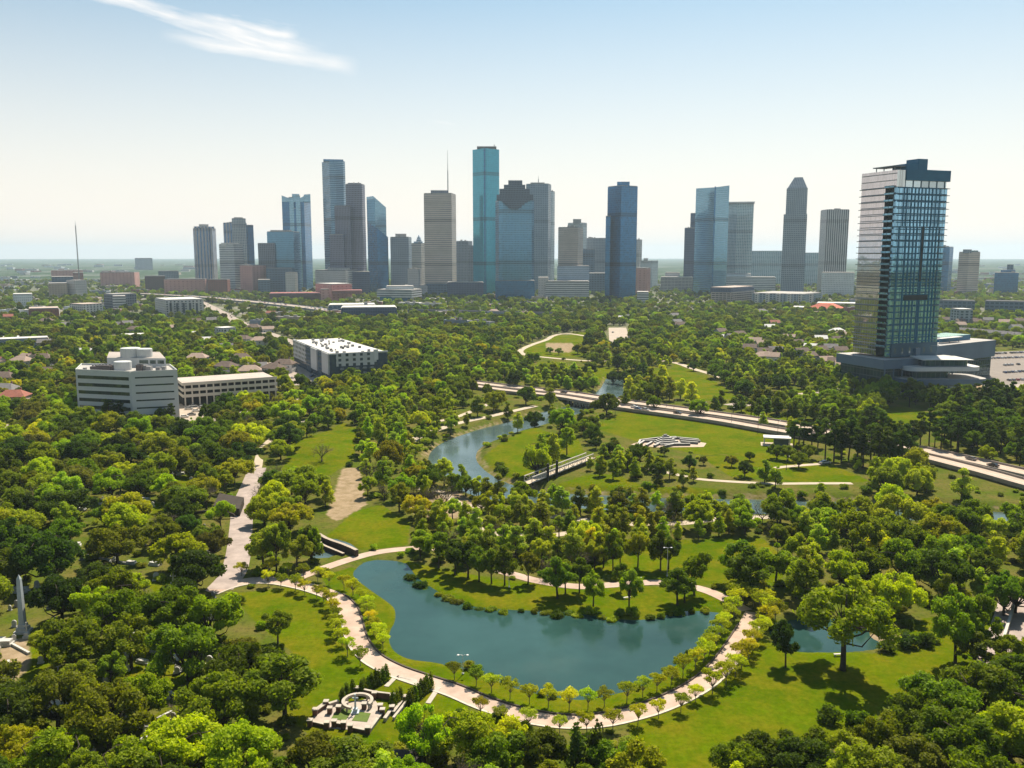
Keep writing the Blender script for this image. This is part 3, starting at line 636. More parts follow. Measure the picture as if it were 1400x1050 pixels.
fc('beige_stripe', (.46, .42, .41), (.04, .13, .28), 7.5, 3.6, .42, 1.0); fc('beige_grid', (.40, .39, .37), (.05, .11, .18), 4.0, 4.0, .62, .55)
fc('white_band', (.56, .56, .56), (.10, .14, .18), 9, 4.0, 1.0, .38); fc('pale_wall', (.52, .50, .48), (.2, .22, .24), 5, 5, .5, .15)
fc('blue_glass', (.06, .16, .25), (.13, .33, .50), 3, 4, .86, .78, .08, .8); fc('navy_glass', (.012, .095, .20), (.014, .15, .34), 3, 4, .9, .8, .15, .5)
fc('teal_glass', (.006, .15, .22), (.007, .27, .39), 2.6, 4, .92, .88, .12, .45, vary=.25); fc('teal_pale', (.015, .22, .31), (.022, .35, .48), 2.6, 4, .92, .88, .12, .45, vary=.25)
fc('bluegrey_band', (.18, .27, .36), (.05, .16, .27), 50, 4.2, 1.0, .52, .1, .6); fc('bluegrey_glass', (.085, .19, .29), (.08, .25, .40), 3, 4.2, .85, .72, .1, .65)
fc('granite_brown', (.045, .078, .15), (.02, .05, .12), 3.2, 4.0, .5, .5, .25, .4); fc('granite_side', (.17, .18, .25), (.08, .09, .13), 3.2, 4.0, .5, .5, .25, .4)  # same granite: front painted in blue haze and shade, side copy painted sunlit
fc('bronze_stripe', (.065, .10, .15), (.02, .04, .07), 5.0, 4.0, .5, 1.0, .2, .5); fc('beige_band', (.48, .57, .66), (.12, .20, .30), 60, 3.9, 1.0, .46, .2, .4); fc('beige_band_lit', (.58, .49, .43), (.2, .19, .18), 60, 3.9, 1.0, .42, .3, .3)  # one beige wall twice: cool shade in one colour, warm sunlight in the other
fc('grey_grid', (.17, .185, .23), (.055, .085, .13), 4, 4, .6, .62, .15, .4); fc('grey_plain', (.20, .25, .31), (.09, .14, .20), 4, 4, .6, .5, .2, .4)
fc('silver_glass', (.15, .31, .41), (.19, .38, .51), 3, 4, .86, .72, .07, .75, vary=.3); fc('silver_blue', (.08, .22, .33), (.10, .27, .42), 40, 4, 1.0, .6, .08, .75)
fc('condo_light', (.42, .50, .53), (.12, .26, .35), 5, 3.5, .72, .62, .1, .5); fc('grey_dots', (.25, .30, .35), (.07, .13, .19), 3.4, 3.8, .58, .52, .15, .4); fc('white_stripe', (.50, .50, .50), (.025, .035, .055), 4.6, 4, .5, 1.0, .2, .3)
fc('white_fine', (.58, .62, .63), (.32, .40, .44), 3, 4, .5, .5, .2, .3); fc('garage', (.43, .37, .32), (.055, .055, .06), 7, 3.6, .82, .5, .8, 0, vary=.3); fc('garage_pale', (.46, .43, .40), (.07, .07, .08), 8, 3.4, .92, .48, .8, 0)
fc('brick', (.26, .10, .075), (.07, .06, .06), 5, 4, .35, .35, .3, .2); fc('dark_brick', (.105, .060, .055), (.04, .04, .05), 5, 4, .4, .35, .3, .2); fc('salmon', (.55, .29, .25), (.3, .12, .11), 9, 5, .3, .35, .5, 0)
fc('grey_blue_low', (.08, .14, .21), (.04, .09, .15), 6, 5, .7, .5, .2, .4); fc('apt_white', (.56, .55, .53), (.045, .07, .10), 5, 3.3, .40, .55, .15, .4); fc('apt_navy', (.030, .055, .085), (.09, .12, .15), 4.2, 3.3, .42, .5, .15, .4)
fc('condo_mid', (.30, .37, .42), (.06, .11, .16), 6, 3.3, .55, .6, .15, .4); fc('tan', (.42, .34, .25), (.1, .1, .1), 5, 4, .45, .4, .3, .2)
Mm = MATS
def tower(label, segs, cat='tower', name='office_tower', extra=None):
    """segs: (part name, xl, xm, xr, ytop, D, mats, opts)"""
    D0 = segs[0][5]; xm0 = (segs[0][1]+segs[0][3])/2; e = empty(name, (tx(xm0)*D0, D0, 0), label, cat); off = (-tx(xm0)*D0, -D0)
    for s in segs:
        nm, xl, xm, xr, yt, D, mats = s[:7]; o = s[7] if len(s) > 7 else {}
        ft = foot(xl, xm, xr, D, o.get('phi', 76 if xm and xm > (xl+xr)/2 else 14), o.get('dep', 38))
        keep(ft, 4); mb = MB(); zt = ztop(yt, D) if not hasattr(yt, '__len__') else [ztop(y, D) for y in yt]
        zb = ztop(o['yb'], D) if 'yb' in o else 0
        w = [Mm[k] for k in mats] if not isinstance(mats, str) else Mm[mats]
        if isinstance(w, list) and len(w) == 2: w = [w[0], w[1], w[1], w[0]]      # (right/front, other)
        ch = o.get('chamfer')
        if ch:
            g = []
            for i in range(4):
                a, b, c = np.array(ft[i-1]), np.array(ft[i]), np.array(ft[(i+1) % 4])
                g += [tuple(b+(a-b)/np.linalg.norm(a-b)*ch), tuple(b+(c-b)/np.linalg.norm(c-b)*ch)]
            ft = g; w = w[0] if isinstance(w, list) else w
            if hasattr(zt, '__len__'): zt = zt[0]
        ft = [(x+off[0], y+off[1]) for x, y in ft]
        mb.prism(ft, zb, zt, w, Mm[o.get('roof', 'flat_roof')])
        if o.get('parapet', True) and not hasattr(zt, '__len__') and not ch:
            f2 = shrink(ft, .97); mb.prism(f2, zt, zt+1.3, Mm['roof_plant'], Mm[o.get('roof', 'flat_roof')])
        mb.obj(nm, e)
    if cat == 'tower':
        f0 = foot(*segs[0][1:4], segs[0][5], segs[0][7].get('phi', 76 if segs[0][2] and segs[0][2] > xm0 else 14) if len(segs[0]) > 7 else 30, segs[0][7].get('dep', 38) if len(segs[0]) > 7 else 38); yt0 = segs[0][4]
        if not hasattr(yt0, '__len__'):
            c0, a0, b0 = np.array(f0[0]), np.array(f0[1])-np.array(f0[0]), np.array(f0[3])-np.array(f0[0])
            for k in range(4):
                u, v = .15+.6*rnd.random(), .2+.5*rnd.random(); w_, h_ = .06+.10*rnd.random(), 1.5+2.5*rnd.random(); q = [c0+a0*(u+du*w_)+b0*(v+dv*w_) for du, dv in ((0, 0), (1, 0), (1, 1), (0, 1))]; mb = MB(); mb.prism([(p[0]+off[0], p[1]+off[1]) for p in q], ztop(yt0, D0), ztop(yt0, D0)+h_+1, PLANT, ROOFD); mb.obj('roof_unit', e)
    if extra: extra(e, off)
    return e
def antenna(px, y0, y1, D, r=.8, name='antenna'):
    def f(e, off):
        mb = MB(); x = tx(px)*D+off[0]; y = D+18+off[1]; z0, z1 = ztop(y0, D+18), ztop(y1, D+18); zm = z0+(z1-z0)*.5
        mb.tube([(x, y, z0-2), (x, y, zm)], [r*1.3, r], STEEL, 6); mb.tube([(x, y, zm), (x, y, z1)], [r*.6, r*.25], STEEL, 5)
        for k in (.25, .5): mb.tube([(x-1.5, y, z0+(z1-z0)*k), (x+1.5, y, z0+(z1-z0)*k)], .4, STEEL, 4)
        mb.obj(name, e)
    return f
def R(nm, xl, xr, yt, yb, D, m='roof_plant', dep=18): return (nm, xl, None, xr, yt, D, m, dict(yb=yb, dep=dep, parapet=False))
tower('beige tower with blue window stripes and a stepped crown, leftmost of the skyline', [('shaft', 264, 290, 298, 312, 2050, 'beige_stripe', dict(phi=70, chamfer=7)), R('crown', 267, 295, 309.5, 314, 2056, 'beige_stripe', 28), R('roof_cap', 274, 287, 306.5, 311, 2060, 'pale_wall')])
tower('white banded mid-rise between the two beige towers on the left', [('shaft', 300, 320, 333, 334, 2000, ('white_band', 'pale_wall'), dict(phi=40)), R('roof_cap', 303, 327, 332, 336, 2010, 'white_roof')])
tower('beige and dark blue tower with a raised middle bay', [('shaft', 307, None, 339, 305, 2250, 'beige_stripe', dict(dep=40)), ('middle_bay', 319, None, 338, 299, 2244, 'beige_grid', dict(dep=30)), ('side_wing', 337, 340, 348, 308, 2262, ('navy_glass', 'navy_glass'), dict(phi=20)), R('roof_cap', 322, 334, 297, 300, 2262)])
tower('squat grid-faced tower with a lower grey wing beside the notched glass tower', [('shaft', 366, 402, 411, 317, 2000, ('bluegrey_glass', 'beige_grid'), dict(phi=70)), ('side_wing', 353, None, 376, 333, 1990, 'grey_grid', {}), R('roof_cap', 371, 400, 314.5, 318, 2010), ('base_block', 363, None, 399, 367, 1960, 'grey_blue_low', {})])
def notch(e, off):
    D = 2196; ft = foot(388, None, 427, D, dep=34)
    for (a, b, h0, h1) in ((388, 396, 267, 270), (396, 402, 270, 269), (402, 412, 265, 265), (412, 418, 271, 268), (418, 427, 266, 265)):
        mb = MB(); f = [(x+off[0], y+off[1]) for x, y in foot(a, None, b, D+2, dep=30)]; z = [ztop(h0, D), ztop(h1, D), ztop(h1+3, D), ztop(h0+3, D)]
        mb.prism(f, ztop(276, D), z, Mm['silver_glass'], ROOFM); mb.obj('crown_wedge', e)
tower('tall blue glass tower with a notched crown', [('shaft', 388, 418, 427, 275, 2200, ('navy_glass', 'blue_glass'), dict(phi=74)), ('front_bay', 398, None, 404, 270, 2195, 'silver_glass', dict(dep=6)), ('middle_bay', 407, None, 413, 268, 2194, 'silver_glass', dict(dep=6)), ('dark_bay', 404, None, 407, 285, 2196, 'navy_glass', dict(dep=4))], extra=notch)
tower('very tall blue-grey banded tower at the left of the stepped granite tower', [('shaft', 442, 456, 477, 219, 2080, ('bluegrey_band', 'bluegrey_glass'), dict(phi=22, chamfer=9)), R('roof_cap', 446, 473, 217.5, 220, 2088, 'navy_glass', 26)])
def gable(e, off):
    for (a, b, yt, ys, D) in ((476, 498, 250, 256, 1830), (459.5, 480, 281, 286, 1818), (450, 468, 320, 325, 1806)):
        for k in range(1): pass
tower('brown granite tower rising in three stepped gables', [('shaft', 475, 497, 501, 252, 1830, ('granite_side', 'granite_brown'), dict(phi=76)), ('middle_tier', 459, 480, 482, 282, 1812, ('granite_side', 'granite_brown'), dict(phi=80)), ('lower_tier', 451, 470, 472, 321, 1796, ('granite_side', 'granite_brown'), dict(phi=80)), R('roof_cap', 478, 496, 250, 254, 1840, 'granite_brown', 26), R('tier_cap', 462, 478, 280.5, 283, 1822, 'granite_brown', 24), ('foot_wing', 447, None, 505, 372, 1785, 'granite_brown', {})])
tower('blue glass tower with a slanted top behind the dark wedge tower', [('shaft', 503, 512, 529, (268, 283, 283, 268), 2300, ('silver_glass', 'bluegrey_glass'), dict(phi=25)), ('left_wing', 503, None, 514, 273, 2290, 'bluegrey_glass', {})])
tower('dark blue wedge tower with a steeply sloping roof', [('shaft', 504, 516, 531, (312, 324, 318, 303), 1900, 'navy_glass', dict(phi=20)),], )
tower('dark grey striped tower with a pale roof cap', [('shaft', 534, 559, 563, 324.5, 1900, ('grey_plain', 'bronze_stripe'), dict(phi=78)), R('roof_cap', 541, 556, 319.5, 325, 1908, 'pale_wall')])
def spire(px, D, y0, y1):
    def f(e, off):
        mb = MB(); z0, z1 = ztop(y0, D), ztop(y1, D); s = (z1-z0); mb.lathe([(6, z0), (6, z0+s*.3), (4.5, z0+s*.32), (4.5, z0+s*.55), (1.5, z0+s*.8), (.3, z1)], Mm['beige_band'], 10, tx(px)*D+off[0], D+16+off[1]); mb.obj('spire', e)
    return f
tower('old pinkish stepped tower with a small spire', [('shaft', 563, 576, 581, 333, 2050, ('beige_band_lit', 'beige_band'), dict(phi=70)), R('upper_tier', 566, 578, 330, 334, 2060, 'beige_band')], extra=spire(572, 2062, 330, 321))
tower('small white stone block at the foot of the pinkish spired tower', [('shaft', 557, 572, 576, 368, 1830, ('pale_wall', 'white_fine'), dict(phi=72)), ('base_block', 552, None, 584, 391, 1820, 'pale_wall', {})])
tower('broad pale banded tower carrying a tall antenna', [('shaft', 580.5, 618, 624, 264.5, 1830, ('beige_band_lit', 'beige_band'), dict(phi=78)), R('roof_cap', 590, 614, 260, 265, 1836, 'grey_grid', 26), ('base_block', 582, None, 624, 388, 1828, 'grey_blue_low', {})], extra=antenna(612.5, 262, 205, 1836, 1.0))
tower('plain grey mid-rise between the pale banded tower and the teal tower', [('shaft', 624, 640, 646, 330, 2250, ('grey_grid', 'grey_plain'), dict(phi=70)), ('side_wing', 639, None, 647, 336, 2262, 'grey_grid', {}), ('base_block', 611, None, 661, 386.5, 1760, 'granite_brown', {})])
tower('tallest tower, teal glass with a dark centre seam', [('shaft', 645, 663, 685, 202.5, 1850, ('teal_pale', 'teal_glass'), dict(phi=38, chamfer=5)), R('seam', 662.2, 663.6, 203, 400, 1848, 'navy_glass', 3), R('roof_cap', 653, 679, 200, 203, 1866, 'dark_roof', 26)], extra=antenna(676, 200, 196.5, 1866, .4))
def maya(e, off):
    D = 1695
    def pr(x0, x1, y0, y1, d, dep, m, nm):
        mb = MB(); f = [(x+off[0], y+off[1]) for x, y in foot(x0, None, x1, D+d, dep=dep)]; mb.prism(f, ztop(y1, D+d), ztop(y0, D+d), Mm[m], Mm[m]); mb.obj(nm, e)
    for a, b, y0, y1, dp in ((683, 724, 258, 273, 0), (679, 729, 266, 274, -1), (689, 718, 252.5, 259, 2), (695, 714, 246.5, 254, 4)): pr(a, b, y0, y1, dp, 32, 'granite_dark', 'crown_tier')
    for a, b, y0, y1 in ((684, 724, 272, 275), (687, 721, 274, 277.5), (691, 717, 277, 280.5), (695, 713, 280, 284), (699, 709, 283, 286)): pr(a, b, y0, y1, -3, 6, 'granite_dark', 'crown_step')
fc('granite_dark', (.07, .10, .15), (.03, .06, .10), 3, 4, .6, .5, .2, .4)
tower('grey glass tower with a dark stepped temple-like crown', [('shaft', 676.5, 683, 731, 273, 1695, ('bluegrey_glass', 'silver_glass'), dict(phi=14, chamfer=6)), ('base_block', 677, None, 731, 384, 1690, 'navy_glass', dict(dep=30))], extra=maya)
tower('brown grid-faced tower behind the temple-crowned tower', [('shaft', 719, 749, 753, 251.5, 1980, ('grey_plain', 'grey_grid'), dict(phi=78)), R('roof_cap', 725, 744, 249.5, 252, 1990)], extra=antenna(736, 250, 240, 1990, .8))
tower('slim blue tower with a white striped edge behind the brown grid tower', [('shaft', 750, 755, 758, 262, 2120, ('white_fine', 'blue_glass'), dict(phi=72))])
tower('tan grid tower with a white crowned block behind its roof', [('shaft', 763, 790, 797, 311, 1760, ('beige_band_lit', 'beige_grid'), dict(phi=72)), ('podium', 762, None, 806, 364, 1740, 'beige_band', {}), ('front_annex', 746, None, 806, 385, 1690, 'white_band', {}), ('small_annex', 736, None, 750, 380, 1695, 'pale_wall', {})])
tower('white stone tower top showing behind the tan grid tower', [('shaft', 776, 796, 802, 305, 2250, ('white_fine', 'pale_wall'), dict(phi=65)), R('roof_cap', 783, 794, 299.5, 306, 2255, 'roof_plant')])
tower('wide grey slab behind the dark navy tower', [('shaft', 797, None, 830, 326, 2300, 'grey_plain', dict(dep=40)), ('front_slab', 797, None, 813, 341, 2050, 'grey_blue_low', dict(dep=40)), ('base_block', 805, None, 831, 374, 1950, 'grey_blue_low', {})])
tower('dark navy tower with a small raised cap', [('shaft', 829.5, 848, 870, 254, 1660, ('navy_glass', 'navy_glass'), dict(phi=40)), R('roof_cap', 842, 859, 248.5, 255, 1672, 'navy_glass'), ('side_wing', 827.5, None, 834, 296, 1668, 'navy_glass', {})])
tower('narrow pale grey tower right of the dark navy tower', [('shaft', 868, 874, 877.5, 328, 2350, ('pale_wall', 'white_band'), dict(phi=60))])
tower('low dark block right of the dark navy tower', [('shaft', 868, 885, 890, 367, 1850, ('salmon', 'grey_blue_low'), dict(phi=74))], name='office_block', cat='building')
tower('white stepped old building right of the dark low block', [('shaft', 876, 892, 900, 357, 2250, ('white_fine', 'pale_wall'), dict(phi=60)), R('upper_tier', 880, 886, 353, 358, 2260, 'pale_wall')], name='office_block', cat='building')
tower('thin brown tower left of the curved glass tower', [('shaft', 935, None, 950, 312, 2100, 'granite_brown', {}), ('upper_shaft', 942.5, None, 952, 292, 2110, 'granite_brown', {})])
tower('tall glass tower with a gently curved top right of centre', [('shaft', 949, 975, 994, (256, 252.5, 252.5, 255), 1880, ('silver_glass', 'silver_blue'), dict(phi=42)), R('edge_fin', 974, 976, 255, 398, 1876, 'navy_glass', 4)])
tower('shorter glass tower with pale concrete ribs right of the curved glass tower', [('shaft', 991, 1006, 1028, 278, 2080, ('condo_light', 'silver_blue'), dict(phi=38)), R('roof_slab', 990, 1029, 276, 278, 2078, 'white_roof', 50)])
def pyramid(e, off):
    D = 1760; mb = MB(); ft = [(x+off[0], y+off[1]) for x, y in foot(1072.5, None, 1099.5, D+2, dep=34)]; top = [(x+off[0], y+off[1]) for x, y in foot(1081.5, None, 1092.5, D+14, dep=12)]
    z0, z1 = ztop(257.5, D), ztop(242.5, D+14)
    for i in range(4):
        j = (i+1) % 4; mb.face([(*ft[i], z0), (*ft[j], z0), (*top[j], z1), (*top[i], z1)], Mm['grey_dots'], [(0, 0), (40, 0), (26, 30), (14, 30)])
    mb.face([(*p, z1) for p in top], ROOFD); mb.obj('pyramid_top', e)
tower('grey tower ending in a cut-off pyramid', [('shaft', 1069, None, 1101, 293, 1755, 'grey_dots', dict(dep=40, parapet=False)), R('upper_shaft', 1071.5, 1100, 257.5, 293.5, 1757, 'grey_dots', 36)], extra=pyramid)
tower('pale tower with fine dark vertical stripes beside the big glass tower', [('shaft', 1119, 1127, 1158, 287, 1980, ('white_stripe', 'beige_band_lit'), dict(phi=18)), R('roof_cap', 1140, 1146, 285.5, 288, 1990)])
tower('pale blue-white block at the foot of the striped tower', [('shaft', 1125, None, 1170, 373, 1800, 'white_fine', dict(dep=40))], name='office_block', cat='building')
tower('long grey slab between the ribbed glass tower and the pyramid tower', [('shaft', 1027, None, 1070, 343.5, 2450, 'condo_light', dict(dep=40))], name='office_block', cat='building')
tower('grey slab between the pyramid tower and the striped tower', [('shaft', 1098, None, 1121, 346, 2450, 'condo_light', dict(dep=40))], name='office_block', cat='building')
tower('white low block below the two glass towers', [('shaft', 985, None, 1062, 379, 2000, 'white_band', dict(dep=40)), ('upper_tier', 990, None, 1028, 375, 2020, 'white_fine', {})], name='office_block', cat='building')
tower('cream low block left of the curved glass tower', [('shaft', 904, None, 948, 379, 2050, 'garage_pale', dict(dep=40)), ('upper_tier', 910, None, 930, 373, 2090, 'pale_wall', {})], name='office_block', cat='building')
tower('long brown-roofed garage below the curved glass tower', [('shaft', 886, 1002, 1034, 400, 1500, ('garage', 'garage'), dict(phi=66)), ('brown_storey', 886, 1001, 1033, 394, 1501, ('granite_brown', 'tan'), dict(phi=66, yb=401, roof='roof_tan')), ('small_annex', 872, None, 888, 400, 1505, 'white_band', {})], name='parking_garage', cat='garage') if M('roof_tan', (.50, .40, .34), (.40, .32, .28), .05, .9) else 0
tower('grey and blue apartment row right of the brown-roofed garage', [('shaft', 1030, 1100, 1126, 403, 1480, ('condo_mid', 'condo_mid'), dict(phi=70)), *[R('stair_tower', 1034+i*15, 1040+i*15, 401.5, 418, 1478-i*.4, 'apt_white', 6) for i in range(6)]], name='apartment_building', cat='apartments')
def tileroof(e, off):
    D = 1320; mb = MB(); a = [(x+off[0], y+off[1]) for x, y in foot(1104, 1150, 1162, D-1, 70)]; b = shrink(a, .35); z0, z1 = ztop(423.5, D), ztop(416, D)
    for i in range(4):
        j = (i+1) % 4; mb.face([(*a[i], z0), (*a[j], z0), (*b[j], z1), (*b[i], z1)], Mm['red_tile'])
    mb.face([(*p, z1) for p in b], Mm['red_tile']); mb.obj('roof', e)
M('red_tile', (.62, .16, .09), (.48, .11, .06), .3, .8)
tower('pale villa-like block with a bright orange-red tile roof', [('wall', 1104, 1150, 1162, 423, 1320, ('tan', 'apt_white'), dict(phi=70, parapet=False)), ('side_wing', 1088, None, 1106, 421, 1330, 'apt_white', dict(roof='white_roof')), ('rear_wing', 1120, None, 1175, 415, 1400, 'pale_wall', dict(roof='white_roof'))], name='tiled_building', cat='building', extra=tileroof)
# left of the skyline and its foot
tower('dark brick slab low on the far left with pink end walls', [('shaft', 135, 182, 189, 372.5, 2350, ('salmon', 'dark_brick'), dict(phi=74, roof='dark_roof')), R('stair_tower', 148, 150.5, 371, 385, 2346, 'salmon', 6)], name='brick_building', cat='building')
tower('long dark brick block at the foot of the leftmost tower', [('shaft', 222, 279, 284, 382, 1950, ('salmon', 'dark_brick'), dict(phi=76, roof='dark_roof')), ('left_block', 196, None, 224, 378, 2050, 'dark_brick', dict(roof='dark_roof')), ('rear_block', 215, None, 243, 371, 2250, 'grey_plain', dict(roof='dark_roof'))], name='brick_building', cat='building')
tower('dark blue-black block right of the long brick block', [('shaft', 282, 309, 313, 382.5, 1930, ('brick', 'grey_blue_low'), dict(phi=76, roof='dark_roof'))], name='brick_building', cat='building')
tower('brick tower block with a pink face below the white mid-rise', [('shaft', 327, 344, 363, 363, 1960, ('salmon', 'dark_brick'), dict(phi=35)), ('front_box', 351, None, 368, 383, 1900, 'grey_blue_low', {})], name='brick_building', cat='building')
tower('small pale block below the squat grid tower', [('shaft', 389, 402, 406, 373, 1830, ('pale_wall', 'pale_wall'), dict(phi=60))], name='office_block', cat='building')
tower('cream terraced block below the granite tower', [('shaft', 430, 472, 489, 370, 1760, ('white_band', 'pale_wall'), dict(phi=68)), ('upper_tier', 447, None, 478, 367, 1775, 'pale_wall', {})], name='office_block', cat='building')
tower('pink theatre-like building with a white roof', [('shaft', 430, 452, 480, 389, 1620, ('salmon', 'salmon'), dict(phi=30, roof='white_roof')), ('porch', 452, None, 494, 398, 1600, 'brick', dict(yb=402, roof='brick_roof')), ('stair_tower', 437, None, 448, 396, 1590, 'salmon', dict(dep=10))], name='theatre_building', cat='building') if M('brick_roof', (.36, .12, .11), (.25, .09, .09), .1) else 0
tower('long brick parking block left of the pink theatre', [('shaft', 366, None, 437, 402, 1600, 'dark_brick', dict(dep=50, roof='brick_roof'))], name='parking_garage', cat='garage')
tower('white office block with dark arcades below the striped tower', [('shaft', 514, 562, 576, 397, 1560, ('white_band', 'white_band'), dict(phi=70, yb=407)), ('upper_storey', 527, None, 565, 392, 1580, 'white_fine', {}), ('arcade', 518, None, 560, 406, 1566, 'navy_glass', {})], name='office_block', cat='building')
tower('low hall with dark walls and a white roof in front of the pink theatre', [('wall', 447, None, 512, 418, 1240, 'grey_blue_low', dict(dep=45, roof='white_roof')), ('stair_tower', 496, None, 501, 414.5, 1236, 'pale_wall', dict(dep=8)), ('front_block', 464, None, 541, 421.5, 1170, 'granite_brown', dict(dep=45, roof='white_roof'))], name='exhibition_hall', cat='building')
tower('white block beside the thin radio mast', [('shaft', 88, 100, 116, 384, 1750, ('pale_wall', 'white_band'), dict(phi=40)), ('left_block', 63, None, 89, 388, 1730, 'tan', {}), ('rear_block', 68, None, 98, 379, 1900, 'grey_blue_low', {})], name='office_block', cat='building')
tower('reddish brick complex far behind the thin radio mast', [('shaft', 68, None, 112, 370, 2600, 'salmon', {}), ('right_block', 98, None, 112, 373, 2500, 'brick', {})], name='brick_building', cat='building')
tower('white metal shed low on the far left', [('shaft', 13, None, 40, 403, 1480, 'white_fine', dict(roof='white_roof'))], name='warehouse', cat='building')
tower('brown and white banded office right of the radio mast', [('shaft', 138, 150, 183, 403, 1360, ('grey_grid', 'grey_grid'), dict(phi=30)), ('banded_front', 150, None, 168, 406, 1340, 'white_band', {})], name='office_block', cat='building')
tower('pale flat-roofed school block below the radio mast', [('shaft', 90, 108, 136, 417, 1250, ('apt_white', 'tan'), dict(phi=30, roof='roof_tan')), ('front_wing', 33, None, 75, 423, 1180, 'brick', dict(roof='roof_tan'))], name='school_building', cat='building')
tower('white-roofed apartment row beside the freeway', [('shaft', 208, 222, 275, 411, 1210, ('apt_white', 'condo_mid'), dict(phi=12, roof='white_roof')), *[R('balcony_stack', 228+i*9, 231+i*9, 414, 428, 1207-i*1.5, 'apt_navy', 2) for i in range(5)]], name='apartment_building', cat='apartments')
tower('small white workshop below the freeway apartment row', [('shaft', 288, 300, 318, 450, 900, ('apt_white', 'apt_white'), dict(phi=30, roof='white_roof'))], name='workshop', cat='building')
tower('long low shed with a white roof at the left edge', [('shaft', -20, None, 58, 466, 790, 'grey_plain', dict(roof='white_roof', dep=18))], name='warehouse', cat='building')
tower('flat white-roofed shop behind the white office building', [('shaft', 158, None, 200, 460, 865, 'pale_wall', dict(roof='white_roof', dep=20))], name='warehouse', cat='building')
# right of the glass tower
tower('grey-green tower partly hidden by the big glass tower', [('shaft', 1280, 1298, 1303, 338, 1900, ('navy_glass', 'condo_light'), dict(phi=75))])
tower('beige tower with green roof blocks on the far right', [('shaft', 1311, 1325, 1340, 345, 1850, ('beige_band_lit', 'grey_plain'), dict(phi=45)), R('roof_block', 1316, 1328, 341, 346, 1856, 'grey_plain', 14), R('green_roof_block', 1328, 1337, 342.5, 346, 1866, 'green_copper', 10)]) if M('green_copper', (.10, .22, .20)) else 0
tower('dark domed office on the far right', [('shaft', 1362, None, 1395, 373, 1900, 'navy_glass', {}), R('upper_tier', 1370, 1390, 369, 374, 1910, 'navy_glass', 24), R('crown', 1378, 1387, 361.5, 369, 1916, 'grey_blue_low', 14)])
tower('long dark terrace of houses right of the glass tower', [('shaft', 1282, None, 1338, 411, 1280, 'grey_blue_low', dict(roof='dark_roof', dep=20)), ('right_wing', 1352, None, 1410, 412, 1260, 'grey_blue_low', dict(roof='dark_roof', dep=20))], name='terrace_row', cat='building')
tower('modern blue house with white flat roofs right of the glass tower', [('shaft', 1305, 1318, 1336, 424, 1050, ('condo_mid', 'navy_glass'), dict(phi=30, roof='white_roof'))], name='modern_house', cat='house')
tower('grey box far beyond the brick slabs on the left horizon', [('shaft', 184, None, 208, 353, 5200, 'grey_plain', dict(dep=60))], name='office_block', cat='building')
# --- thin radio mast
def mast():
    D = 2036; x = tx(106)*D; e = empty('radio_mast', (x, D, 0), 'thin grey lattice radio mast rising over the low town on the left', 'mast'); zt = ztop(302, D); mb = MB()
    for a in (0, 2.1, 4.2): mb.tube([(1.3*math.cos(a), 1.3*math.sin(a), 0), (.9*math.cos(a), .9*math.sin(a), zt*.93)], .38, STEEL, 4)
    z = 0
    while z < zt*.92:
        for a in (0, 2.1, 4.2): mb.tube([(1.2*math.cos(a), 1.2*math.sin(a), z), (1.1*math.cos(a+2.1), 1.1*math.sin(a+2.1), z+4)], .16, STEEL, 3, False)
        z += 4
    mb.obj('lattice', e); m2 = MB(); m2.tube([(0, 0, zt*.92), (0, 0, zt)], [.5, .2], STEEL, 5); m2.obj('tip', e)
mast()
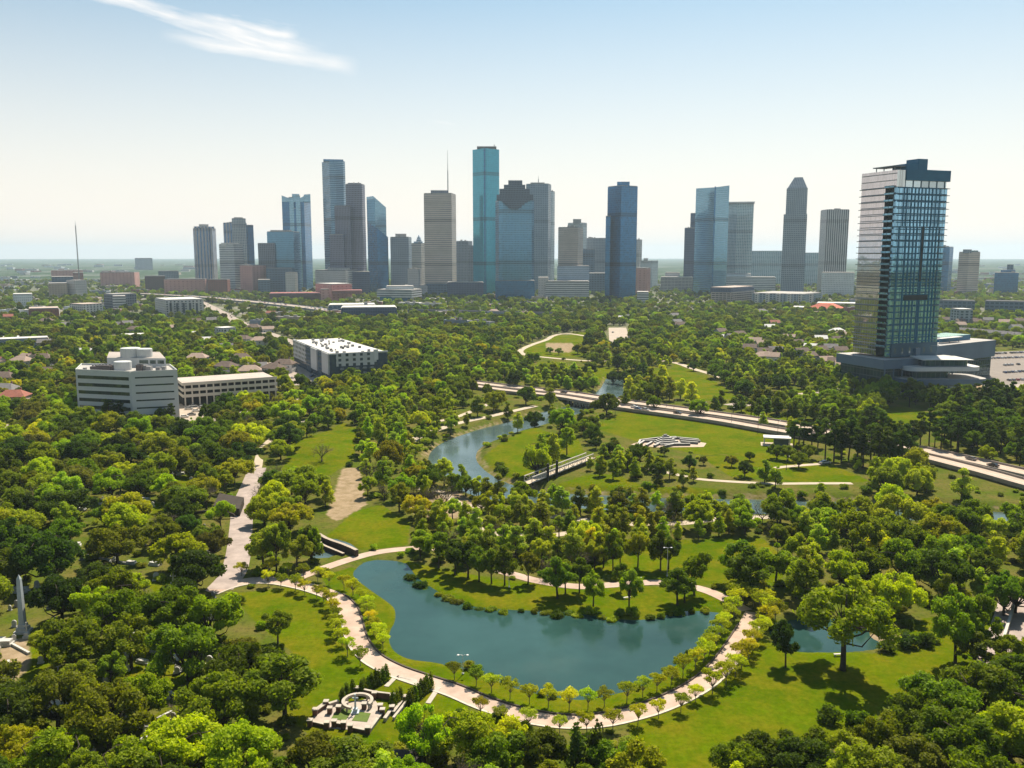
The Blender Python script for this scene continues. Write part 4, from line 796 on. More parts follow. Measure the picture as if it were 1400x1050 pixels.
# ------------------------------------------------------------------ the big glass tower
def hero():
    g1 = facade('curtain_pink', (.40, .38, .40), (.62, .58, .60), 2.2, 4.1, .93, .86, .035, .88, vary=.12); g2 = facade('curtain_blue', (.03, .10, .17), (.27, .52, .72), 2.6, 4.1, .86, .80, .10, .75, vary=.45)
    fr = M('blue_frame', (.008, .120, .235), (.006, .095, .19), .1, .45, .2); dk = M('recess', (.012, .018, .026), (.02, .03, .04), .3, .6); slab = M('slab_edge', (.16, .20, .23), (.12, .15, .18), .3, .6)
    con = M('podium_panel', (.11, .17, .23), (.085, .13, .185), .06, .6); lt = M('light_panel', (.52, .55, .56), (.44, .47, .48), .1, .5); glassd = facade('podium_glass', (.06, .09, .11), (.07, .13, .16), 3, 4, .88, .85, .08, .6)
    D = 556; C = (tx(1220)*D, D); a = math.radians(20.5); r = np.array((math.cos(a), math.sin(a))); l = np.array((-math.sin(a), math.cos(a)))
    Lr = edge_at(C, r, tx(1289)); Ll = edge_at(C, l, tx(1173)); e = empty('glass_tower', (C[0], C[1], 0), 'tall residential tower with mirror glass and balcony slabs on the right', 'tower')
    q = lambda u, v: tuple(r*v+l*u)                        # u along the left face, v along the right face
    z0, z1 = ztop(488, D), ztop(232, D)
    zc = ztop(255, D)                                       # foot of the crown
    ft = [q(0, 0), q(0, Lr), q(Ll, Lr), q(Ll, 0), q(9.2, 0), q(9.2, 3.2), q(1.6, 3.2), q(1.6, 0)]
    keep([(p[0]+C[0], p[1]+C[1]) for p in ft[:4]], 8)
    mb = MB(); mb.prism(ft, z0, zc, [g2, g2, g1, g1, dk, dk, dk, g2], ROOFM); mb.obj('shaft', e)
    # crown: glass screen on the left, solid blue band over the right face
    mb = MB(); mb.prism([q(-.1, -.1), q(-.1, Lr*.16), q(Ll+.3, Lr*.16), q(Ll+.3, -.1)], zc, z1, [facade('crown_pale', (.42, .47, .50), (.55, .60, .62), 1.6, 30, .9, .97, .06, .7), g1, g1, g1], ROOFM); mb.obj('crown_screen', e)
    zb = ztop(246, D); mb = MB(); mb.prism([q(-.8, Lr*.165), q(-.8, Lr+1.2), q(Ll, Lr+1.2), q(Ll, Lr*.165)], zb, z1+.6, fr, ROOFM, True); mb.obj('crown_band', e)
    mb = MB(); mb.prism([q(.4, Lr*.17), q(.4, Lr*.98), q(Ll-1, Lr*.98), q(Ll-1, Lr*.17)], zc, zb, facade('crown_windows', (.03, .09, .15), (.45, .55, .6), 6.4, 12, .82, 1.0, .05, .8), ROOFM); mb.obj('crown_windows', e)
    mb = MB(); mb.prism([q(2, Lr*.22), q(2, Lr*.62), q(14, Lr*.62), q(14, Lr*.22)], z1, [ztop(222.5, D), ztop(220, D), ztop(220, D), ztop(222.5, D)], fr, ROOFD); mb.obj('roof_plant', e)
    mb = MB(); mb.prism([q(1.9, Lr*.44), q(1.9, Lr*.62), q(12, Lr*.62), q(12, Lr*.44)], z1, ztop(215, D), fr, ROOFD); mb.obj('lift_tower', e)
    mb = MB(); zq = ztop(226.5, D); mb.prism([q(3, .5), q(3, Lr*.24), q(Ll*.72, Lr*.24), q(Ll*.72, .5)], zq, zq+.6, slab, slab, True)
    for u, v in ((4, 1.5), (4, 6), (13, 1.5), (20, 2)): mb.tube([(*q(u, v), z1), (*q(u, v), zq)], .3, slab, 6)
    mb.obj('roof_pergola', e)
    # balcony slabs: wide spacing above, closer below
    zs = []; z = zc-.2; zmid = ztop(309, D)
    while z > z0+3: zs.append(z); z -= 4.25 if z > zmid else 3.72
    for z in zs:
        mb = MB(); mb.prism([q(9.2, -.9), q(9.2, .15), q(Ll+1.0, .15), q(Ll+1.0, -.9)], z-.38, z, slab, bottom=True)          # fin along the left face
        mb.prism([q(1.2, -.9), q(1.2, 2.6), q(9.2, 2.6), q(9.2, -.9)], z-.34, z, slab, bottom=True)                                # balcony in the corner recess
        mb.prism([q(-.9, Lr*.86), q(-.9, Lr+1.4), q(4, Lr+1.4), q(4, Lr*.86)], z-.36, z, slab, bottom=True)                       # right-hand balcony
        mb.obj('balcony_slab', e)
        mb = MB(); mb.prism([q(1.3, -.85), q(1.3, -.79), q(9.1, -.79), q(9.1, -.85)], z, z+1.05, Mm['silver_glass']); mb.obj('balcony_rail', e)
    # frame on the right face
    mb = MB(); cols = [.155, .215, .30, .37, .44, .50, .575, .64, .71, .785, .855]; low = [.10, .235, .31, .385, .45, .545, .585, .70, .77, .835, .90]
    for grp, za, zb2 in ((cols, zmid, zc), (low, z0, zmid-.02)):
        for c in grp:
            w = .011 if grp is cols else .013
            mb.prism([q(-.22, Lr*(c-w)), q(-.22, Lr*(c+w)), q(.15, Lr*(c+w)), q(.15, Lr*(c-w))], za, zb2, fr)
    for z in zs: mb.prism([q(-.16, Lr*.03), q(-.16, Lr*.98), q(.12, Lr*.98), q(.12, Lr*.03)], z-.6, z, fr, bottom=True)
    mb.obj('facade_frame', e)
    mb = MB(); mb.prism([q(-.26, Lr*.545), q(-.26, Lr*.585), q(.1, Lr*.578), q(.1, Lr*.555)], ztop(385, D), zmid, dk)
    mb.prism([q(-.28, Lr*.27), q(-.28, Lr*.74), q(.1, Lr*.74), q(.1, Lr*.27)], ztop(411, D), ztop(404, D), dk, bottom=True); mb.obj('recess_shade', e)  # dark panels standing proud of the face, colour imitating the shade of recesses
    mb = MB(); mb.prism([q(-.7, Lr*.08), q(-.7, Lr*1.0), q(.1, Lr*1.0), q(.1, Lr*.08)], z0-.5, ztop(470, D), facade('base_panel', (.045, .10, .15), (.16, .2, .24), 6, 7, .22, .5, .1, .5), fr); mb.obj('base_panel', e)
    # podium
    zp = ztop(490, D); mb = MB(); mb.prism([q(-7, -8), q(-7, Lr+10), q(Ll+6, Lr+10), q(Ll+6, -8)], ztop(505, D-8), zp, con, ROOFM, True); mb.obj('podium', e); keep([(C[0]+p[0], C[1]+p[1]) for p in [q(-7, -8), q(-7, Lr+10), q(Ll+6, Lr+10), q(Ll+6, -8)]], 3)
    mb = MB(); mb.prism([q(-3, -4), q(-3, Lr+10), q(Ll+6, Lr+10), q(Ll+6, -4)], -.5, ztop(505, D-8), glassd); mb.obj('podium_glass', e)
    mb = MB()
    for k in range(9): mb.tube([(*q(-6, -6+k*7), -.3), (*q(-6, -6+k*7), ztop(505, D-8))], .5, con, 8)
    mb.obj('podium_column', e)
    # parking annex behind the pavilion, running off to the right
    A = np.array((tx(1278)*(D+14), D+14))-np.array(C); B = np.array((tx(1371)*(D+62), D+62))-np.array(C); t = (B-A)/np.linalg.norm(B-A); nn = np.array((-t[1], t[0])); L = np.linalg.norm(B-A)
    box = lambda u0, u1, v0, v1: [tuple(A+t*u0+nn*v0), tuple(A+t*u1+nn*v0), tuple(A+t*u1+nn*v1), tuple(A+t*u0+nn*v1)]
    zA = ztop(469, D+40); mb = MB(); mb.prism(box(-14, L, 0, 40), ztop(492, D+40), zA, con, ROOFM, True); mb.obj('annex', e); keep([(C[0]+p[0], C[1]+p[1]) for p in box(-10, L+4, 0, 40)], 3)
    mb = MB(); mb.prism(box(-10, L+3, 4, 40), -.5, ztop(492, D+40), glassd); mb.obj('annex_glass', e)
    mb = MB(); mb.prism(box(L*.42, L*.86, 12, 30), zA, ztop(459, D+55), fr, facade('green_roof', (.2, .36, .30), (.25, .4, .34), 5, 5)); mb.obj('roof_pavilion', e)
    mb = MB(); mb.prism(box(L*.30, L*.62, 6, 11), ztop(461, D+50), ztop(461, D+50)+.5, con, ROOFW, True)
    for u in (L*.32, L*.46, L*.6): mb.tube([(*(A+t*u+nn*8), zA), (*(A+t*u+nn*8), ztop(461, D+50))], .25, slab, 6)
    mb.obj('roof_canopy', e)
    # restaurant pavilion with curved slabs
    D2 = D-14; A2 = np.array((tx(1246)*D2, D2))-np.array(C); B2 = np.array((tx(1368)*(D2+2), D2+2))-np.array(C); t2 = (B2-A2)/np.linalg.norm(B2-A2); n2 = np.array((-t2[1], t2[0])); L2 = np.linalg.norm(B2-A2)
    def rounded(u0, u1, v0, v1, rad, k=6):
        pts = []
        for cu, cv, s in ((u1-rad, v0+rad, -PI/2), (u1-rad, v1-rad, 0), (u0+rad, v1-rad, PI/2), (u0+rad, v0+rad, PI)):
            for i in range(k+1):
                b = s+PI/2*i/k; pts.append(tuple(A2+t2*(cu+rad*math.cos(b))+n2*(cv+rad*math.sin(b))))
        return pts
    keep([(C[0]+p[0], C[1]+p[1]) for p in rounded(-4, L2+2, -5, 28, 6)], 3)
    for (u0, u1, v0, ya, yb, m_) in ((-1, L2, 0, 519, 527, con), (4, L2*.93, 1.5, 503, 508.5, lt)):
        mb = MB(); mb.prism(rounded(u0, u1, v0, 27, 7), ztop(yb, D2), ztop(ya, D2), m_, ROOFW if m_ is lt else ROOFM, True); mb.obj('curved_slab', e)
    for (u0, u1, v0, ya, yb) in ((4, L2-5, 4, 527, 552), (10, L2*.6, 6, 508, 520), (16, L2*.80, 5, 494, 504)):
        mb = MB(); mb.prism(rounded(u0, u1, v0, 25, 4), max(-.5, ztop(yb, D2)), ztop(ya, D2), Mm['podium_glass'], ROOFD); mb.obj('glass_wall', e)
    mb = MB(); z_ = ztop(492.5, D2); zr = ztop(487.5, D2+20); ro = [A2+t2*13+n2*3, A2+t2*L2*.83+n2*3, A2+t2*L2*.83+n2*27, A2+t2*13+n2*27]; mb.prism([tuple(p) for p in ro], z_-.5, [z_, z_-.4, zr-.6, zr+1], lt, ROOFW, True); mb.obj('white_roof', e)
    mb = MB()
    for k in range(5): mb.tube([(*(A2+t2*(8+k*11)+n2*1.5), -.3), (*(A2+t2*(8+k*11)+n2*1.5), ztop(527, D2))], .45, con, 8)
    mb.obj('column', e)
hero()
# ------------------------------------------------------------------ white office building on the left
def office():
    wl = M('white_concrete', (.56, .57, .55), (.48, .49, .48), .06, .75); gl = facade('ribbon_glass', (.03, .05, .05), (.06, .085, .08), 2.4, 9, .94, 1.0, .05, .55, vary=.7)
    D = W(168, 577)[1]; C = np.array((tx(168)*D, D)); Lp = np.array((tx(91.5)*(D+9), D+9)); Rp = np.array((tx(233.5)*(D+7), D+7))
    e = empty('office_building', (C[0], C[1], 0), 'white angled office building with ribbon windows on the left', 'office building')
    bL, bR = Lp+np.array((-9, 25)), Rp+np.array((-13, 24)); zt = ztop(509, D)-.4; ft = [tuple(p-C) for p in (Lp, C, Rp, bR, bL)]
    keep([tuple(p) for p in (Lp, C, Rp, bR, bL)], 4); mb = MB(); mb.prism(ft, -.5, zt, wl, ROOFM)
    mb.obj('wall', e)
    for pa, pb, hh, ins, rows in ((Lp, C, 1.75, 1.2, 6), (C, Rp, .75, 2.0, 6)):
        d = (pb-pa)/np.linalg.norm(pb-pa); n_ = np.array((d[1], -d[0])); L = np.linalg.norm(pb-pa)
        for k in range(rows):
            zz = zt-2.2-k*3.95
            if zz-hh < .6: continue
            p0, p1 = pa+d*ins-C, pb-d*ins-C; mb = MB(); mb.prism([tuple(p0+n_*.05), tuple(p1+n_*.05), tuple(p1-n_*.3), tuple(p0-n_*.3)], zz-hh, zz, gl, bottom=True); mb.obj('window_band', e)
    mb = MB()
    for i in range(5):
        a, b = np.array(ft[i]), np.array(ft[(i+1) % 5]); d = (b-a)/np.linalg.norm(b-a); n_ = np.array((-d[1], d[0])); mb.prism([tuple(a+d*.01), tuple(b-d*.41), tuple(b-d*.41+n_*.4), tuple(a+d*.01+n_*.4)], zt, zt+.9, wl)
    mb.obj('parapet', e)
    # rear wing, one storey higher
    o = np.array((1, 22)); rf = [Lp-C+np.array((9, 17)), Rp-C+np.array((-12, 16)), Rp-C+np.array((-28, 48)), Lp-C+np.array((-3, 46))]; z2 = ztop(489, D+26)
    keep([tuple(p+C) for p in rf], 4); mb = MB(); mb.prism([tuple(p) for p in rf], -.5, z2, wl, M('office_roof', (.42, .36, .32), (.33, .29, .26), .06)); w = mb.obj('rear_wing', e)
    d = (rf[1]-rf[0])/np.linalg.norm(rf[1]-rf[0]); n_ = np.array((d[1], -d[0])); L = np.linalg.norm(rf[1]-rf[0])
    for u0, u1 in ((.55, .70), (.73, .83), (.86, .97)):
        mb = MB(); p0, p1 = rf[0]+d*L*u0, rf[0]+d*L*u1; mb.prism([tuple(p0+n_*.05), tuple(p1+n_*.05), tuple(p1-n_*.2), tuple(p0-n_*.2)], z2-3.0, z2-1.1, gl, bottom=True); mb.obj('window_band', w)
    for px, py, r_, h in ((170, 493, 5.2, 4.6), (189, 491, 4.2, 4.2)):
        mb = MB(); y = D+30; mb.lathe([(r_, z2), (r_, z2+h), (r_*.96, z2+h+.3), (0, z2+h+.3)], wl, 20, tx(px)*y-C[0], y-C[1]); mb.obj('roof_drum', e)
    mb = MB(); y = D+13; mb.lathe([(4.4, zt), (4.4, zt+4.2), (4.2, zt+4.5), (0, zt+4.5)], wl, 20, tx(158)*y-C[0], y-C[1]); mb.obj('roof_drum', e)
    dkp = M('roof_plant_dark', (.07, .06, .06), (.12, .1, .1), .8, .7)
    for px, w_, dp, h, m_ in ((120, 6, 4, 2.2, dkp), (130, 7, 5, 2.6, dkp), (140, 6, 4, 2.0, dkp), (180, 3, 3, 3.0, dkp), (186, 3.6, 3, 2.6, PLANT), (193, 2.5, 3, 2.2, PLANT), (206, 2, 2, 1.8, PLANT), (214, 2, 2, 2.2, PLANT), (104, 1.5, 1.5, 1.5, PLANT)):
        y = D+8+rnd.random()*3; x = tx(px)*y-C[0]; mb = MB(); mb.box(x-w_/2, x+w_/2, y-C[1], y-C[1]+dp, zt, zt+h, m_)
        if m_ is dkp:
            for k in range(4): mb.tube([(x-w_/2+w_*(k+.5)/4, y-C[1]+dp/2, zt+h), (x-w_/2+w_*(k+.5)/4, y-C[1]+dp/2, zt+h+.7)], .45, PLANT, 8)
        mb.obj('roof_unit', e)
    mb = MB(); p0, p1 = Lp+(C-Lp)*.60-C, Lp+(C-Lp)*.72-C; mb.prism([tuple(p0+np.array((0, -.12))), tuple(p1+np.array((0, -.12))), tuple(p1), tuple(p0)], -.2, 3.2, gl, bottom=True); mb.obj('entrance', e)
office()
def garage():
    D = W(300, 549)[1]; ft = foot(228, 240, 372, D-18, 9); e = empty('parking_garage', (ft[0][0], ft[0][1], 0), 'two-deck cream parking garage beside the white office building', 'garage'); C = np.array(ft[0]); keep(ft, 4)
    F0 = [np.array(p)-C for p in ft]; d = (F0[1]-F0[0]); L = np.linalg.norm(d); d /= L; n_ = np.array((-d[1], d[0])); L2 = 32.0
    bx = lambda u0, u1, v0, v1: [tuple(d*u0+n_*v0), tuple(d*u1+n_*v0), tuple(d*u1+n_*v1), tuple(d*u0+n_*v1)]
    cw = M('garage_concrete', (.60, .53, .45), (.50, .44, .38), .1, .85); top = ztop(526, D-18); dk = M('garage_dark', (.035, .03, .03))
    for k, z in enumerate((top, top-3.4, top-6.8)):
        if z < 1: continue
        mb = MB(); mb.prism(bx(0, L, 0, L2), z-.5, z, cw, M('garage_roof', (.50, .42, .36), (.40, .34, .30), .1), True); mb.obj('deck', e)
        mb = MB(); mb.prism(bx(0, L, -.25, 0), z-.6, z+1.1, cw, bottom=True); mb.prism(bx(-.3, 0, -.25, L2), z-.6, z+1.1, cw); mb.obj('parapet', e)
    mb = MB(); mb.prism(bx(.5, L-.5, 4, L2-1), -.5, top-.6, dk); mb.obj('shade_fill', e)  # near-black block filling the decks, its colour standing in for their shade
    for k in range(14):
        mb = MB(); u = 1+k*(L-2)/13; mb.prism(bx(u-.35, u+.35, -.1, .6), -.5, top-.5, cw); mb.obj('column', e)
garage()
def apartment():
    D = W(447, 523)[1]; C = np.array((tx(447)*D, D)); e = empty('apartment_building', (C[0], C[1], 0), 'long navy and white apartment block with a white roof left of centre', 'apartments')
    a = -math.atan(tx(447))+math.radians(14); r = np.array((math.cos(a), math.sin(a))); l = np.array((-math.sin(a), math.cos(a))); Lr = edge_at(C, r, tx(527)); Ll = min(135, edge_at(C, l, tx(397)))
    zt = ztop(485, D); q = lambda u, v: tuple(l*u+r*v); nv, wh = Mm['apt_navy'], Mm['apt_white']; pw = M('white_panel', (.60, .59, .57), (.52, .51, .5), .08, .7); bl = facade('apt_blue', (.045, .085, .13), (.08, .11, .14), 3.4, 3.3, .4, .5, .15, .4)
    keep([tuple(np.array(q(*p))+C) for p in ((0, 0), (0, Lr), (Ll, Lr), (Ll, 0))], 4)
    mb = MB(); mb.prism([q(0, 0), q(0, Lr), q(Ll, Lr*.92), q(Ll, 0)], -.5, zt, nv, ROOFW); mb.obj('wall', e)
    rf = M('roof_edge', (.66, .65, .62), (.55, .54, .52), .1)
    mb = MB()
    for f in ([q(-.3, -.3), q(-.3, Lr+.3), q(.3, Lr+.3), q(.3, -.3)], [q(.3, -.3), q(Ll, -.3), q(Ll, .3), q(.3, .3)]): mb.prism(f, zt-.1, zt+.9, rf, bottom=True)
    mb.obj('parapet', e)
    mb = MB(); mb.prism([q(-.45, Lr*.10), q(-.45, Lr*.80), q(.2, Lr*.80), q(.2, Lr*.10)], zt-8.2, zt+.4, wh, bottom=True); mb.obj('upper_front', e)
    mb = MB(); mb.prism([q(-.6, Lr*.76), q(-.6, Lr*.83), q(1.5, Lr*.83), q(1.5, Lr*.76)], zt-5, zt+2.2, pw, bottom=True); mb.obj('stair_head', e)
    for u0, u1, zb, m_, p_ in ((2, 20, 5, pw, 1.0), (34, 52, 4, pw, 1.2), (70, Ll-2, 6, wh, .9), (22, 33, -.4, bl, .5), (54, 69, -.4, bl, .7)):
        mb = MB(); mb.prism([q(u0, -p_), q(u0, .2), q(u1, .2), q(u1, -p_)], zb, zt+.3 if m_ is not bl else zt-1, m_, rf, True); mb.obj('bay', e)
    for k in range(3):
        for j in range(5):
            mb = MB(); v = Lr*(.16+.13*j); mb.prism([q(-1.6, v), q(-1.6, v+2.6), q(-.1, v+2.6), q(-.1, v)], zt-13.6+k*3.3-3.3, zt-13.4+k*3.3-3.3, rf, bottom=True); mb.prism([q(-1.6, v), q(-1.6, v+2.6), q(-1.54, v+2.6), q(-1.54, v)], zt-13.4+k*3.3-3.3, zt-12.4+k*3.3-3.3, STEEL); mb.obj('balcony', e)
    for k in range(46):
        u, v = 4+rnd.random()*(Ll-8), Lr*(.12+.72*rnd.random()); s = .8+rnd.random()*1.1; h = .8+rnd.random()*.9; mb = MB(); mb.prism([q(u, v), q(u, v+s), q(u+s, v+s), q(u+s, v)], zt, zt+h, PLANT if rnd.random() < .85 else ROOFD); mb.obj('roof_unit', e)
apartment()
# ================================================================== HOUSES
def house_parts(w, d, h, rh, wall, roof, hip, seed):
    mb = MB(); mb.box(-w/2, w/2, -d/2, d/2, -.3, h, wall); 
    if not hip:
        for s in (-1, 1): mb.face([(s*w/2, -d/2, h), (s*w/2, d/2, h), (s*w/2, 0, h+rh)], wall)
    me_w = mb.mesh('wall'); mb = MB(); o = .5; i = w*.28 if hip else 0
    z = h-.15
    A, B, Cc, Dd = (-w/2-o, -d/2-o, z), (w/2+o, -d/2-o, z), (w/2+o, d/2+o, z), (-w/2-o, d/2+o, z); r0, r1 = (-w/2-o+i, 0, h+rh), (w/2+o-i, 0, h+rh)
    mb.face([A, B, r1, r0], roof); mb.face([Cc, Dd, r0, r1], roof)
    if hip: mb.face([B, Cc, r1], roof); mb.face([Dd, A, r0], roof)
    mb.face([(p[0], p[1], p[2]-.22) for p in (Dd, Cc, B, A)], roof)
    rr = mb.mesh('roof'); mb = MB(); mb.box(w*.2, w*.2+.8, d*.12, d*.12+.8, h, h+rh+.9, M('chimney_brick', (.25, .13, .10)))
    ch = mb.mesh('chimney'); mb = MB()
    for k in range(3):
        for zz in ((.9, 2.2),) if h < 4.5 else ((.9, 2.2), (3.8, 5.1)):
            x = -w*.32+k*w*.32; mb.box(x-.6, x+.6, -d/2-.04, -d/2+.05, zz[0], zz[1], M('house_glass', (.05, .06, .08), (.09, .1, .12), .5, .2, 0, 0, .6))
            mb.box(w/2-.05, w/2+.04, -d*.3+k*d*.3-.5, -d*.3+k*d*.3+.5, zz[0], zz[1], MATS['house_glass'])
    wi = mb.mesh('window')
    return [('wall', me_w, [('window', wi)]), ('roof', rr, [('chimney', ch)])]
RC = {'brown': M('roof_brown', (.17, .12, .095), (.11, .08, .065), .5, .9), 'grey': M('roof_grey', (.21, .195, .19), (.14, .13, .13), .5, .9), 'tan': M('roof_tan2', (.38, .28, .22), (.29, .21, .17), .4, .9), 'red': M('roof_red', (.34, .12, .08), (.23, .085, .06), .5, .85), 'dark': M('roof_slate', (.075, .075, .08), (.05, .05, .055), .5, .85), 'white': M('roof_membrane', (.72, .70, .66), (.58, .56, .53), .3, .8)}
WC = {'cream': M('wall_cream', (.52, .47, .38)), 'white': M('wall_white', (.62, .61, .58)), 'grey': M('wall_grey', (.32, .34, .36)), 'brick': M('wall_brick', (.26, .14, .11))}
HP = {}
def hproto(roof, wall, k):
    key = (roof, wall, k)
    if key not in HP:
        w, d, h, rh, hip = ((13, 9, 4.2, 2.8, False), (15, 11, 6.6, 3.2, True), (11, 9, 7.2, 3.0, False))[k]; HP[key] = house_parts(w, d, h, rh, WC[wall], RC[roof], hip, k)
    return HP[key]
# landmarks used to say where a thing stands
LMK = [('the white office building', 165, 578), ('the parking garage', 320, 550), ('the apartment block', 470, 520), ('the glass tower', 1215, 520), ('the event lawn', 940, 585), ('the terraced fountain', 912, 606), ('the footbridge', 765, 650), ('the road bridge', 830, 556), ('the oval lawn', 760, 475),
       ('the grassy mound', 440, 605), ('the stone garden', 485, 975), ('the obelisk', 32, 862), ('the weir', 455, 750), ('the small pond', 1120, 870), ('the large pond', 720, 890), ('the meadow', 430, 860), ('the right lawn', 1130, 950), ('the cemetery drive', 330, 730), ('the bayou bend', 630, 620), ('the lower bayou', 960, 693),
       ('the pine grove', 1220, 630), ('the right parkway', 1330, 635), ('the south lawn', 1080, 645), ('the office car park', 265, 565), ('the left street', 40, 582), ('the freeway', 330, 445), ('the radio mast', 106, 405), ('the tower car park', 1385, 510), ('the villa roof', 1130, 432), ('the far parking lot', 845, 460), ('the peninsula', 760, 815), ('the edge road', 1380, 850), ('the cypress rows', 540, 950), ('the leafless tree', 605, 700), ('the white shelter', 1060, 605), ('the slope lawn', 930, 520), ('the middle trail', 700, 728), ('the glade', 950, 770), ('the left lower corner', 20, 1040), ('the right lower corner', 1380, 1040), ('the bottom edge', 700, 1050), ('the left cemetery', 60, 680), ('the cemetery cross', 235, 735)]
LMW = np.array([W(a, b) for _, a, b in LMK])
def where(x, y):
    d = np.hypot(LMW[:, 0]-x, LMW[:, 1]-y)/np.maximum(40, LMW[:, 1]*.5+40); i = int(np.argmin(d)); lx, ly = LMW[i]; th = math.atan2(lx, ly)
    dx, dy = x-lx, y-ly; lat = dx*math.cos(th)-dy*math.sin(th); dep = dx*math.sin(th)+dy*math.cos(th)
    rel = 'beside' if math.hypot(dx, dy) < 9 else (('right of' if lat > 0 else 'left of') if abs(lat) > abs(dep) else ('beyond' if dep > 0 else 'in front of'))
    return rel+' '+LMK[i][0]
ORD = ['first', 'second', 'third', 'fourth', 'fifth', 'sixth', 'seventh', 'eighth', 'ninth', 'tenth', 'eleventh', 'twelfth', 'thirteenth', 'fourteenth', 'fifteenth', 'sixteenth', 'seventeenth', 'eighteenth', 'nineteenth', 'twentieth']
NAMED = {}
def name_later(e, what, plural, x, y):
    """collect things by how they look and where they stand; number look-alikes across the view"""
    NAMED.setdefault((what, plural, where(x, y)), []).append((proj(x, y)[0], e))
def finish_names():
    for (what, plural, wh), L in NAMED.items():
        L.sort(key=lambda t: t[0]); n = len(L)
        for i, (_, e) in enumerate(L):
            if n == 1: e['label'] = what+' '+wh
            elif i == 0: e['label'] = 'leftmost of the '+plural+' '+wh
            elif i == n-1: e['label'] = 'rightmost of the '+plural+' '+wh
            elif i == n-2 and n > 4: e['label'] = 'second from right of the '+plural+' '+wh
            else: e['label'] = (ORD[i] if i < len(ORD) else 'a later one')+' from left of the '+plural+' '+wh
def house(px, py, roof, wall, k, rz=None, sc=1.0, world=None):
    x, y = world or W(px, py); a = rnd.uniform(-.5, .5) if rz is None else rz
    e = inst('house', hproto(roof, wall, k), (x, y, 0), a, (sc, sc, sc), None, 'house', 'houses among the trees'); name_later(e, roof+'-roofed '+wall+' house', roof+'-roofed '+wall+' houses', x, y); FOOT.append(([(x-7*sc, y-5*sc), (x+7*sc, y-5*sc), (x+7*sc, y+5*sc), (x-7*sc, y+5*sc)], 2))
for a in ((5,528,'brown','grey',1),(20,556,'red','cream',1),(52,560,'tan','cream',0),(58,500,'brown','grey',1),(72,515,'brown','brick',0),(8,546,'grey','brick',1),(30,447,'red','brick',0),(12,440,'red','brick',2),(175,450,'grey','brick',2),(185,458,'brown','grey',1),(162,452,'grey','brick',2),(118,487,'white','cream',0),(85,497,'brown','cream',0),
          (330,500,'brown','white',1),(352,508,'grey','cream',0),(300,520,'dark','grey',0),(310,512,'brown','grey',1),(342,518,'tan','cream',1),(285,470,'white','cream',0),(262,462,'white','white',0),(240,452,'tan','white',0),(375,515,'brown','white',1),(355,528,'grey','white',0),
          (1095,492,'brown','grey',2),(1105,498,'brown','grey',2),(1120,489,'brown','white',2),(1135,486,'grey','white',2),(1148,490,'brown','grey',2),(1128,505,'tan','grey',2),(1142,507,'brown','white',2),(1152,512,'tan','white',2),(1160,500,'brown','grey',2),(1032,476,'tan','grey',2),(1042,480,'tan','white',2),(1025,486,'brown','grey',2),(1045,492,'brown','grey',2),(1060,490,'grey','grey',2),
          (1088,474,'brown','grey',0),(1110,480,'white','grey',0),(1140,478,'brown','white',2),(1062,462,'brown','brick',0),(1078,466,'tan','brick',0),(925,448,'grey','white',2),(930,452,'brown','white',2),(985,462,'brown','grey',2),(1000,470,'grey','white',2),(1010,466,'brown','white',2)): house(*a)
for i in range(11): house(1318+i*9.5, 459+i*.9, 'grey', 'white', 2, -.42, .85)
for i in range(5): house(1290+i*11, 446+rnd.uniform(-2, 2), 'brown', 'cream', 2)
for i, (px, py) in enumerate(((1312,452),(1328,446),(1350,445),(1372,448),(1392,446),(1388,456))): house(px, py, ('tan', 'brown', 'grey')[i % 3], ('cream', 'white')[i % 2], 2)
for i in range(46):                                     # houses glimpsed between the crowns
    px, py = (rnd.uniform(-30, 390), rnd.uniform(430, 515)) if i < 24 else ((rnd.uniform(560, 900), rnd.uniform(428, 445)) if i < 31 else (rnd.uniform(920, 1160), rnd.uniform(430, 500)))
    if 85 < px < 240 and py > 475 or any(in_poly(np.array([W(px, py)[0]]), np.array([W(px, py)[1]]), p)[0] for p in LAWN.values()) or (920 < px < 1000 and py > 470): continue
    house(px, py, rnd.choice(('brown', 'grey', 'tan', 'white', 'white', 'red')), rnd.choice(('cream', 'white', 'grey')), rnd.randrange(3))
# flat-roofed sheds, shops and offices of the town further out
SH = {}
def shed(px, py, m, r, w, d, h, rz=0.0):
    x, y = W(px, py); key = (m, r)
    if key not in SH:
        mb = MB(); mb.box(-.5, .5, -.5, .5, 0, 1, Mm[m], Mm[r]); mb.box(-.5, .5, -.5, -.46, 1, 1.08, Mm[m]); mb.box(-.5, -.47, -.46, .5, 1, 1.08, Mm[m]); a = mb.mesh('wall'); mb = MB(); mb.box(-.25, -.05, -.1, .15, 1, 1.22, PLANT); mb.box(.1, .22, .05, .25, 1, 1.3, PLANT); SH[key] = [('wall', a, [('roof_unit', mb.mesh('roof_unit'))])]
    e = inst('warehouse', SH[key], (x, y, 0), rz, (w, d, h), None, 'building', 'low flat-roofed buildings of the town'); FOOT.append(([(x-w/2, y-d/2), (x+w/2, y-d/2), (x+w/2, y+d/2), (x-w/2, y+d/2)], 3))
    c = {'flat_roof': 'grey-roofed', 'white_roof': 'white-roofed', 'dark_roof': 'dark-roofed', 'roof_tan': 'tan-roofed'}[r]; nm = {'pale_wall': 'pale', 'tan': 'tan', 'brick': 'brick', 'grey_plain': 'grey', 'white_fine': 'white'}[m]
    name_later(e, c+' '+nm+' low building', c+' '+nm+' low buildings', x, y)
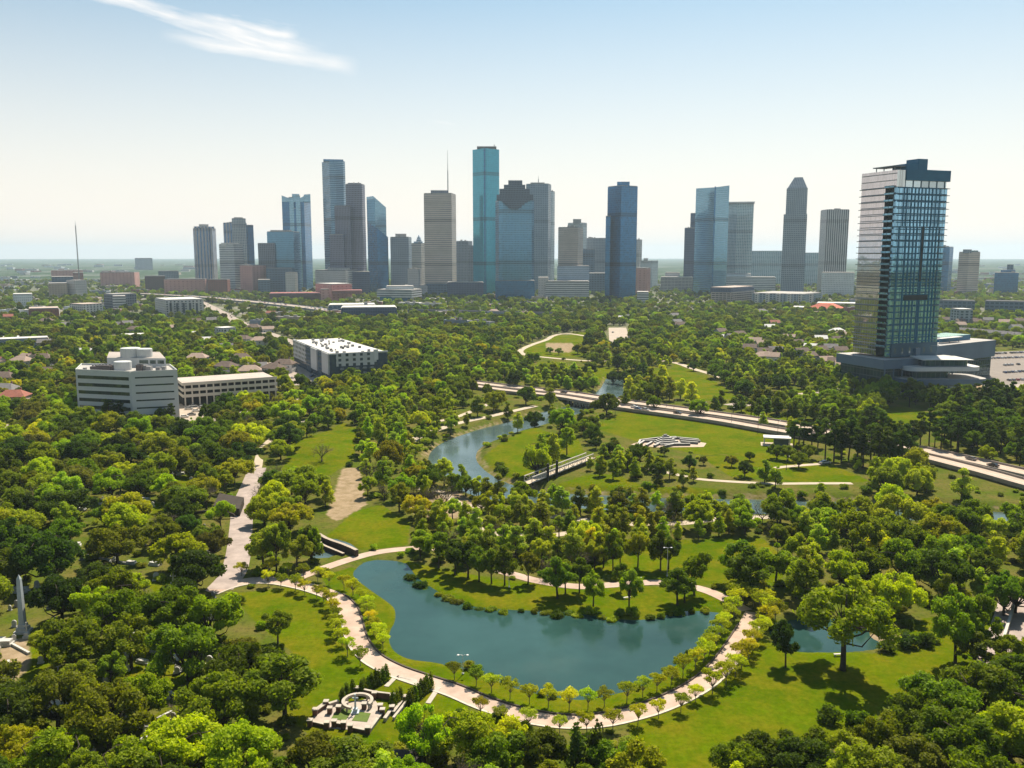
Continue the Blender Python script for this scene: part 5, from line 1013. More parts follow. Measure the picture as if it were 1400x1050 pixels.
ZN = [((-40, 262), (362, 372), 34, 1.5), ((-40, 262), (372, 400), 42, 1.0), ((-40, 205), (400, 432), 26, .8), ((1285, 1430), (362, 376), 22, 1.5), ((1290, 1430), (376, 405), 30, 1.0), ((420, 760), (404, 424), 16, .8), ((860, 1165), (382, 398), 16, .9), ((340, 470), (425, 450), 7, .8), ((560, 700), (432, 450), 6, .7), ((1160, 1190), (400, 430), 4, .8), ((245, 440), (386, 402), 12, 1)]
for (xa, xb), (ya, yb), n, s in ZN:
    for i in range(n):
        w = rnd.uniform(18, 55)*s; shed(rnd.uniform(xa, xb), rnd.uniform(ya, yb), rnd.choice(('pale_wall', 'tan', 'brick', 'grey_plain', 'white_fine')), rnd.choice(('flat_roof', 'white_roof', 'white_roof', 'dark_roof', 'roof_tan')), w, rnd.uniform(14, 34)*s, rnd.uniform(4.5, 10)*(1.3 if s > 1 else 1), rnd.uniform(-.4, .4))
# ================================================================== FREEWAY VIADUCTS AND CARS
def viaduct(name, px, z, width, label):
    pts = smooth_line(PX(px, z), 5); p = np.array(pts); t = np.gradient(p, axis=0); t /= np.linalg.norm(t, axis=1)[:, None]; nn = np.stack([-t[:, 1], t[:, 0]], 1); e = empty(name, (0, 0, 0), label, 'viaduct'); h = width/2
    mb = MB(); m2 = MB(); m3 = MB()
    for i in range(len(p)-1):
        mb.prism([p[i]+nn[i]*h, p[i]-nn[i]*h, p[i+1]-nn[i+1]*h, p[i+1]+nn[i+1]*h], z-1.6, z, ROADM, ASPH if False else ROADM, True)
        for s in (h, -h-.4): m2.prism([p[i]+nn[i]*(s+.4), p[i]+nn[i]*s, p[i+1]+nn[i+1]*s, p[i+1]+nn[i+1]*(s+.4)], z-1.7, z+1.0, M('viaduct_wall', (.20, .22, .24), (.14, .15, .17), .05))
    s = 0
    for i in range(0, len(p), 2):
        for k in (-.6, .6): q = p[i]+nn[i]*h*k; m3.tube([(*q, -.5), (*q, z-1.6)], .9, M('viaduct_pier', (.32, .31, .30)), 6)
    mb.obj('deck', e); m2.obj('parapet', e); m3.obj('pier', e); CENTRES.append((pts, h+2)); return p, nn
V1 = viaduct('freeway_viaduct', [(185,401),(240,404),(290,407),(340,412),(390,417),(440,423),(470,427)], 7.0, 26, 'raised freeway crowded with cars below the brick blocks')
V2 = viaduct('freeway_viaduct', [(560,424),(620,425),(700,427),(760,428)], 7.0, 16, 'dark raised road across the trees left of centre')
CC = {'white': (.75, .75, .74), 'silver': (.45, .46, .47), 'black': (.02, .02, .022), 'red': (.35, .03, .025), 'blue': (.05, .09, .2), 'grey': (.18, .18, .19)}
def car_parts(c):
    m = M('paint_'+c, CC[c], tuple(v*.95 for v in CC[c]), .3, .25, .2, 0, .6); g = M('car_glass', (.02, .025, .03), (.03, .035, .04), 1, .08, 0, 0, .7); tm = M('tyre', (.02, .02, .02), (.03, .03, .03)); rim = M('wheel_rim', (.5, .5, .5), None, 2, .3, .8); hm = M('headlamp', (.8, .8, .76), None, 1, .2); rm = M('tail_lamp', (.4, .02, .02), None, 1, .3)
    def sec(mb, prof, y, k, mm):
        for i in range(len(prof)-1):
            (x0, z0), (x1, z1) = prof[i], prof[i+1]; mb.face([(x0, -y, z0), (x1, -y, z1), (x1, y, z1), (x0, y, z0)], mm)
        for s in (-1, 1): mb.face([(x, s*y, z) for x, z in prof], mm)
    mb = MB(); sec(mb, [(-2.25, .35), (-2.3, .75), (-2.15, .98), (-1.2, 1.02), (1.0, 1.0), (2.1, .82), (2.28, .6), (2.25, .35), (-2.25, .35)], .9, 0, m); sec(mb, [(-1.2, 1.36), (-.9, 1.46), (.3, 1.47), (.55, 1.36)], .70, 0, m); body = mb.mesh('body')
    mb = MB(); sec(mb, [(-1.75, 1.0), (-1.2, 1.37), (-.9, 1.44), (.3, 1.45), (.6, 1.36), (1.25, .98), (-1.75, 1.0)], .78, 0, g); cab = mb.mesh('window')
    mb = MB(); rr = [(.33*math.cos(k*PI/6), .33*math.sin(k*PI/6)) for k in range(12)]
    for s in (-.11, .11): mb.face([(x, s, z+.33) for x, z in rr], tm)
    for k in range(12): (x0, z0), (x1, z1) = rr[k], rr[(k+1) % 12]; mb.face([(x0, -.11, z0+.33), (x1, -.11, z1+.33), (x1, .11, z1+.33), (x0, .11, z0+.33)], tm)
    for s in (-.115, .115): mb.face([(x*.6, s, z*.6+.33) for x, z in rr], rim)
    wh = mb.mesh('wheel'); mb = MB(); mb.box(2.18, 2.31, -.15, .15, .62, .76, hm); hl = mb.mesh('headlight'); mb = MB(); mb.box(-2.33, -2.24, -.15, .15, .74, .88, rm); tl = mb.mesh('tail_light'); return body, cab, wh, hl, tl
CP_ = {c: car_parts(c) for c in CC}
FAR_M = {}
def car(c, x, y, z, rz, grp, label=None, full=True, name='parked_car'):
    b = CP_[c]; e = empty(name, (x, y, z), label, 'car', grp, rz)
    link('body', b[0], e); link('window', b[1], e)
    if full:
        for i, (wx, wy) in enumerate(((1.35, .8), (1.35, -.8), (-1.4, .8), (-1.4, -.8))): link('wheel', b[2], e, (wx, wy, 0))
        for s in (-1, 1): link('headlight', b[3], e, (0, s*.62, 0)); link('tail_light', b[4], e, (0, s*.66, 0))
    if label is None: name_later(e, c+' car', c+' cars', x, y)
    return e
def on_road(P_, Nn, px, off, c, rev, lab):
    q = [proj(a, b, ZD)[0] for a, b in P_]; i = int(np.argmin([abs(v-px) for v in q])); i = min(max(i, 1), len(P_)-2); t = P_[i+1]-P_[i-1]; x, y = P_[i]+Nn[i]*off; car(c, x, y, ZD, math.atan2(t[1], t[0])+(PI if rev else 0), 'cars driving on the park road', lab, True, 'driving_car')
for px, off, c, rev, lab in ((744, 1.6, 'black', 1, 'black car at the left end of the far carriageway'), (771, -1, 'black', 1, 'black car on the far carriageway before the bayou'), (1155, 1.5, 'black', 1, 'black car on the far carriageway left of the pines'), (1326, 1.2, 'grey', 1, 'grey car in shade on the far carriageway, right of the pines'), (1366, -1.5, 'black', 1, 'black car on the far carriageway near the right edge')): on_road(upP, upN, px, off, c, rev, lab)
for px, off, c, rev, lab in ((869, 1.6, 'white', 0, 'white car leading two others past the event lawn'), (873, -1.6, 'blue', 0, 'dark blue car beside the white car past the event lawn'), (887, -1.4, 'silver', 0, 'silver car following at the edge of the event lawn'), (928, 1.2, 'black', 0, 'black car alone above the middle of the event lawn')): on_road(loP, loN, px, off, c, rev, lab)
rnd2 = random.Random(5)
for (P_, Nn), z, wd, n, w in ((V1, 7.0, 26, 58, 'queueing on the raised freeway'), ):
    for k in range(n):
        i = rnd2.randrange(1, len(P_)-2); t = P_[i+1]-P_[i-1]; f = rnd2.random(); q = P_[i]+(P_[i+1]-P_[i])*f+Nn[i]*rnd2.choice((-9, -5.5, -2, 2, 5.5, 9)); c = rnd2.choice(('white', 'white', 'white', 'silver', 'black', 'grey', 'red')); car(c, q[0], q[1], z, math.atan2(t[1], t[0]), 'cars crowding the raised freeway', c+' car among the traffic on the raised freeway', False, 'driving_car')
for r_, (ax, ay, bx, by) in enumerate(((1340,485,1436,481),(1340,491,1436,488),(1374,500,1440,496),(1374,510,1440,506),(1374,521,1436,518))):
    a, b = np.array(W(ax, ay)), np.array(W(bx, by)); n = int(np.linalg.norm(b-a)/3.4)
    for k in range(n):
        if rnd2.random() < .22: continue
        q = a+(b-a)*k/n; c = rnd2.choice(('white', 'white', 'silver', 'black', 'grey', 'blue', 'red')); car(c, q[0], q[1], .05, 1.45+rnd2.uniform(-.05, .05), 'cars parked beside the glass tower', c+' car parked in row '+['nearest the trees', 'second from the back', 'in the middle', 'second from the street', 'nearest the street'][r_]+', tower car park')
for px, py, c, rz in ((258,560,'silver',.4),(264,556,'white',.4),(268,563,'white',.4),(262,568,'grey',.4),(252,571,'white',.4),(276,558,'silver',.5),(300,545,'red',.3),(408,522,'red',1.0),(414,525,'red',1.0),(420,528,'black',1.0),(398,518,'white',1.0),(1300,541,'white',0),(1312,546,'white',.1),(1325,543,'silver',.1),(1346,546,'black',.1),(1328,553,'black',2.9),(1388,546,'black',.1),(1150,521,'white',.2),(1160,523,'grey',.2),(860,462,'white',1.2),(838,455,'silver',1.2),(845,463,'white',1.2),(200,581,'white',.1),(1128,634,'white',.3)): x, y = W(px, py); car(c, x, y, .06, rz, 'cars parked about the park edge')
for k in range(26): x, y = W(rnd2.uniform(300, 440), rnd2.uniform(504, 524)); car(rnd2.choice(list(CC)), x, y, .06, 1.0+rnd2.uniform(-.1, .1), 'cars parked left of the apartment block') if k < 12 else None
for k in range(16): f = k/16+rnd2.uniform(-.02, .02); x, y = W(276+f*95, 415+f*46); car(rnd2.choice(('white', 'white', 'silver', 'black')), x+rnd2.uniform(-6, 6), y, .55, 2.0, 'cars driving on the ground-level freeway', None, False, 'driving_car')
# ================================================================== PARK FURNITURE
LAMPM = M('lamp_post', (.08, .08, .08), (.06, .06, .06), 1, .6); LAMPW = M('lamp_white', (.62, .62, .6), (.5, .5, .5), 1, .5)
def lamp(px, py, h, arms, m, lab, grp):
    x, y = W(px, py); e = empty('street_lamp', (x, y, gz(x, y)), lab, 'street lamp', grp); mb = MB(); mb.tube([(0, 0, -.2), (0, 0, .5), (0, 0, h)], [.14, .10, .06], m, 6); mb.obj('pole', e); mb = MB(); mb.box(-.2, .2, -.2, .2, 0, .3, m); mb.obj('base', e)
    for s in ((-1, 1) if arms == 2 else (1,)):
        mb = MB(); mb.tube([(0, 0, h-.1), (s*.5, 0, h+.05), (s*.9, 0, h+.02)], .05, m, 5); mb.obj('arm', e); mb = MB(); mb.lathe([(.0, h-.12), (.28, h-.08), (.26, h+.06), (0, h+.12)], LAMPW, 10, s*.95, 0); mb.obj('lamp_head', e)
lamp(633, 922, 4.2, 2, LAMPW, 'double-headed white lamp on the near bank of the large pond', 'white lamps of the park'); lamp(912, 788, 8.0, 2, LAMPW, 'tall white lamp beside the path on the far bank', 'white lamps of the park'); lamp(696, 803, 4.0, 1, LAMPW, 'white lamp on the peninsula lawn at its left end', 'white lamps of the park')
for i, (px, py, h) in enumerate(((841,574,9),(911,560,9),(921,570,9),(1036,592,9),(1063,598,8),(1000,581,9),(1095,600,9),(1130,606,9),(962,573,9))): lamp(px, py, h, 1, LAMPM, ['lamp post by the bridge end of the event lawn', 'lamp post on the verge behind the black car', 'lamp post at the top edge of the event lawn', 'lamp post left of the white shelter', 'lamp post beside the white shelter', 'lamp post on the verge midway to the shelter', 'lamp post left of the dark pines', 'lamp post among the dark pines', 'lamp post above the terraced fountain'][i], 'dark lamp posts along the park road')
for i, (px, py) in enumerate(((830,715),(1390,712),(1075,642),(180,585),(228,560))): lamp(px, py, 5.5, 1, LAMPM, ['short dark lamp on the trail beside the lower bayou', 'dark lamp on the trail at the right edge', 'dark lamp on the south lawn trail', 'lamp post in front of the white office building', 'lamp post at the corner of the parking garage'][i], 'dark lamps on paths and streets')
def footbridge():
    a, b = np.array(W(722, 664, .2)), np.array(W(806, 631, .2)); d = b-a; L = np.linalg.norm(d); d /= L; n_ = np.array((-d[1], d[0])); e = empty('footbridge', (a[0], a[1], 0), 'white truss footbridge with two dark posts over the bayou grass', 'footbridge'); wm = M('bridge_white', (.52, .48, .42), (.42, .39, .34), .5, .7); dm = M('bridge_dark', (.045, .04, .035), (.03, .03, .03), .5, .8)
    q = lambda u, v: tuple(d*u+n_*v); z = 1.6; w = 1.7; hh = 2.1
    mb = MB(); mb.prism([q(-2, -w), q(L+2, -w), q(L+2, w), q(-2, w)], z-.45, z, dm, TRAILM, True); mb.obj('deck', e)
    k = int(L/3.2)
    for s in (-w, w):
        mb = MB(); mb.tube([(*q(0, s), z+hh), (*q(L, s), z+hh)], .22, wm, 4); mb.tube([(*q(0, s), z), (*q(L, s), z)], .24, wm, 4)
        for i in range(k+1):
            u = L*i/k; mb.tube([(*q(u, s), z), (*q(u, s), z+hh)], .13, wm, 4)
            if i < k: mb.tube([(*q(u, s), z if i % 2 else z+hh), (*q(u+L/k, s), z+hh if i % 2 else z)], .11, wm, 4)
        mb.obj('truss', e)
    for u in (L*.22, L*.36):
        mb = MB(); mb.tube([(*q(u, -w-.6), -2), (*q(u, -w-.6), 6.8)], .48, dm, 8); mb.obj('pylon', e); mb = MB(); mb.tube([(*q(u, w+.6), -2), (*q(u, w+.6), 4.5)], .4, dm, 8); mb.obj('pylon', e)
    mb = MB()
    for i in range(1, k, 2): mb.tube([(*q(L*i/k, 0), -1.5), (*q(L*i/k, 0), z-.4)], .3, dm, 6)
    mb.obj('pier', e); CENTRES.append(([tuple(a), tuple(b)], 7))
footbridge()
def fountain():
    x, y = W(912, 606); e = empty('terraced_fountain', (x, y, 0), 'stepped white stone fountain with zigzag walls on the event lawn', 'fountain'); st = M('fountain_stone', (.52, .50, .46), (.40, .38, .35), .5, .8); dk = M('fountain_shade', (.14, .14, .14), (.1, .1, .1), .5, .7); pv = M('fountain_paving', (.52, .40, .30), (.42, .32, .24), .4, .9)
    mb = MB(); mb.prism([(-17, -3), (-6, -9), (15, -8), (18, 0), (8, 9), (-8, 8)], -.2, .08, pv); mb.obj('paving', e); c, s = math.cos(.35), math.sin(.35); ro = lambda px_, py_: (px_*c-py_*s, px_*s+py_*c)
    for k in range(6):
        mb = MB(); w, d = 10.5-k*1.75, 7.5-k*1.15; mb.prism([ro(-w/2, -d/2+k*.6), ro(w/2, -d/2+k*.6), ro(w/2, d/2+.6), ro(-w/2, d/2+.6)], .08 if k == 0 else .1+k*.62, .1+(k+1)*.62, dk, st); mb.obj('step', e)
    for pts in ([(-16, -2), (-9, 5), (-4, 4)], [(-13, -4), (-7, 1.5)], [(-10, -6), (-5, -2)], [(16, -1), (9, 6), (4, 5)], [(15, -4), (8, 2)], [(12, -7), (6, -2)], [(-6, -8), (0, -6), (7, -8)], [(-14, 1), (-10, 7), (0, 8.5), (9, 7.5)]):
        mb = MB(); P_ = np.array([ro(*p) for p in pts])
        for i in range(len(P_)-1):
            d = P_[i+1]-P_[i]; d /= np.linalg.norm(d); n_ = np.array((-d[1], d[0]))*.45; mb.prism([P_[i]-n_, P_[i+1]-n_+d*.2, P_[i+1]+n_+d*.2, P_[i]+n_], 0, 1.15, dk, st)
        mb.obj('low_wall', e)
    FOOT.append(([(x-20, y-12), (x+20, y-12), (x+20, y+12), (x-20, y+12)], 1))
fountain()
def shelter():
    x, y = W(1062, 608); e = empty('park_shelter', (x, y, 0), 'small white flat-roofed shelter at the end of the event lawn', 'shelter', rz=-.25); mb = MB(); mb.box(-6, 6, -3.2, 3.2, 3.3, 3.75, ROOFW, ROOFW, True); mb.obj('roof', e)
    mb = MB(); mb.box(-1.5, 5, -2, 2.4, .1, 3.3, M('shelter_glass', (.05, .07, .08), (.08, .1, .12), .5, .15, 0, 0, .6)); mb.obj('glass_wall', e); mb = MB(); mb.box(-7, 7, -4, 4, -.1, .1, TRAILM); mb.obj('base', e)
    for cx, cy in ((-5.5, -2.8), (5.5, -2.8), (-5.5, 2.8), (5.5, 2.8)): mb = MB(); mb.box(cx-.15, cx+.15, cy-.15, cy+.15, .1, 3.3, LAMPW); mb.obj('column', e)
    FOOT.append(([(x-8, y-5), (x+8, y-5), (x+8, y+5), (x-8, y+5)], 1))
shelter()
# ================================================================== STONE GARDEN
def garden():
    ws = M('garden_stone', (.50, .44, .37), (.38, .33, .27), .9, .85); rd = M('garden_brick', (.16, .085, .06), (.10, .055, .04), 1.2, .9); pv = M('garden_paving', (.46, .39, .33), (.36, .30, .25), .7, .9); bl = M('pale_blue_stone', (.50, .56, .60), (.42, .48, .52), 1, .6)
    g = lambda px, py: np.array(W(px, py)); o = g(482, 970)
    e = empty('stone_garden', (o[0], o[1], 0), 'paved stone memorial garden with low walls and a ring beside the promenade', 'memorial garden')
    mb = MB(); mb.prism([tuple(g(*p)-o) for p in ((421,990),(450,996),(503,1000),(514,985),(523,970),(510,955),(462,963),(437,970))], -.2, .10, pv); mb.obj('paving', e)
    for q in (((453,983),(472,987),(482,972),(462,968)), ((481,986),(502,988),(507,976),(489,974))):
        mb = MB(); mb.prism([tuple(g(*p)-o) for p in q], .05, .15, M('garden_grass', (.10, .15, .015), (.07, .11, .012), 1)); mb.obj('grass_bed', e)
    def wall(pts, h, w, m, cap=True, nm='low_wall'):
        h *= .75; w *= .8
        P_ = [g(*p)-o for p in pts]; mb = MB()
        for i in range(len(P_)-1):
            d = P_[i+1]-P_[i]; d = d/np.linalg.norm(d); n_ = np.array((-d[1], d[0]))
            mb.prism([P_[i]-n_*w, P_[i+1]-n_*w, P_[i+1]+n_*w, P_[i]+n_*w], -.1, h, m)
            if cap: mb.prism([P_[i]-n_*(w+.08)-d*.05, P_[i+1]-n_*(w+.08)+d*.05, P_[i+1]+n_*(w+.08)+d*.05, P_[i]+n_*(w+.08)-d*.05], h, h+.14, ws, bottom=True)
        mb.obj(nm, e)
    wall([(424,990),(446,995)], .8, .22, rd); wall([(457,993),(470,995)], 1.0, .3, rd); wall([(478,998),(502,1003)], .8, .22, rd); wall([(486,948),(512,954),(537,957)], 1.6, .20, rd)
    wall([(430,978),(445,967)], 1.1, .45, rd); wall([(450,967),(463,963)], 1.0, .3, ws); wall([(464,972),(475,965)], 1.0, .3, ws); wall([(506,1000),(517,985),(524,976)], .7, .25, ws); wall([(526,987),(536,973)], .9, .3, ws); wall([(538,978),(553,958)], .9, .25, ws); wall([(538,985),(556,962)], .7, .2, ws)
    for px, py in ((424,993),(447,996),(457,994),(470,996),(479,1000),(503,1003),(446,967),(451,976),(463,974),(520,972),(523,978),(553,960),(431,978),(512,955),(537,958),(487,948),(536,974),(498,970)):
        p = g(px, py)-o; mb = MB(); mb.box(p[0]-.42, p[0]+.42, p[1]-.42, p[1]+.42, -.1, 1.2, rd); mb.box(p[0]-.5, p[0]+.5, p[1]-.5, p[1]+.5, 1.2, 1.4, ws, ws, True); mb.obj('pillar', e)
    # raised ring round the plinth
    c = g(489, 966)-o; mb = MB(); R_ = 2.7
    for k in range(26):
        a0, a1 = -.5+k*.19, -.5+(k+1)*.19
        mb.prism([tuple(c+np.array((r_*math.cos(a), r_*math.sin(a)))) for r_, a in ((R_-.3, a0), (R_+.3, a0), (R_+.3, a1), (R_-.3, a1))], .9, 1.35, ws, bottom=True)
        if k % 4 == 0: mb.tube([tuple(c+np.array((R_*math.cos(a0), R_*math.sin(a0))))+(-.1,), tuple(c+np.array((R_*math.cos(a0), R_*math.sin(a0))))+(.95,)], .2, ws, 8)
    mb.obj('stone_ring', e)
    p = g(486, 975)-o; mb = MB(); mb.box(p[0]-.7, p[0]+.7, p[1]-.7, p[1]+.7, .05, .35, bl); mb.box(p[0]-.4, p[0]+.4, p[1]-.4, p[1]+.4, .35, 1.0, bl); mb.obj('plinth', e)
    mb = MB(); mb.tube([(p[0], p[1], 1.0), (p[0], p[1], 3.8)], [.2, .15], bl, 8); mb.tube([(p[0]-.55, p[1], 3.0), (p[0]+.55, p[1], 3.0)], .13, bl, 6); mb.obj('cross', e)
    for q, w in ((((528,939),(543,924)), .5), (((585,962),(600,940)), .5), (((543,925),(571,931)), .35), (((545,928),(578,936)), .5)):
        P0, P1 = g(*q[0])-o, g(*q[1])-o; d = (P1-P0)/np.linalg.norm(P1-P0); n_ = np.array((-d[1], d[0]))*w; mb = MB(); mb.prism([P0-n_, P1-n_, P1+n_, P0+n_], -.1, .12, ws); mb.obj('stone_edging', e)
    FOOT.append(([W(418, 1000), W(530, 1005), W(600, 935), W(540, 922), W(425, 962)], 2))
garden()
# ================================================================== CEMETERY STONES
MARB = M('headstone_marble', (.56, .54, .50), (.40, .39, .36), 1.5, .7); GRAN = M('headstone_granite', (.30, .30, .31), (.20, .20, .21), 2, .6)
def obelisk():
    x, y = W(32, 864); e = empty('obelisk', (x, y, 0), 'tall pale stone obelisk among the dark trees on the left', 'obelisk'); mb = MB()
    for r_, z0, z1 in ((1.5, -.2, .5), (1.1, .5, 1.3), (.8, 1.3, 2.0)): mb.box(-r_, r_, -r_, r_, z0, z1, MARB)
    mb.obj('base', e); mb = MB(); zt = 12.6; a = [(-.62, -.62), (.62, -.62), (.62, .62), (-.62, .62)]
    def fr(k, z): return [(px*k, py*k, z) for px, py in a]
    for (k0, z0), (k1, z1) in (((1, 2.0), (.66, zt)), ((.66, zt), (.02, zt+1.1))):
        A, B = fr(k0, z0), fr(k1, z1)
        for i in range(4): mb.face([A[i], A[(i+1) % 4], B[(i+1) % 4], B[i]], M('obelisk_stone', (.44, .47, .48), (.34, .37, .38), .6, .7))
    mb.obj('shaft', e); FOOT.append(([(x-2, y-2), (x+2, y-2), (x+2, y+2), (x-2, y+2)], 1))
obelisk()
def stone_mesh(k):
    mb = MB(); m = (MARB, GRAN, MARB, MARB)[k]
    if k in (0, 1):
        mb.box(-.55, .55, -.25, .25, -.1, .2, m); pr = [(-.42, .2), (.42, .2), (.42, 1.0), (.28, 1.22), (0, 1.32), (-.28, 1.22), (-.42, 1.0)]
        for s in (-.1, .1): mb.face([(x, s, z) for x, z in pr], m)
        for i in range(7): (x0, z0), (x1, z1) = pr[i], pr[(i+1) % 7]; mb.face([(x0, -.1, z0), (x1, -.1, z1), (x1, .1, z1), (x0, .1, z0)], m)
    elif k == 2:
        mb.box(-.6, .6, -.6, .6, -.1, .4, m); mb.box(-.4, .4, -.4, .4, .4, 1.0, m); mb.tube([(0, 0, 1.0), (0, 0, 3.0)], [.16, .12], m, 6); mb.tube([(-.5, 0, 2.3), (.5, 0, 2.3)], .11, m, 6)
    else:
        mb.box(-1.3, 1.3, -.6, .6, -.1, .35, m); mb.box(-1.15, 1.15, -.5, .5, .35, .75, m)
    return mb.mesh('headstone')
SM = [stone_mesh(k) for k in range(4)]
for k in range(150):
    if k < 110: px, py = rnd2.uniform(-10, 300), rnd2.uniform(690, 1040)
    else: px, py = rnd2.uniform(100, 330), rnd2.uniform(600, 700)
    t = rnd2.choice((0, 0, 1, 3, 3, 2) if k % 3 else (0, 1, 3)); x, y = W(px, py); o = link(('headstone', 'headstone', 'grave_cross', 'grave_slab')[t], SM[t]); o.location = (x, y, 0); o.rotation_euler = (0, 0, rnd2.uniform(-.4, .4)); s = rnd2.uniform(1.0, 1.7); o.scale = (s, s, s)
    tag(o, None, 'gravestone', 'gravestones in the cemetery'); nm = ('arched white headstone', 'grey granite headstone', 'white stone cross', 'long flat white tomb')[t]; name_later(o, nm, nm+('es' if nm.endswith('cross') else 's'), x, y)
for i, (a, b) in enumerate((((205,925),(245,958)),((12,880),(40,895)),((8,930),(12,905)),((60,1040),(100,1020)),((215,985),(235,975)),((135,690),(180,684)),((150,770),(175,745)),((90,868),(125,858)),((120,760),(175,772)))):
    P0, P1 = np.array(W(*a)), np.array(W(*b)); d = (P1-P0)/np.linalg.norm(P1-P0); n_ = np.array((-d[1], d[0]))*.25; mb = MB(); mb.prism([P0-n_, P1-n_, P1+n_, P0+n_], -.1, .55, MARB); o = mb.obj('plot_kerb'); tag(o, None, 'plot border', 'stone borders of grave plots'); name_later(o, 'low pale stone plot border', 'low pale stone plot borders', *((P0+P1)/2))
# ================================================================== WEIR, GATE BRIDGE, EDGE WALL, TRUCK, BENCHES
def weir():
    dk = M('weir_stone', (.085, .055, .04), (.05, .035, .03), .8, .9); tp = M('weir_cap', (.44, .36, .28), (.34, .28, .22), .8, .9); o = np.array(W(450, 748)); e = empty('stone_weir', (o[0], o[1], 0), 'dark curved stone weir walls with pale steps left of the large pond', 'weir')
    def cw(pts, h, w, nm):
        P_ = np.array([np.array(W(*p))-o for p in pts]); t = np.gradient(P_, axis=0); t /= np.linalg.norm(t, axis=1)[:, None]; nn = np.stack([-t[:, 1], t[:, 0]], 1)*w; mb = MB()
        for i in range(len(P_)-1):
            mb.prism([P_[i]-nn[i], P_[i+1]-nn[i+1], P_[i+1]+nn[i+1], P_[i]+nn[i]], -2, h, dk, tp)
        mb.obj(nm, e)
    cw([(436,738),(446,744),(456,748),(468,752),(480,757),(488,761)], 2.0, .55, 'curved_wall'); cw([(434,744),(446,750),(458,755),(470,760)], .8, .4, 'curved_wall'); cw([(405,754),(420,752),(436,749)], 1.3, .4, 'low_wall')
    for k in range(4): cw([(408+k*3,752-k*3.2),(424+k*2,750-k*3.2),(442-k*1.5,748-k*2.6)], .4+k*.55, .6, 'step')
    FOOT.append(([W(400, 765), W(495, 765), W(488, 748), W(440, 732), W(405, 740)], 1))
weir()
def gate():
    dk = M('gate_stone', (.06, .045, .035), (.035, .03, .025), .6, .95); o = np.array(W(315, 700)); e = empty('stone_arch_bridge', (o[0], o[1], 0), 'dark planted stone arch beside the cemetery drive', 'bridge'); mb = MB()
    mb.prism([tuple(np.array(W(*p))-o) for p in ((292,702),(328,706),(334,690),(300,684))], -.3, 2.6, dk); mb.obj('abutment', e); mb = MB()
    pts = [(7.5*math.cos(PI*k/12)-4, -7.0, 1.6*math.sin(PI*k/12)+.6) for k in range(13)]; mb.tube(pts, .5, dk, 6); mb.obj('arch', e); FOOT.append(([W(290, 712), W(336, 712), W(336, 682), W(290, 682)], 1))
gate()
def hedge_wall():
    wm = M('edge_wall', (.55, .52, .46), (.42, .40, .36), .6, .8); P_ = [np.array(W(*p)) for p in ((1366,900),(1372,878),(1380,852),(1388,825),(1394,800))]; mb = MB()
    for i in range(4):
        d = P_[i+1]-P_[i]; d /= np.linalg.norm(d); n_ = np.array((-d[1], d[0]))*.3; mb.prism([P_[i]-n_, P_[i+1]-n_, P_[i+1]+n_, P_[i]+n_], -.2, 1.5, wm)
    tag(mb.obj('garden_wall'), 'low white wall along the shaded drive at the right edge', 'wall')
hedge_wall()
def small_block():
    x, y = W(555, 1052); e = empty('brick_vault', (x, y, 0), 'dark brick vault at the bottom edge below the stone garden', 'vault'); rd = M('vault_brick', (.09, .05, .04), (.06, .035, .03), 1, .9); mb = MB(); mb.box(-2.8, 2.8, -1.6, 1.6, -.2, 2.2, rd); mb.obj('wall', e); mb = MB(); mb.box(-3.1, 3.1, -1.9, 1.9, 2.2, 2.5, M('vault_roof', (.05, .045, .04)), None, True); mb.obj('roof', e); mb = MB(); mb.box(-.6, .6, -1.64, -1.55, -.1, 1.8, M('vault_door', (.03, .03, .03))); mb.obj('door', e)
    x, y = W(518, 1030); e = empty('stone_urn', (x, y, 0), 'dark stone urn pillar below the stone garden', 'urn'); mb = MB(); mb.box(-.5, .5, -.5, .5, -.1, 1.0, M('urn_stone', (.1, .08, .07))); mb.obj('pedestal', e); mb = MB(); mb.lathe([(.2, 1.0), (.35, 1.3), (.5, 1.8), (.42, 2.0), (.5, 2.1), (0, 2.1)], MATS['urn_stone'], 12); mb.obj('urn', e)
small_block()
def bench(px, py, rz, lab):
    x, y = W(px, py); e = empty('park_bench', (x, y, 0), lab, 'bench', 'pale stone benches', rz); m = M('bench_stone', (.6, .57, .5)); mb = MB(); mb.box(-1, 1, -.25, .25, .42, .54, m, None, True); mb.obj('seat', e)
    for s in (-.7, .7): mb = MB(); mb.box(s-.12, s+.12, -.2, .2, -.05, .42, m); mb.obj('leg', e)
bench(1146, 897, .1, 'pale stone bench under the leaning tall tree by the small pond'); bench(857, 819, .3, 'pale bench on the peninsula lawn'); bench(872, 792, 0, 'pale bench beside the far bank path')
def truck():
    x, y = W(1383, 551); e = empty('parked_truck', (x, y, .06), 'dark box truck on the street right of the glass tower', 'truck', None, .1); mb = MB(); mb.box(-4, 2.2, -1.2, 1.2, .7, 3.4, M('truck_box', (.1, .12, .15))); mb.obj('box', e); mb = MB(); mb.box(2.4, 4.2, -1.1, 1.1, .6, 2.5, M('truck_cab', (.5, .5, .5))); mb.obj('cab', e)
    for wx in (-2.6, 3.2):
        for wy in (-1, 1): mb = MB(); mb.tube([(wx, wy-.15, .5), (wx, wy+.15, .5)], .5, MATS['tyre'], 12); mb.obj('wheel', e)
truck()
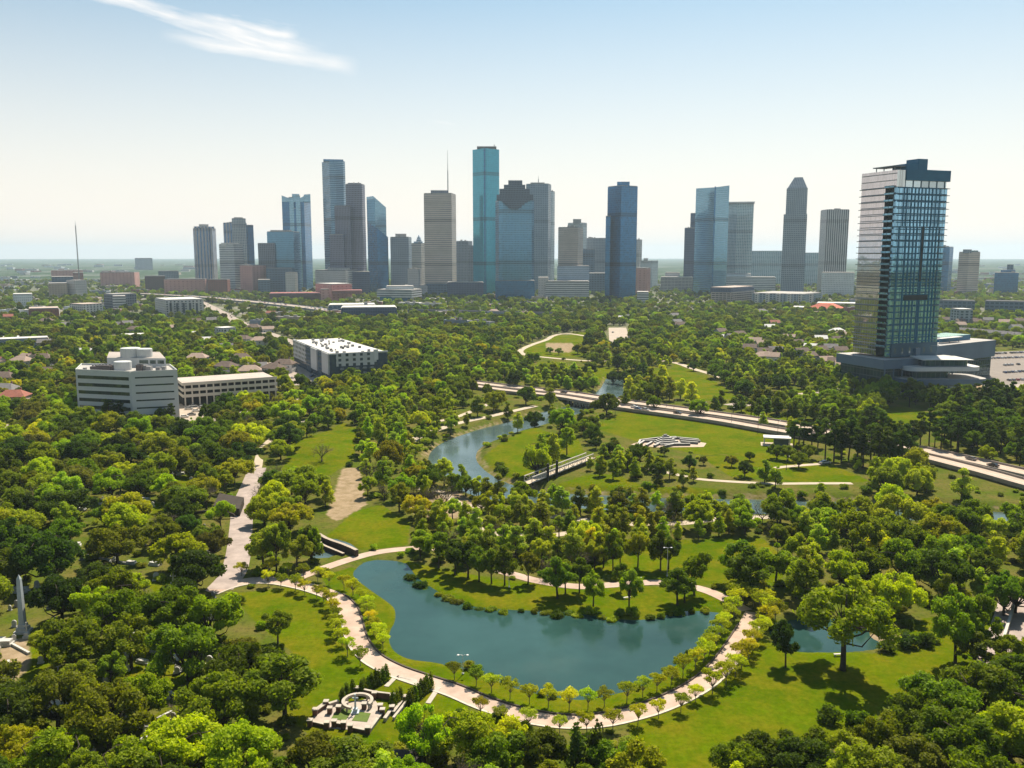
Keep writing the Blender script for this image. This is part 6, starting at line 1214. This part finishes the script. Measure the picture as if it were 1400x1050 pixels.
# ================================================================== SCATTER THE WOODS
FB = []
for ft, pad in FOOT:
    a = np.array(ft, float); c = a.mean(0); FB.append((ft, pad, c, np.hypot(*(a-c).T).max()+pad))
def free(X, Y, pad=0.0):
    ok = np.ones(X.shape, bool)
    for p in LAWN.values(): ok &= ~in_poly(X, Y, p)
    for p in DIRT: ok &= ~in_poly(X, Y, p)
    ok &= sdf(X, Y, pond) > 2.5; ok &= sdf(X, Y, small) > 2.5; ok &= bayou_d(X, Y) > BW+2
    for px in LOTS: ok &= ~in_poly(X, Y, px)
    for ln, c in CENTRES: ok &= dist_line(X, Y, ln) > c
    for ft, pad, c, r in FB:
        nr = np.hypot(X-c[0], Y-c[1]) < r
        if nr.any():
            i = np.where(nr)[0]; ok[i] &= sdf(X[i], Y[i], ft) > pad
    return ok
LOTS = [PX([(-12,862),(78,862),(82,938),(-12,938)]), PX([(825,446),(862,446),(862,474),(826,474)]), PX([(1335,480),(1440,478),(1440,530),(1372,538),(1340,532)]), PX([(234,550),(302,550),(286,582),(238,580)]), PX([(340,505),(390,498),(435,515),(440,528),(400,530)]), PX([(400,700),(400,770),(500,770),(500,700)]), [W(1030,560),W(1030,575),W(900,560),W(900,545)]]
def zone(px, py):
    """weights of (style, tone) by where a tree stands"""
    O = lambda *a: [('oak', t, w) for t, w in a]
    if px < 430 and py > 560: return O(('dark green', 3.4), ('mid green', 2.6), ('bright green', 2.4), ('olive green', 2.6), ('blackish green', 2.4), ('yellow-green', 2.2), ('brownish', 1.5))+[('loose', 'mid green', 1.2), ('loose', 'soft green', 1), ('loose', 'brownish', .6), ('bare', 'brownish', 1.3)], 11.0
    if px > 1180 and 555 < py < 640: return [('pine', 'blackish green', 4), ('pine', 'dark green', 2), ('oak', 'dark green', 1), ('oak', 'bright green', .6)], 8.5
    if px > 940 and 660 <= py < 860: return [('slim', 'bright green', 2.6), ('slim', 'yellow-green', 1.2), ('slim', 'soft green', 2), ('oak', 'mid green', 2.5), ('oak', 'dark green', 1.6), ('oak', 'olive green', 1.4), ('loose', 'mid green', 1.8), ('oak', 'bright green', 1.4), ('loose', 'brownish', .9), ('oak', 'yellow-green', 1.4), ('oak', 'soft green', 1), ('bare', 'brownish', .8)], 8.8
    if px > 1180: return O(('dark green', 2), ('mid green', 3), ('bright green', 1), ('olive green', 1.5)), 9.5
    if 430 <= px < 720 and 560 < py: return [('slim', 'soft green', 3), ('slim', 'bright green', 2.4), ('loose', 'soft green', 1.4), ('slim', 'olive green', 1.2), ('oak', 'mid green', .6), ('oak', 'dark green', .4), ('loose', 'mid green', .8), ('bare', 'brownish', 1.3), ('oak', 'yellow-green', .8), ('loose', 'golden green', .5)], 8.2
    if 720 <= px <= 1180 and py > 640: return [('slim', 'olive green', 1.2), ('slim', 'yellow-green', 2.2), ('slim', 'soft green', 2.4), ('slim', 'bright green', 1.8), ('loose', 'golden green', .5), ('loose', 'soft green', .6), ('bare', 'brownish', 1.5), ('loose', 'dark green', .35)], 8.0
    if 680 <= px < 1180 and py > 500: return [('slim', 'soft green', 2), ('slim', 'bright green', 1.2), ('oak', 'dark green', 2), ('oak', 'blackish green', 1), ('oak', 'mid green', 1.5), ('slim', 'olive green', 1)], 8.5
    if py > 470: return O(('dark green', 3), ('mid green', 3), ('olive green', 1.6), ('bright green', .9), ('blackish green', 1.3), ('yellow-green', 1.2), ('brownish', 1.0))+[('slim', 'soft green', 1.8), ('loose', 'soft green', .8)], 9.8
    return O(('dark green', 3), ('mid green', 3), ('olive green', 2), ('blackish green', 1.6), ('brownish', .8), ('bright green', .6), ('soft green', 1)), 11.5
rs = random.Random(21)
cand = []
y = 96.0
while y < 2900:
    s = 8.2 if y < 620 else (10.0 if y < 1200 else (14 if y < 1900 else 22)); wdt = y*.66+40; x = -wdt+rs.random()*s
    while x < wdt: cand.append((x+rs.uniform(-.42, .42)*s, y+rs.uniform(-.42, .42)*s)); x += s
    y += s*.92
CX = np.array([c[0] for c in cand]); CY = np.array([c[1] for c in cand]); ok = free(CX, CY); CX, CY = CX[ok], CY[ok]
# keep the views across the park open: no tall crown straight in front of lawns, water or roads that the park shows off
MIDP = [(560,640),(640,672),(700,690),(1050,706),(1180,700),(1180,735),(1045,745),(930,745),(800,775),(690,770),(600,755),(545,700)]
hide = np.zeros(CX.shape)
for z_ in (3.0, 6.0, 9.0):
    k_ = H/(H-z_); x_, y_ = CX*k_, CY*k_
    for nm_ in ('event', 'circle', 'weir', 'mound', 'oval', 'slope', 'right', 'meadow', 'foot', 'south', 'tower2', 'glade'): hide += in_poly(x_, y_, LAWN[nm_])*{'glade': .35, 'foot': .45, 'south': .45, 'mound': .8, 'slope': .7}.get(nm_, 1.0)
    bd_ = bayou_d(x_, y_); qx_ = 700+F*x_/(y_*CP+H*SP); hide += ((bd_ < BW) & (qx_ < 1060))*np.where(qx_ < 690, .75, .30)
    for L_ in (upP, loP): hide += (dist_line(x_, y_, [tuple(v) for v in L_]) < 5)*.8
    for L_ in (prom, PX([(340,670),(330,715),(325,762),(312,792)]), PX([(850,716),(936,715),(1050,707)])): hide += (dist_line(x_, y_, L_) < 3.5)*.8
rh_ = random.Random(3)
ex = [W(rh_.uniform(545, 1180), rh_.uniform(640, 775)) for _ in range(1500)]; EX, EY = np.array([e_[0] for e_ in ex]), np.array([e_[1] for e_ in ex]); eo = in_poly(EX, EY, PX(MIDP)) & free(EX, EY); EX, EY = EX[eo], EY[eo]
kp_ = np.array([rh_.random() > h_ for h_ in hide]); CX, CY = np.concatenate([CX[kp_], EX]), np.concatenate([CY[kp_], EY])
grid = {}
def near_taken(x, y, r):
    g = 12.0; i, j = int(x//g), int(y//g); k = int(r//g)+1
    for a in range(i-k, i+k+1):
        for b in range(j-k, j+k+1):
            for (qx, qy, qr) in grid.get((a, b), ()):
                if (qx-x)**2+(qy-y)**2 < (.5*(r+qr))**2: return True
    return False
def take(x, y, r): grid.setdefault((int(x//12.0), int(y//12.0)), []).append((x, y, r))
RAD = {'oak': 7.0, 'loose': 5.2, 'slim': 2.9, 'pine': 3.2, 'vase': 1.9, 'bare': 5.0, 'shrub': 1.5, 'cypress': .6}
HGT = {'oak': 10.5, 'loose': 14.0, 'slim': 12.0, 'pine': 15.0, 'vase': 3.7, 'bare': 11.0, 'shrub': 1.8, 'cypress': 3.6}
for t in TREES: take(t['x'], t['y'], RAD[t['s']]*t['w']*1.25)
order = list(range(len(CX))); rs.shuffle(order); SC = []
townL = [(-60,432),(400,432),(400,520),(240,560),(-60,570)]
for i in order:
    x, y = float(CX[i]), float(CY[i]); px, py = proj(x, y); zw, sp = zone(px, py); keepp = 1.0
    if y > 1050: keepp = .80 if 430 < px < 1180 else .36
    if y > 1500: keepp = .45
    if y > 2200: keepp = .45
    if px < 430 and py > 640: keepp = .86
    if y <= 1050 and (px < 400 and py < 560): keepp = .80
    if y < 1050 and px > 1285 and py < 480: keepp = .6
    if rs.random() > keepp: continue
    tot = sum(w for _, _, w in zw); q = rs.random()*tot
    for st, tn, w in zw:
        q -= w
        if q <= 0: break
    base = {'oak': rs.uniform(.62, 1.25), 'loose': rs.uniform(.6, 1.0), 'slim': rs.uniform(.6, 1.1), 'pine': rs.uniform(.7, 1.2), 'bare': rs.uniform(.55, .95)}[st]
    if 545 < px < 1180 and 630 < py < 775: base *= .82
    if py < 560: base *= .92 if st == 'oak' else 1.0
    w_ = base*rs.uniform(.88, 1.12)*(1.35 if st == 'slim' else 1)
    if st == 'oak' and not (px < 430 and py > 560): w_ *= .82
    r = RAD[st]*w_
    if near_taken(x, y, r*1.28): continue
    take(x, y, r*1.28); SC.append(dict(s=st, t=tn, v=rs.randrange(3), x=x, y=y, h=base, w=w_, rz=rs.random()*6.28, hand=False, grp=None, lab=None))
# thickets of low growth under the trees and along the banks
UND = []
for k in range(5200):
    y = 100+900*rs.random()**1.6; x = rs.uniform(-1, 1)*(y*.62+30); UND.append((x, y))
UX = np.array([u[0] for u in UND]); UY = np.array([u[1] for u in UND]); okU = free(UX, UY)
bd = bayou_d(UX, UY); bank = (bd > BW+.5) & (bd < BW+7); p_b = okU | (bank & (UY < 520))
UND = [(float(a), float(b)) for a, b, o_ in zip(UX, UY, p_b) if o_]
print('trees hand', len(TREES), 'scatter', len(SC), 'under', len(UND))
def shown(t):
    px, py = proj(t['x'], t['y']); c = t['y']*CP+H*SP; s = RAD[t['s']]*t['w']*HGT[t['s']]*t['h']/c**2
    vis = -60 < px < 1460 and py < 1050+HGT[t['s']]*t['h']*F/c*.85
    return s if vis else s*1e-3
big = [t for t in TREES if t['s'] not in ('vase', 'shrub', 'cypress')]; small_t = [t for t in TREES if t['s'] in ('vase', 'shrub', 'cypress')]
SC.sort(key=shown, reverse=True); NIND = max(0, 300-len(big)); ind = big+SC[:NIND]; rest = SC[NIND:]
SIZEW = lambda t: 'small' if t['h'] < .78 else ('large' if t['h'] > 1.02 else 'mid-sized')
GRP = {'oak': 'trees of the park woodland', 'loose': 'trees of the park woodland', 'slim': 'trees of the park woodland', 'pine': 'trees of the park woodland', 'bare': 'trees of the park woodland', 'shrub': 'shrubs of the park'}
CROWN = {}
for t in ind+small_t:
    tr, cr = proto(t['s'], t['t'], t['v']); e = empty(STY[t['s']], (t['x'], t['y'], gz(t['x'], t['y'])-.05), None, 'shrub' if t['s'] == 'shrub' else 'tree', t['grp'] or GRP.get(t['s'], 'small trees of the park'), t['rz']); sk = rs.uniform(-.1, .1); e.scale = (t['w']*(1+sk), t['w']*(1-sk), t['h']); e.rotation_euler = (rs.uniform(-.05, .05), rs.uniform(-.05, .05), t['rz'])
    a = link('stem' if t['s'] == 'shrub' else 'trunk', tr, e); b = link('foliage' if t['s'] == 'shrub' else 'crown', cr, e)
    CROWN.setdefault((t['s'], t['t'], t['v']), (a, b))
    if t['s'] == 'vase' and isinstance(t['lab'], tuple):
        side, k = t['lab']; name_later(e, t['t']+' '+side+'-side promenade tree', t['t']+' '+side+'-side promenade trees', t['x'], t['y'])
    else: name_later(e, SIZEW(t)+' '+t['t']+' '+KINDW[t['s']], SIZEW(t)+' '+t['t']+' '+KINDW[t['s']]+'s', t['x'], t['y'])
# ---- everything beyond the 300 that show largest: one body of woodland
KEYS = [k for k in CROWN if k[0] in ('oak', 'loose', 'slim', 'pine', 'bare', 'shrub')]
alias = {}
def key_of(t):
    k = (t['s'], t['t'], t['v'])
    if k in CROWN: return k
    for a in KEYS:
        if a[0] == t['s'] and a[1] == t['t']: return a
    for a in KEYS:
        if a[0] == 'oak' and a[1] == t['t']: return a
    return next(a for a in KEYS if a[0] == t['s']) if any(a[0] == t['s'] for a in KEYS) else KEYS[0]
def scatter_obj(name, items, label, cat):
    ks = sorted({k for k, *_ in items}); me = bpy.data.meshes.new(name); me.vertices.add(len(items)); me.vertices.foreach_set('co', np.array([(x, y, z) for _, x, y, z, *_ in items], np.float32).ravel())
    for nm, ty, vals in (('pick', 'INT', [ks.index(i[0]) for i in items]), ('turn', 'FLOAT', [i[6] for i in items]), ('wide', 'FLOAT', [i[4] for i in items]), ('tall', 'FLOAT', [i[5] for i in items])):
        at = me.attributes.new(nm, ty, 'POINT'); at.data.foreach_set('value', np.array(vals, np.int32 if ty == 'INT' else np.float32))
    o = link(name, me); tag(o, label, cat, None, 'stuff'); ng = bpy.data.node_groups.new(name, 'GeometryNodeTree'); ng.interface.new_socket('Geometry', in_out='INPUT', socket_type='NodeSocketGeometry'); ng.interface.new_socket('Geometry', in_out='OUTPUT', socket_type='NodeSocketGeometry')
    n, l = ng.nodes, ng.links; gi = n.new('NodeGroupInput'); go = n.new('NodeGroupOutput')
    def attr(nm, ty):
        a = n.new('GeometryNodeInputNamedAttribute'); a.data_type = ty; a.inputs[0].default_value = nm; return a.outputs[0]
    pick, turn, wide, tall = attr('pick', 'INT'), attr('turn', 'FLOAT'), attr('wide', 'FLOAT'), attr('tall', 'FLOAT')
    rot = n.new('ShaderNodeCombineXYZ'); l.new(turn, rot.inputs[2]); scl = n.new('ShaderNodeCombineXYZ'); l.new(wide, scl.inputs[0]); l.new(wide, scl.inputs[1]); l.new(tall, scl.inputs[2]); jo = n.new('GeometryNodeJoinGeometry')
    for which in (0, 1):
        jn = n.new('GeometryNodeJoinGeometry')
        for k in reversed(ks):
            oi = n.new('GeometryNodeObjectInfo'); oi.inputs['Object'].default_value = CROWN[k][which]; oi.inputs['As Instance'].default_value = True; l.new(oi.outputs['Geometry'], jn.inputs[0])
        ip = n.new('GeometryNodeInstanceOnPoints'); l.new(gi.outputs[0], ip.inputs['Points']); l.new(jn.outputs[0], ip.inputs['Instance']); ip.inputs['Pick Instance'].default_value = True
        l.new(pick, ip.inputs['Instance Index']); l.new(rot.outputs[0], ip.inputs['Rotation']); l.new(scl.outputs[0], ip.inputs['Scale']); l.new(ip.outputs[0], jo.inputs[0])
    l.new(jo.outputs[0], go.inputs[0]); md = o.modifiers.new('scatter', 'NODES'); md.node_group = ng; return o
scatter_obj('woodland', [(key_of(t), t['x'], t['y'], gz(t['x'], t['y']) if t['y'] < 900 else 0, t['w'], t['h'], t['rz']) for t in rest], 'distant woodland of rounded green crowns between the park and the skyline', 'woodland')
shk = [k for k in KEYS if k[0] == 'shrub']; wts = [k for k in shk if k[1] in ('dark green', 'mid green', 'olive green', 'bright green')] or shk
scatter_obj('undergrowth', [((lambda k: k)(rs.choice(wts)), x, y, gz(x, y), (s := rs.uniform(.5, 1.35)*(1.35 if bayou_d(np.array([x]), np.array([y]))[0] < BW+8 else 1)), s*rs.uniform(.6, 1.0), rs.random()*6.28) for x, y in UND], 'low green undergrowth beneath the trees and along the bayou banks', 'undergrowth')
finish_names()
# labels that still coincide get the things they stand between told apart by depth
seen = {}
for o in list(scene.objects):
    if o.parent is None and 'label' in o: seen.setdefault(o['label'], []).append(o)
# ================================================================== AIR, SKY, SUN, CAMERA
SUN_EL, SUN_AZ = math.radians(56), math.radians(21)     # azimuth clockwise from the view axis (+Y)
def haze():
    m, n, l = newmat('haze_air'); o = N(n, 'ShaderNodeOutputMaterial'); v = N(n, 'ShaderNodeVolumePrincipled'); v.inputs['Density'].default_value = .00006; v.inputs['Color'].default_value = (.66, .81, .95, 1); v.inputs['Anisotropy'].default_value = .25; l.new(v.outputs[0], o.inputs['Volume'])
    mb = MB(); mb.box(-26000, 26000, -26000, 26000, -5, 340, m, m, True); o_ = mb.obj('haze'); o_.data.materials.clear(); o_.data.materials.append(m); tag(o_, 'pale bluish haze over the distant city', 'haze', None, 'stuff')
haze()
w = bpy.data.worlds.new('World'); scene.world = w; w.use_nodes = True; n, l = w.node_tree.nodes, w.node_tree.links; n.clear()
out = N(n, 'ShaderNodeOutputWorld'); bg = N(n, 'ShaderNodeBackground'); sky = N(n, 'ShaderNodeTexSky', sky_type='NISHITA'); sky.sun_disc = False; sky.sun_elevation = SUN_EL; sky.sun_rotation = SUN_AZ; sky.air_density = 1.0; sky.dust_density = 1.0; sky.ozone_density = 3.0; sky.altitude = 50
bg.inputs['Strength'].default_value = .072
# thin cirrus high on the left of the sky
tc = N(n, 'ShaderNodeTexCoord'); sp = N(n, 'ShaderNodeSeparateXYZ'); l.new(tc.outputs['Generated'], sp.inputs[0]); yv = mathn(n, l, 'MAXIMUM', sp.outputs[1], .05); fwd = mathn(n, l, 'GREATER_THAN', sp.outputs[1], .05); A = mathn(n, l, 'DIVIDE', sp.outputs[0], yv); E = mathn(n, l, 'DIVIDE', sp.outputs[2], yv)
def streak(ax, ay, bx, by, wid0, wid1, stretch, seed, amp, lo, hi):
    L = math.hypot(bx-ax, by-ay); ux, uy = (bx-ax)/L, (by-ay)/L
    da, de = mathn(n, l, 'SUBTRACT', A, ax), mathn(n, l, 'SUBTRACT', E, ay); s = mathn(n, l, 'DIVIDE', mathn(n, l, 'ADD', mathn(n, l, 'MULTIPLY', da, ux), mathn(n, l, 'MULTIPLY', de, uy)), L); t = mathn(n, l, 'ADD', mathn(n, l, 'MULTIPLY', da, -uy), mathn(n, l, 'MULTIPLY', de, ux))
    cv = N(n, 'ShaderNodeCombineXYZ'); l.new(mathn(n, l, 'MULTIPLY', s, L*stretch), cv.inputs[0]); l.new(mathn(n, l, 'MULTIPLY', t, 60), cv.inputs[1]); cv.inputs[2].default_value = seed
    nz = noisen(n, l, cv.outputs[0], 1.0, 8, .62); c2 = N(n, 'ShaderNodeCombineXYZ'); l.new(mathn(n, l, 'MULTIPLY', s, L*9), c2.inputs[0]); c2.inputs[2].default_value = seed+3; wob = mathn(n, l, 'MULTIPLY_ADD', noisen(n, l, c2.outputs[0], 1, 3), amp, -amp/2)
    tt = mathn(n, l, 'ADD', t, wob); wd = mathn(n, l, 'MULTIPLY_ADD', s, wid1-wid0, wid0); k = mathn(n, l, 'SUBTRACT', 1.0, mathn(n, l, 'DIVIDE', mathn(n, l, 'ABSOLUTE', tt), wd)); k = mathn(n, l, 'MAXIMUM', k, 0.0)
    ends = mathn(n, l, 'MULTIPLY', ramp(n, l, s, -.05, .25), ramp(n, l, s, 1.04, .90)); d = ramp(n, l, mathn(n, l, 'ADD', nz, mathn(n, l, 'MULTIPLY_ADD', k, .55, -.42)), lo, hi)
    return mathn(n, l, 'MULTIPLY', mathn(n, l, 'MULTIPLY', d, ends), mathn(n, l, 'MINIMUM', mathn(n, l, 'MULTIPLY', k, 2.2), 1.0))
c1 = streak(-.500, .292, -.215, .215, .010, .026, 9, 1.7, .016, .26, .66); c2 = streak(-.375, .236, -.175, .203, .012, .022, 8, 8.3, .012, .28, .70); c4 = streak(-.345, .258, -.235, .236, .012, .017, 10, 5.1, .012, .30, .72); c1 = mathn(n, l, 'MAXIMUM', c1, c4); c3 = streak(-.092, .147, -.060, .142, .006, .006, 12, 4.4, .004, .45, .9)
cm = mathn(n, l, 'MAXIMUM', mathn(n, l, 'MAXIMUM', c1, mathn(n, l, 'MULTIPLY', c2, .8)), mathn(n, l, 'MULTIPLY', c3, .35)); cm = mathn(n, l, 'MULTIPLY', mathn(n, l, 'MULTIPLY', cm, fwd), 1.0)
skyc = mixc(n, l, 1.0, sky.outputs[0], (.96, 1.10, .98), 'MULTIPLY')
pale = mathn(n, l, 'MULTIPLY', ramp(n, l, sp.outputs[2], .29, .0), .95); skyc = mixc(n, l, pale, skyc, (10.0, 8.7, 7.8))      # the pale band of thick air low over the horizon, all round
l.new(mixc(n, l, cm, skyc, (9.3, 9.0, 8.7)), bg.inputs[0]); l.new(bg.outputs[0], out.inputs[0])
sun = bpy.data.lights.new('sun', 'SUN'); sun.energy = 5.0; sun.angle = math.radians(.5); sun.color = (1.0, .90, .74); so = bpy.data.objects.new('sun', sun); COL.objects.link(so)
d = (math.sin(SUN_AZ)*math.cos(SUN_EL), math.cos(SUN_AZ)*math.cos(SUN_EL), math.sin(SUN_EL))
from mathutils import Vector
so.rotation_euler = Vector(d).to_track_quat('Z', 'Y').to_euler(); so.location = (0, 0, 600)
cam = bpy.data.cameras.new('camera'); co = bpy.data.objects.new('camera', cam); COL.objects.link(co); cam.sensor_width = 36; cam.lens = 36*F/1400; cam.clip_end = 120000; cam.clip_start = 1; co.location = (0, 0, H); co.rotation_euler = (PI/2-P, 0, 0); scene.camera = co
scene.view_settings.view_transform = 'Standard'; scene.view_settings.look = 'None'; scene.view_settings.exposure = 0.72; scene.view_settings.gamma = 1
scene.cycles.use_denoising = True; scene.cycles.volume_bounces = 3; scene.cycles.max_bounces = 8; scene.cycles.transparent_max_bounces = 8
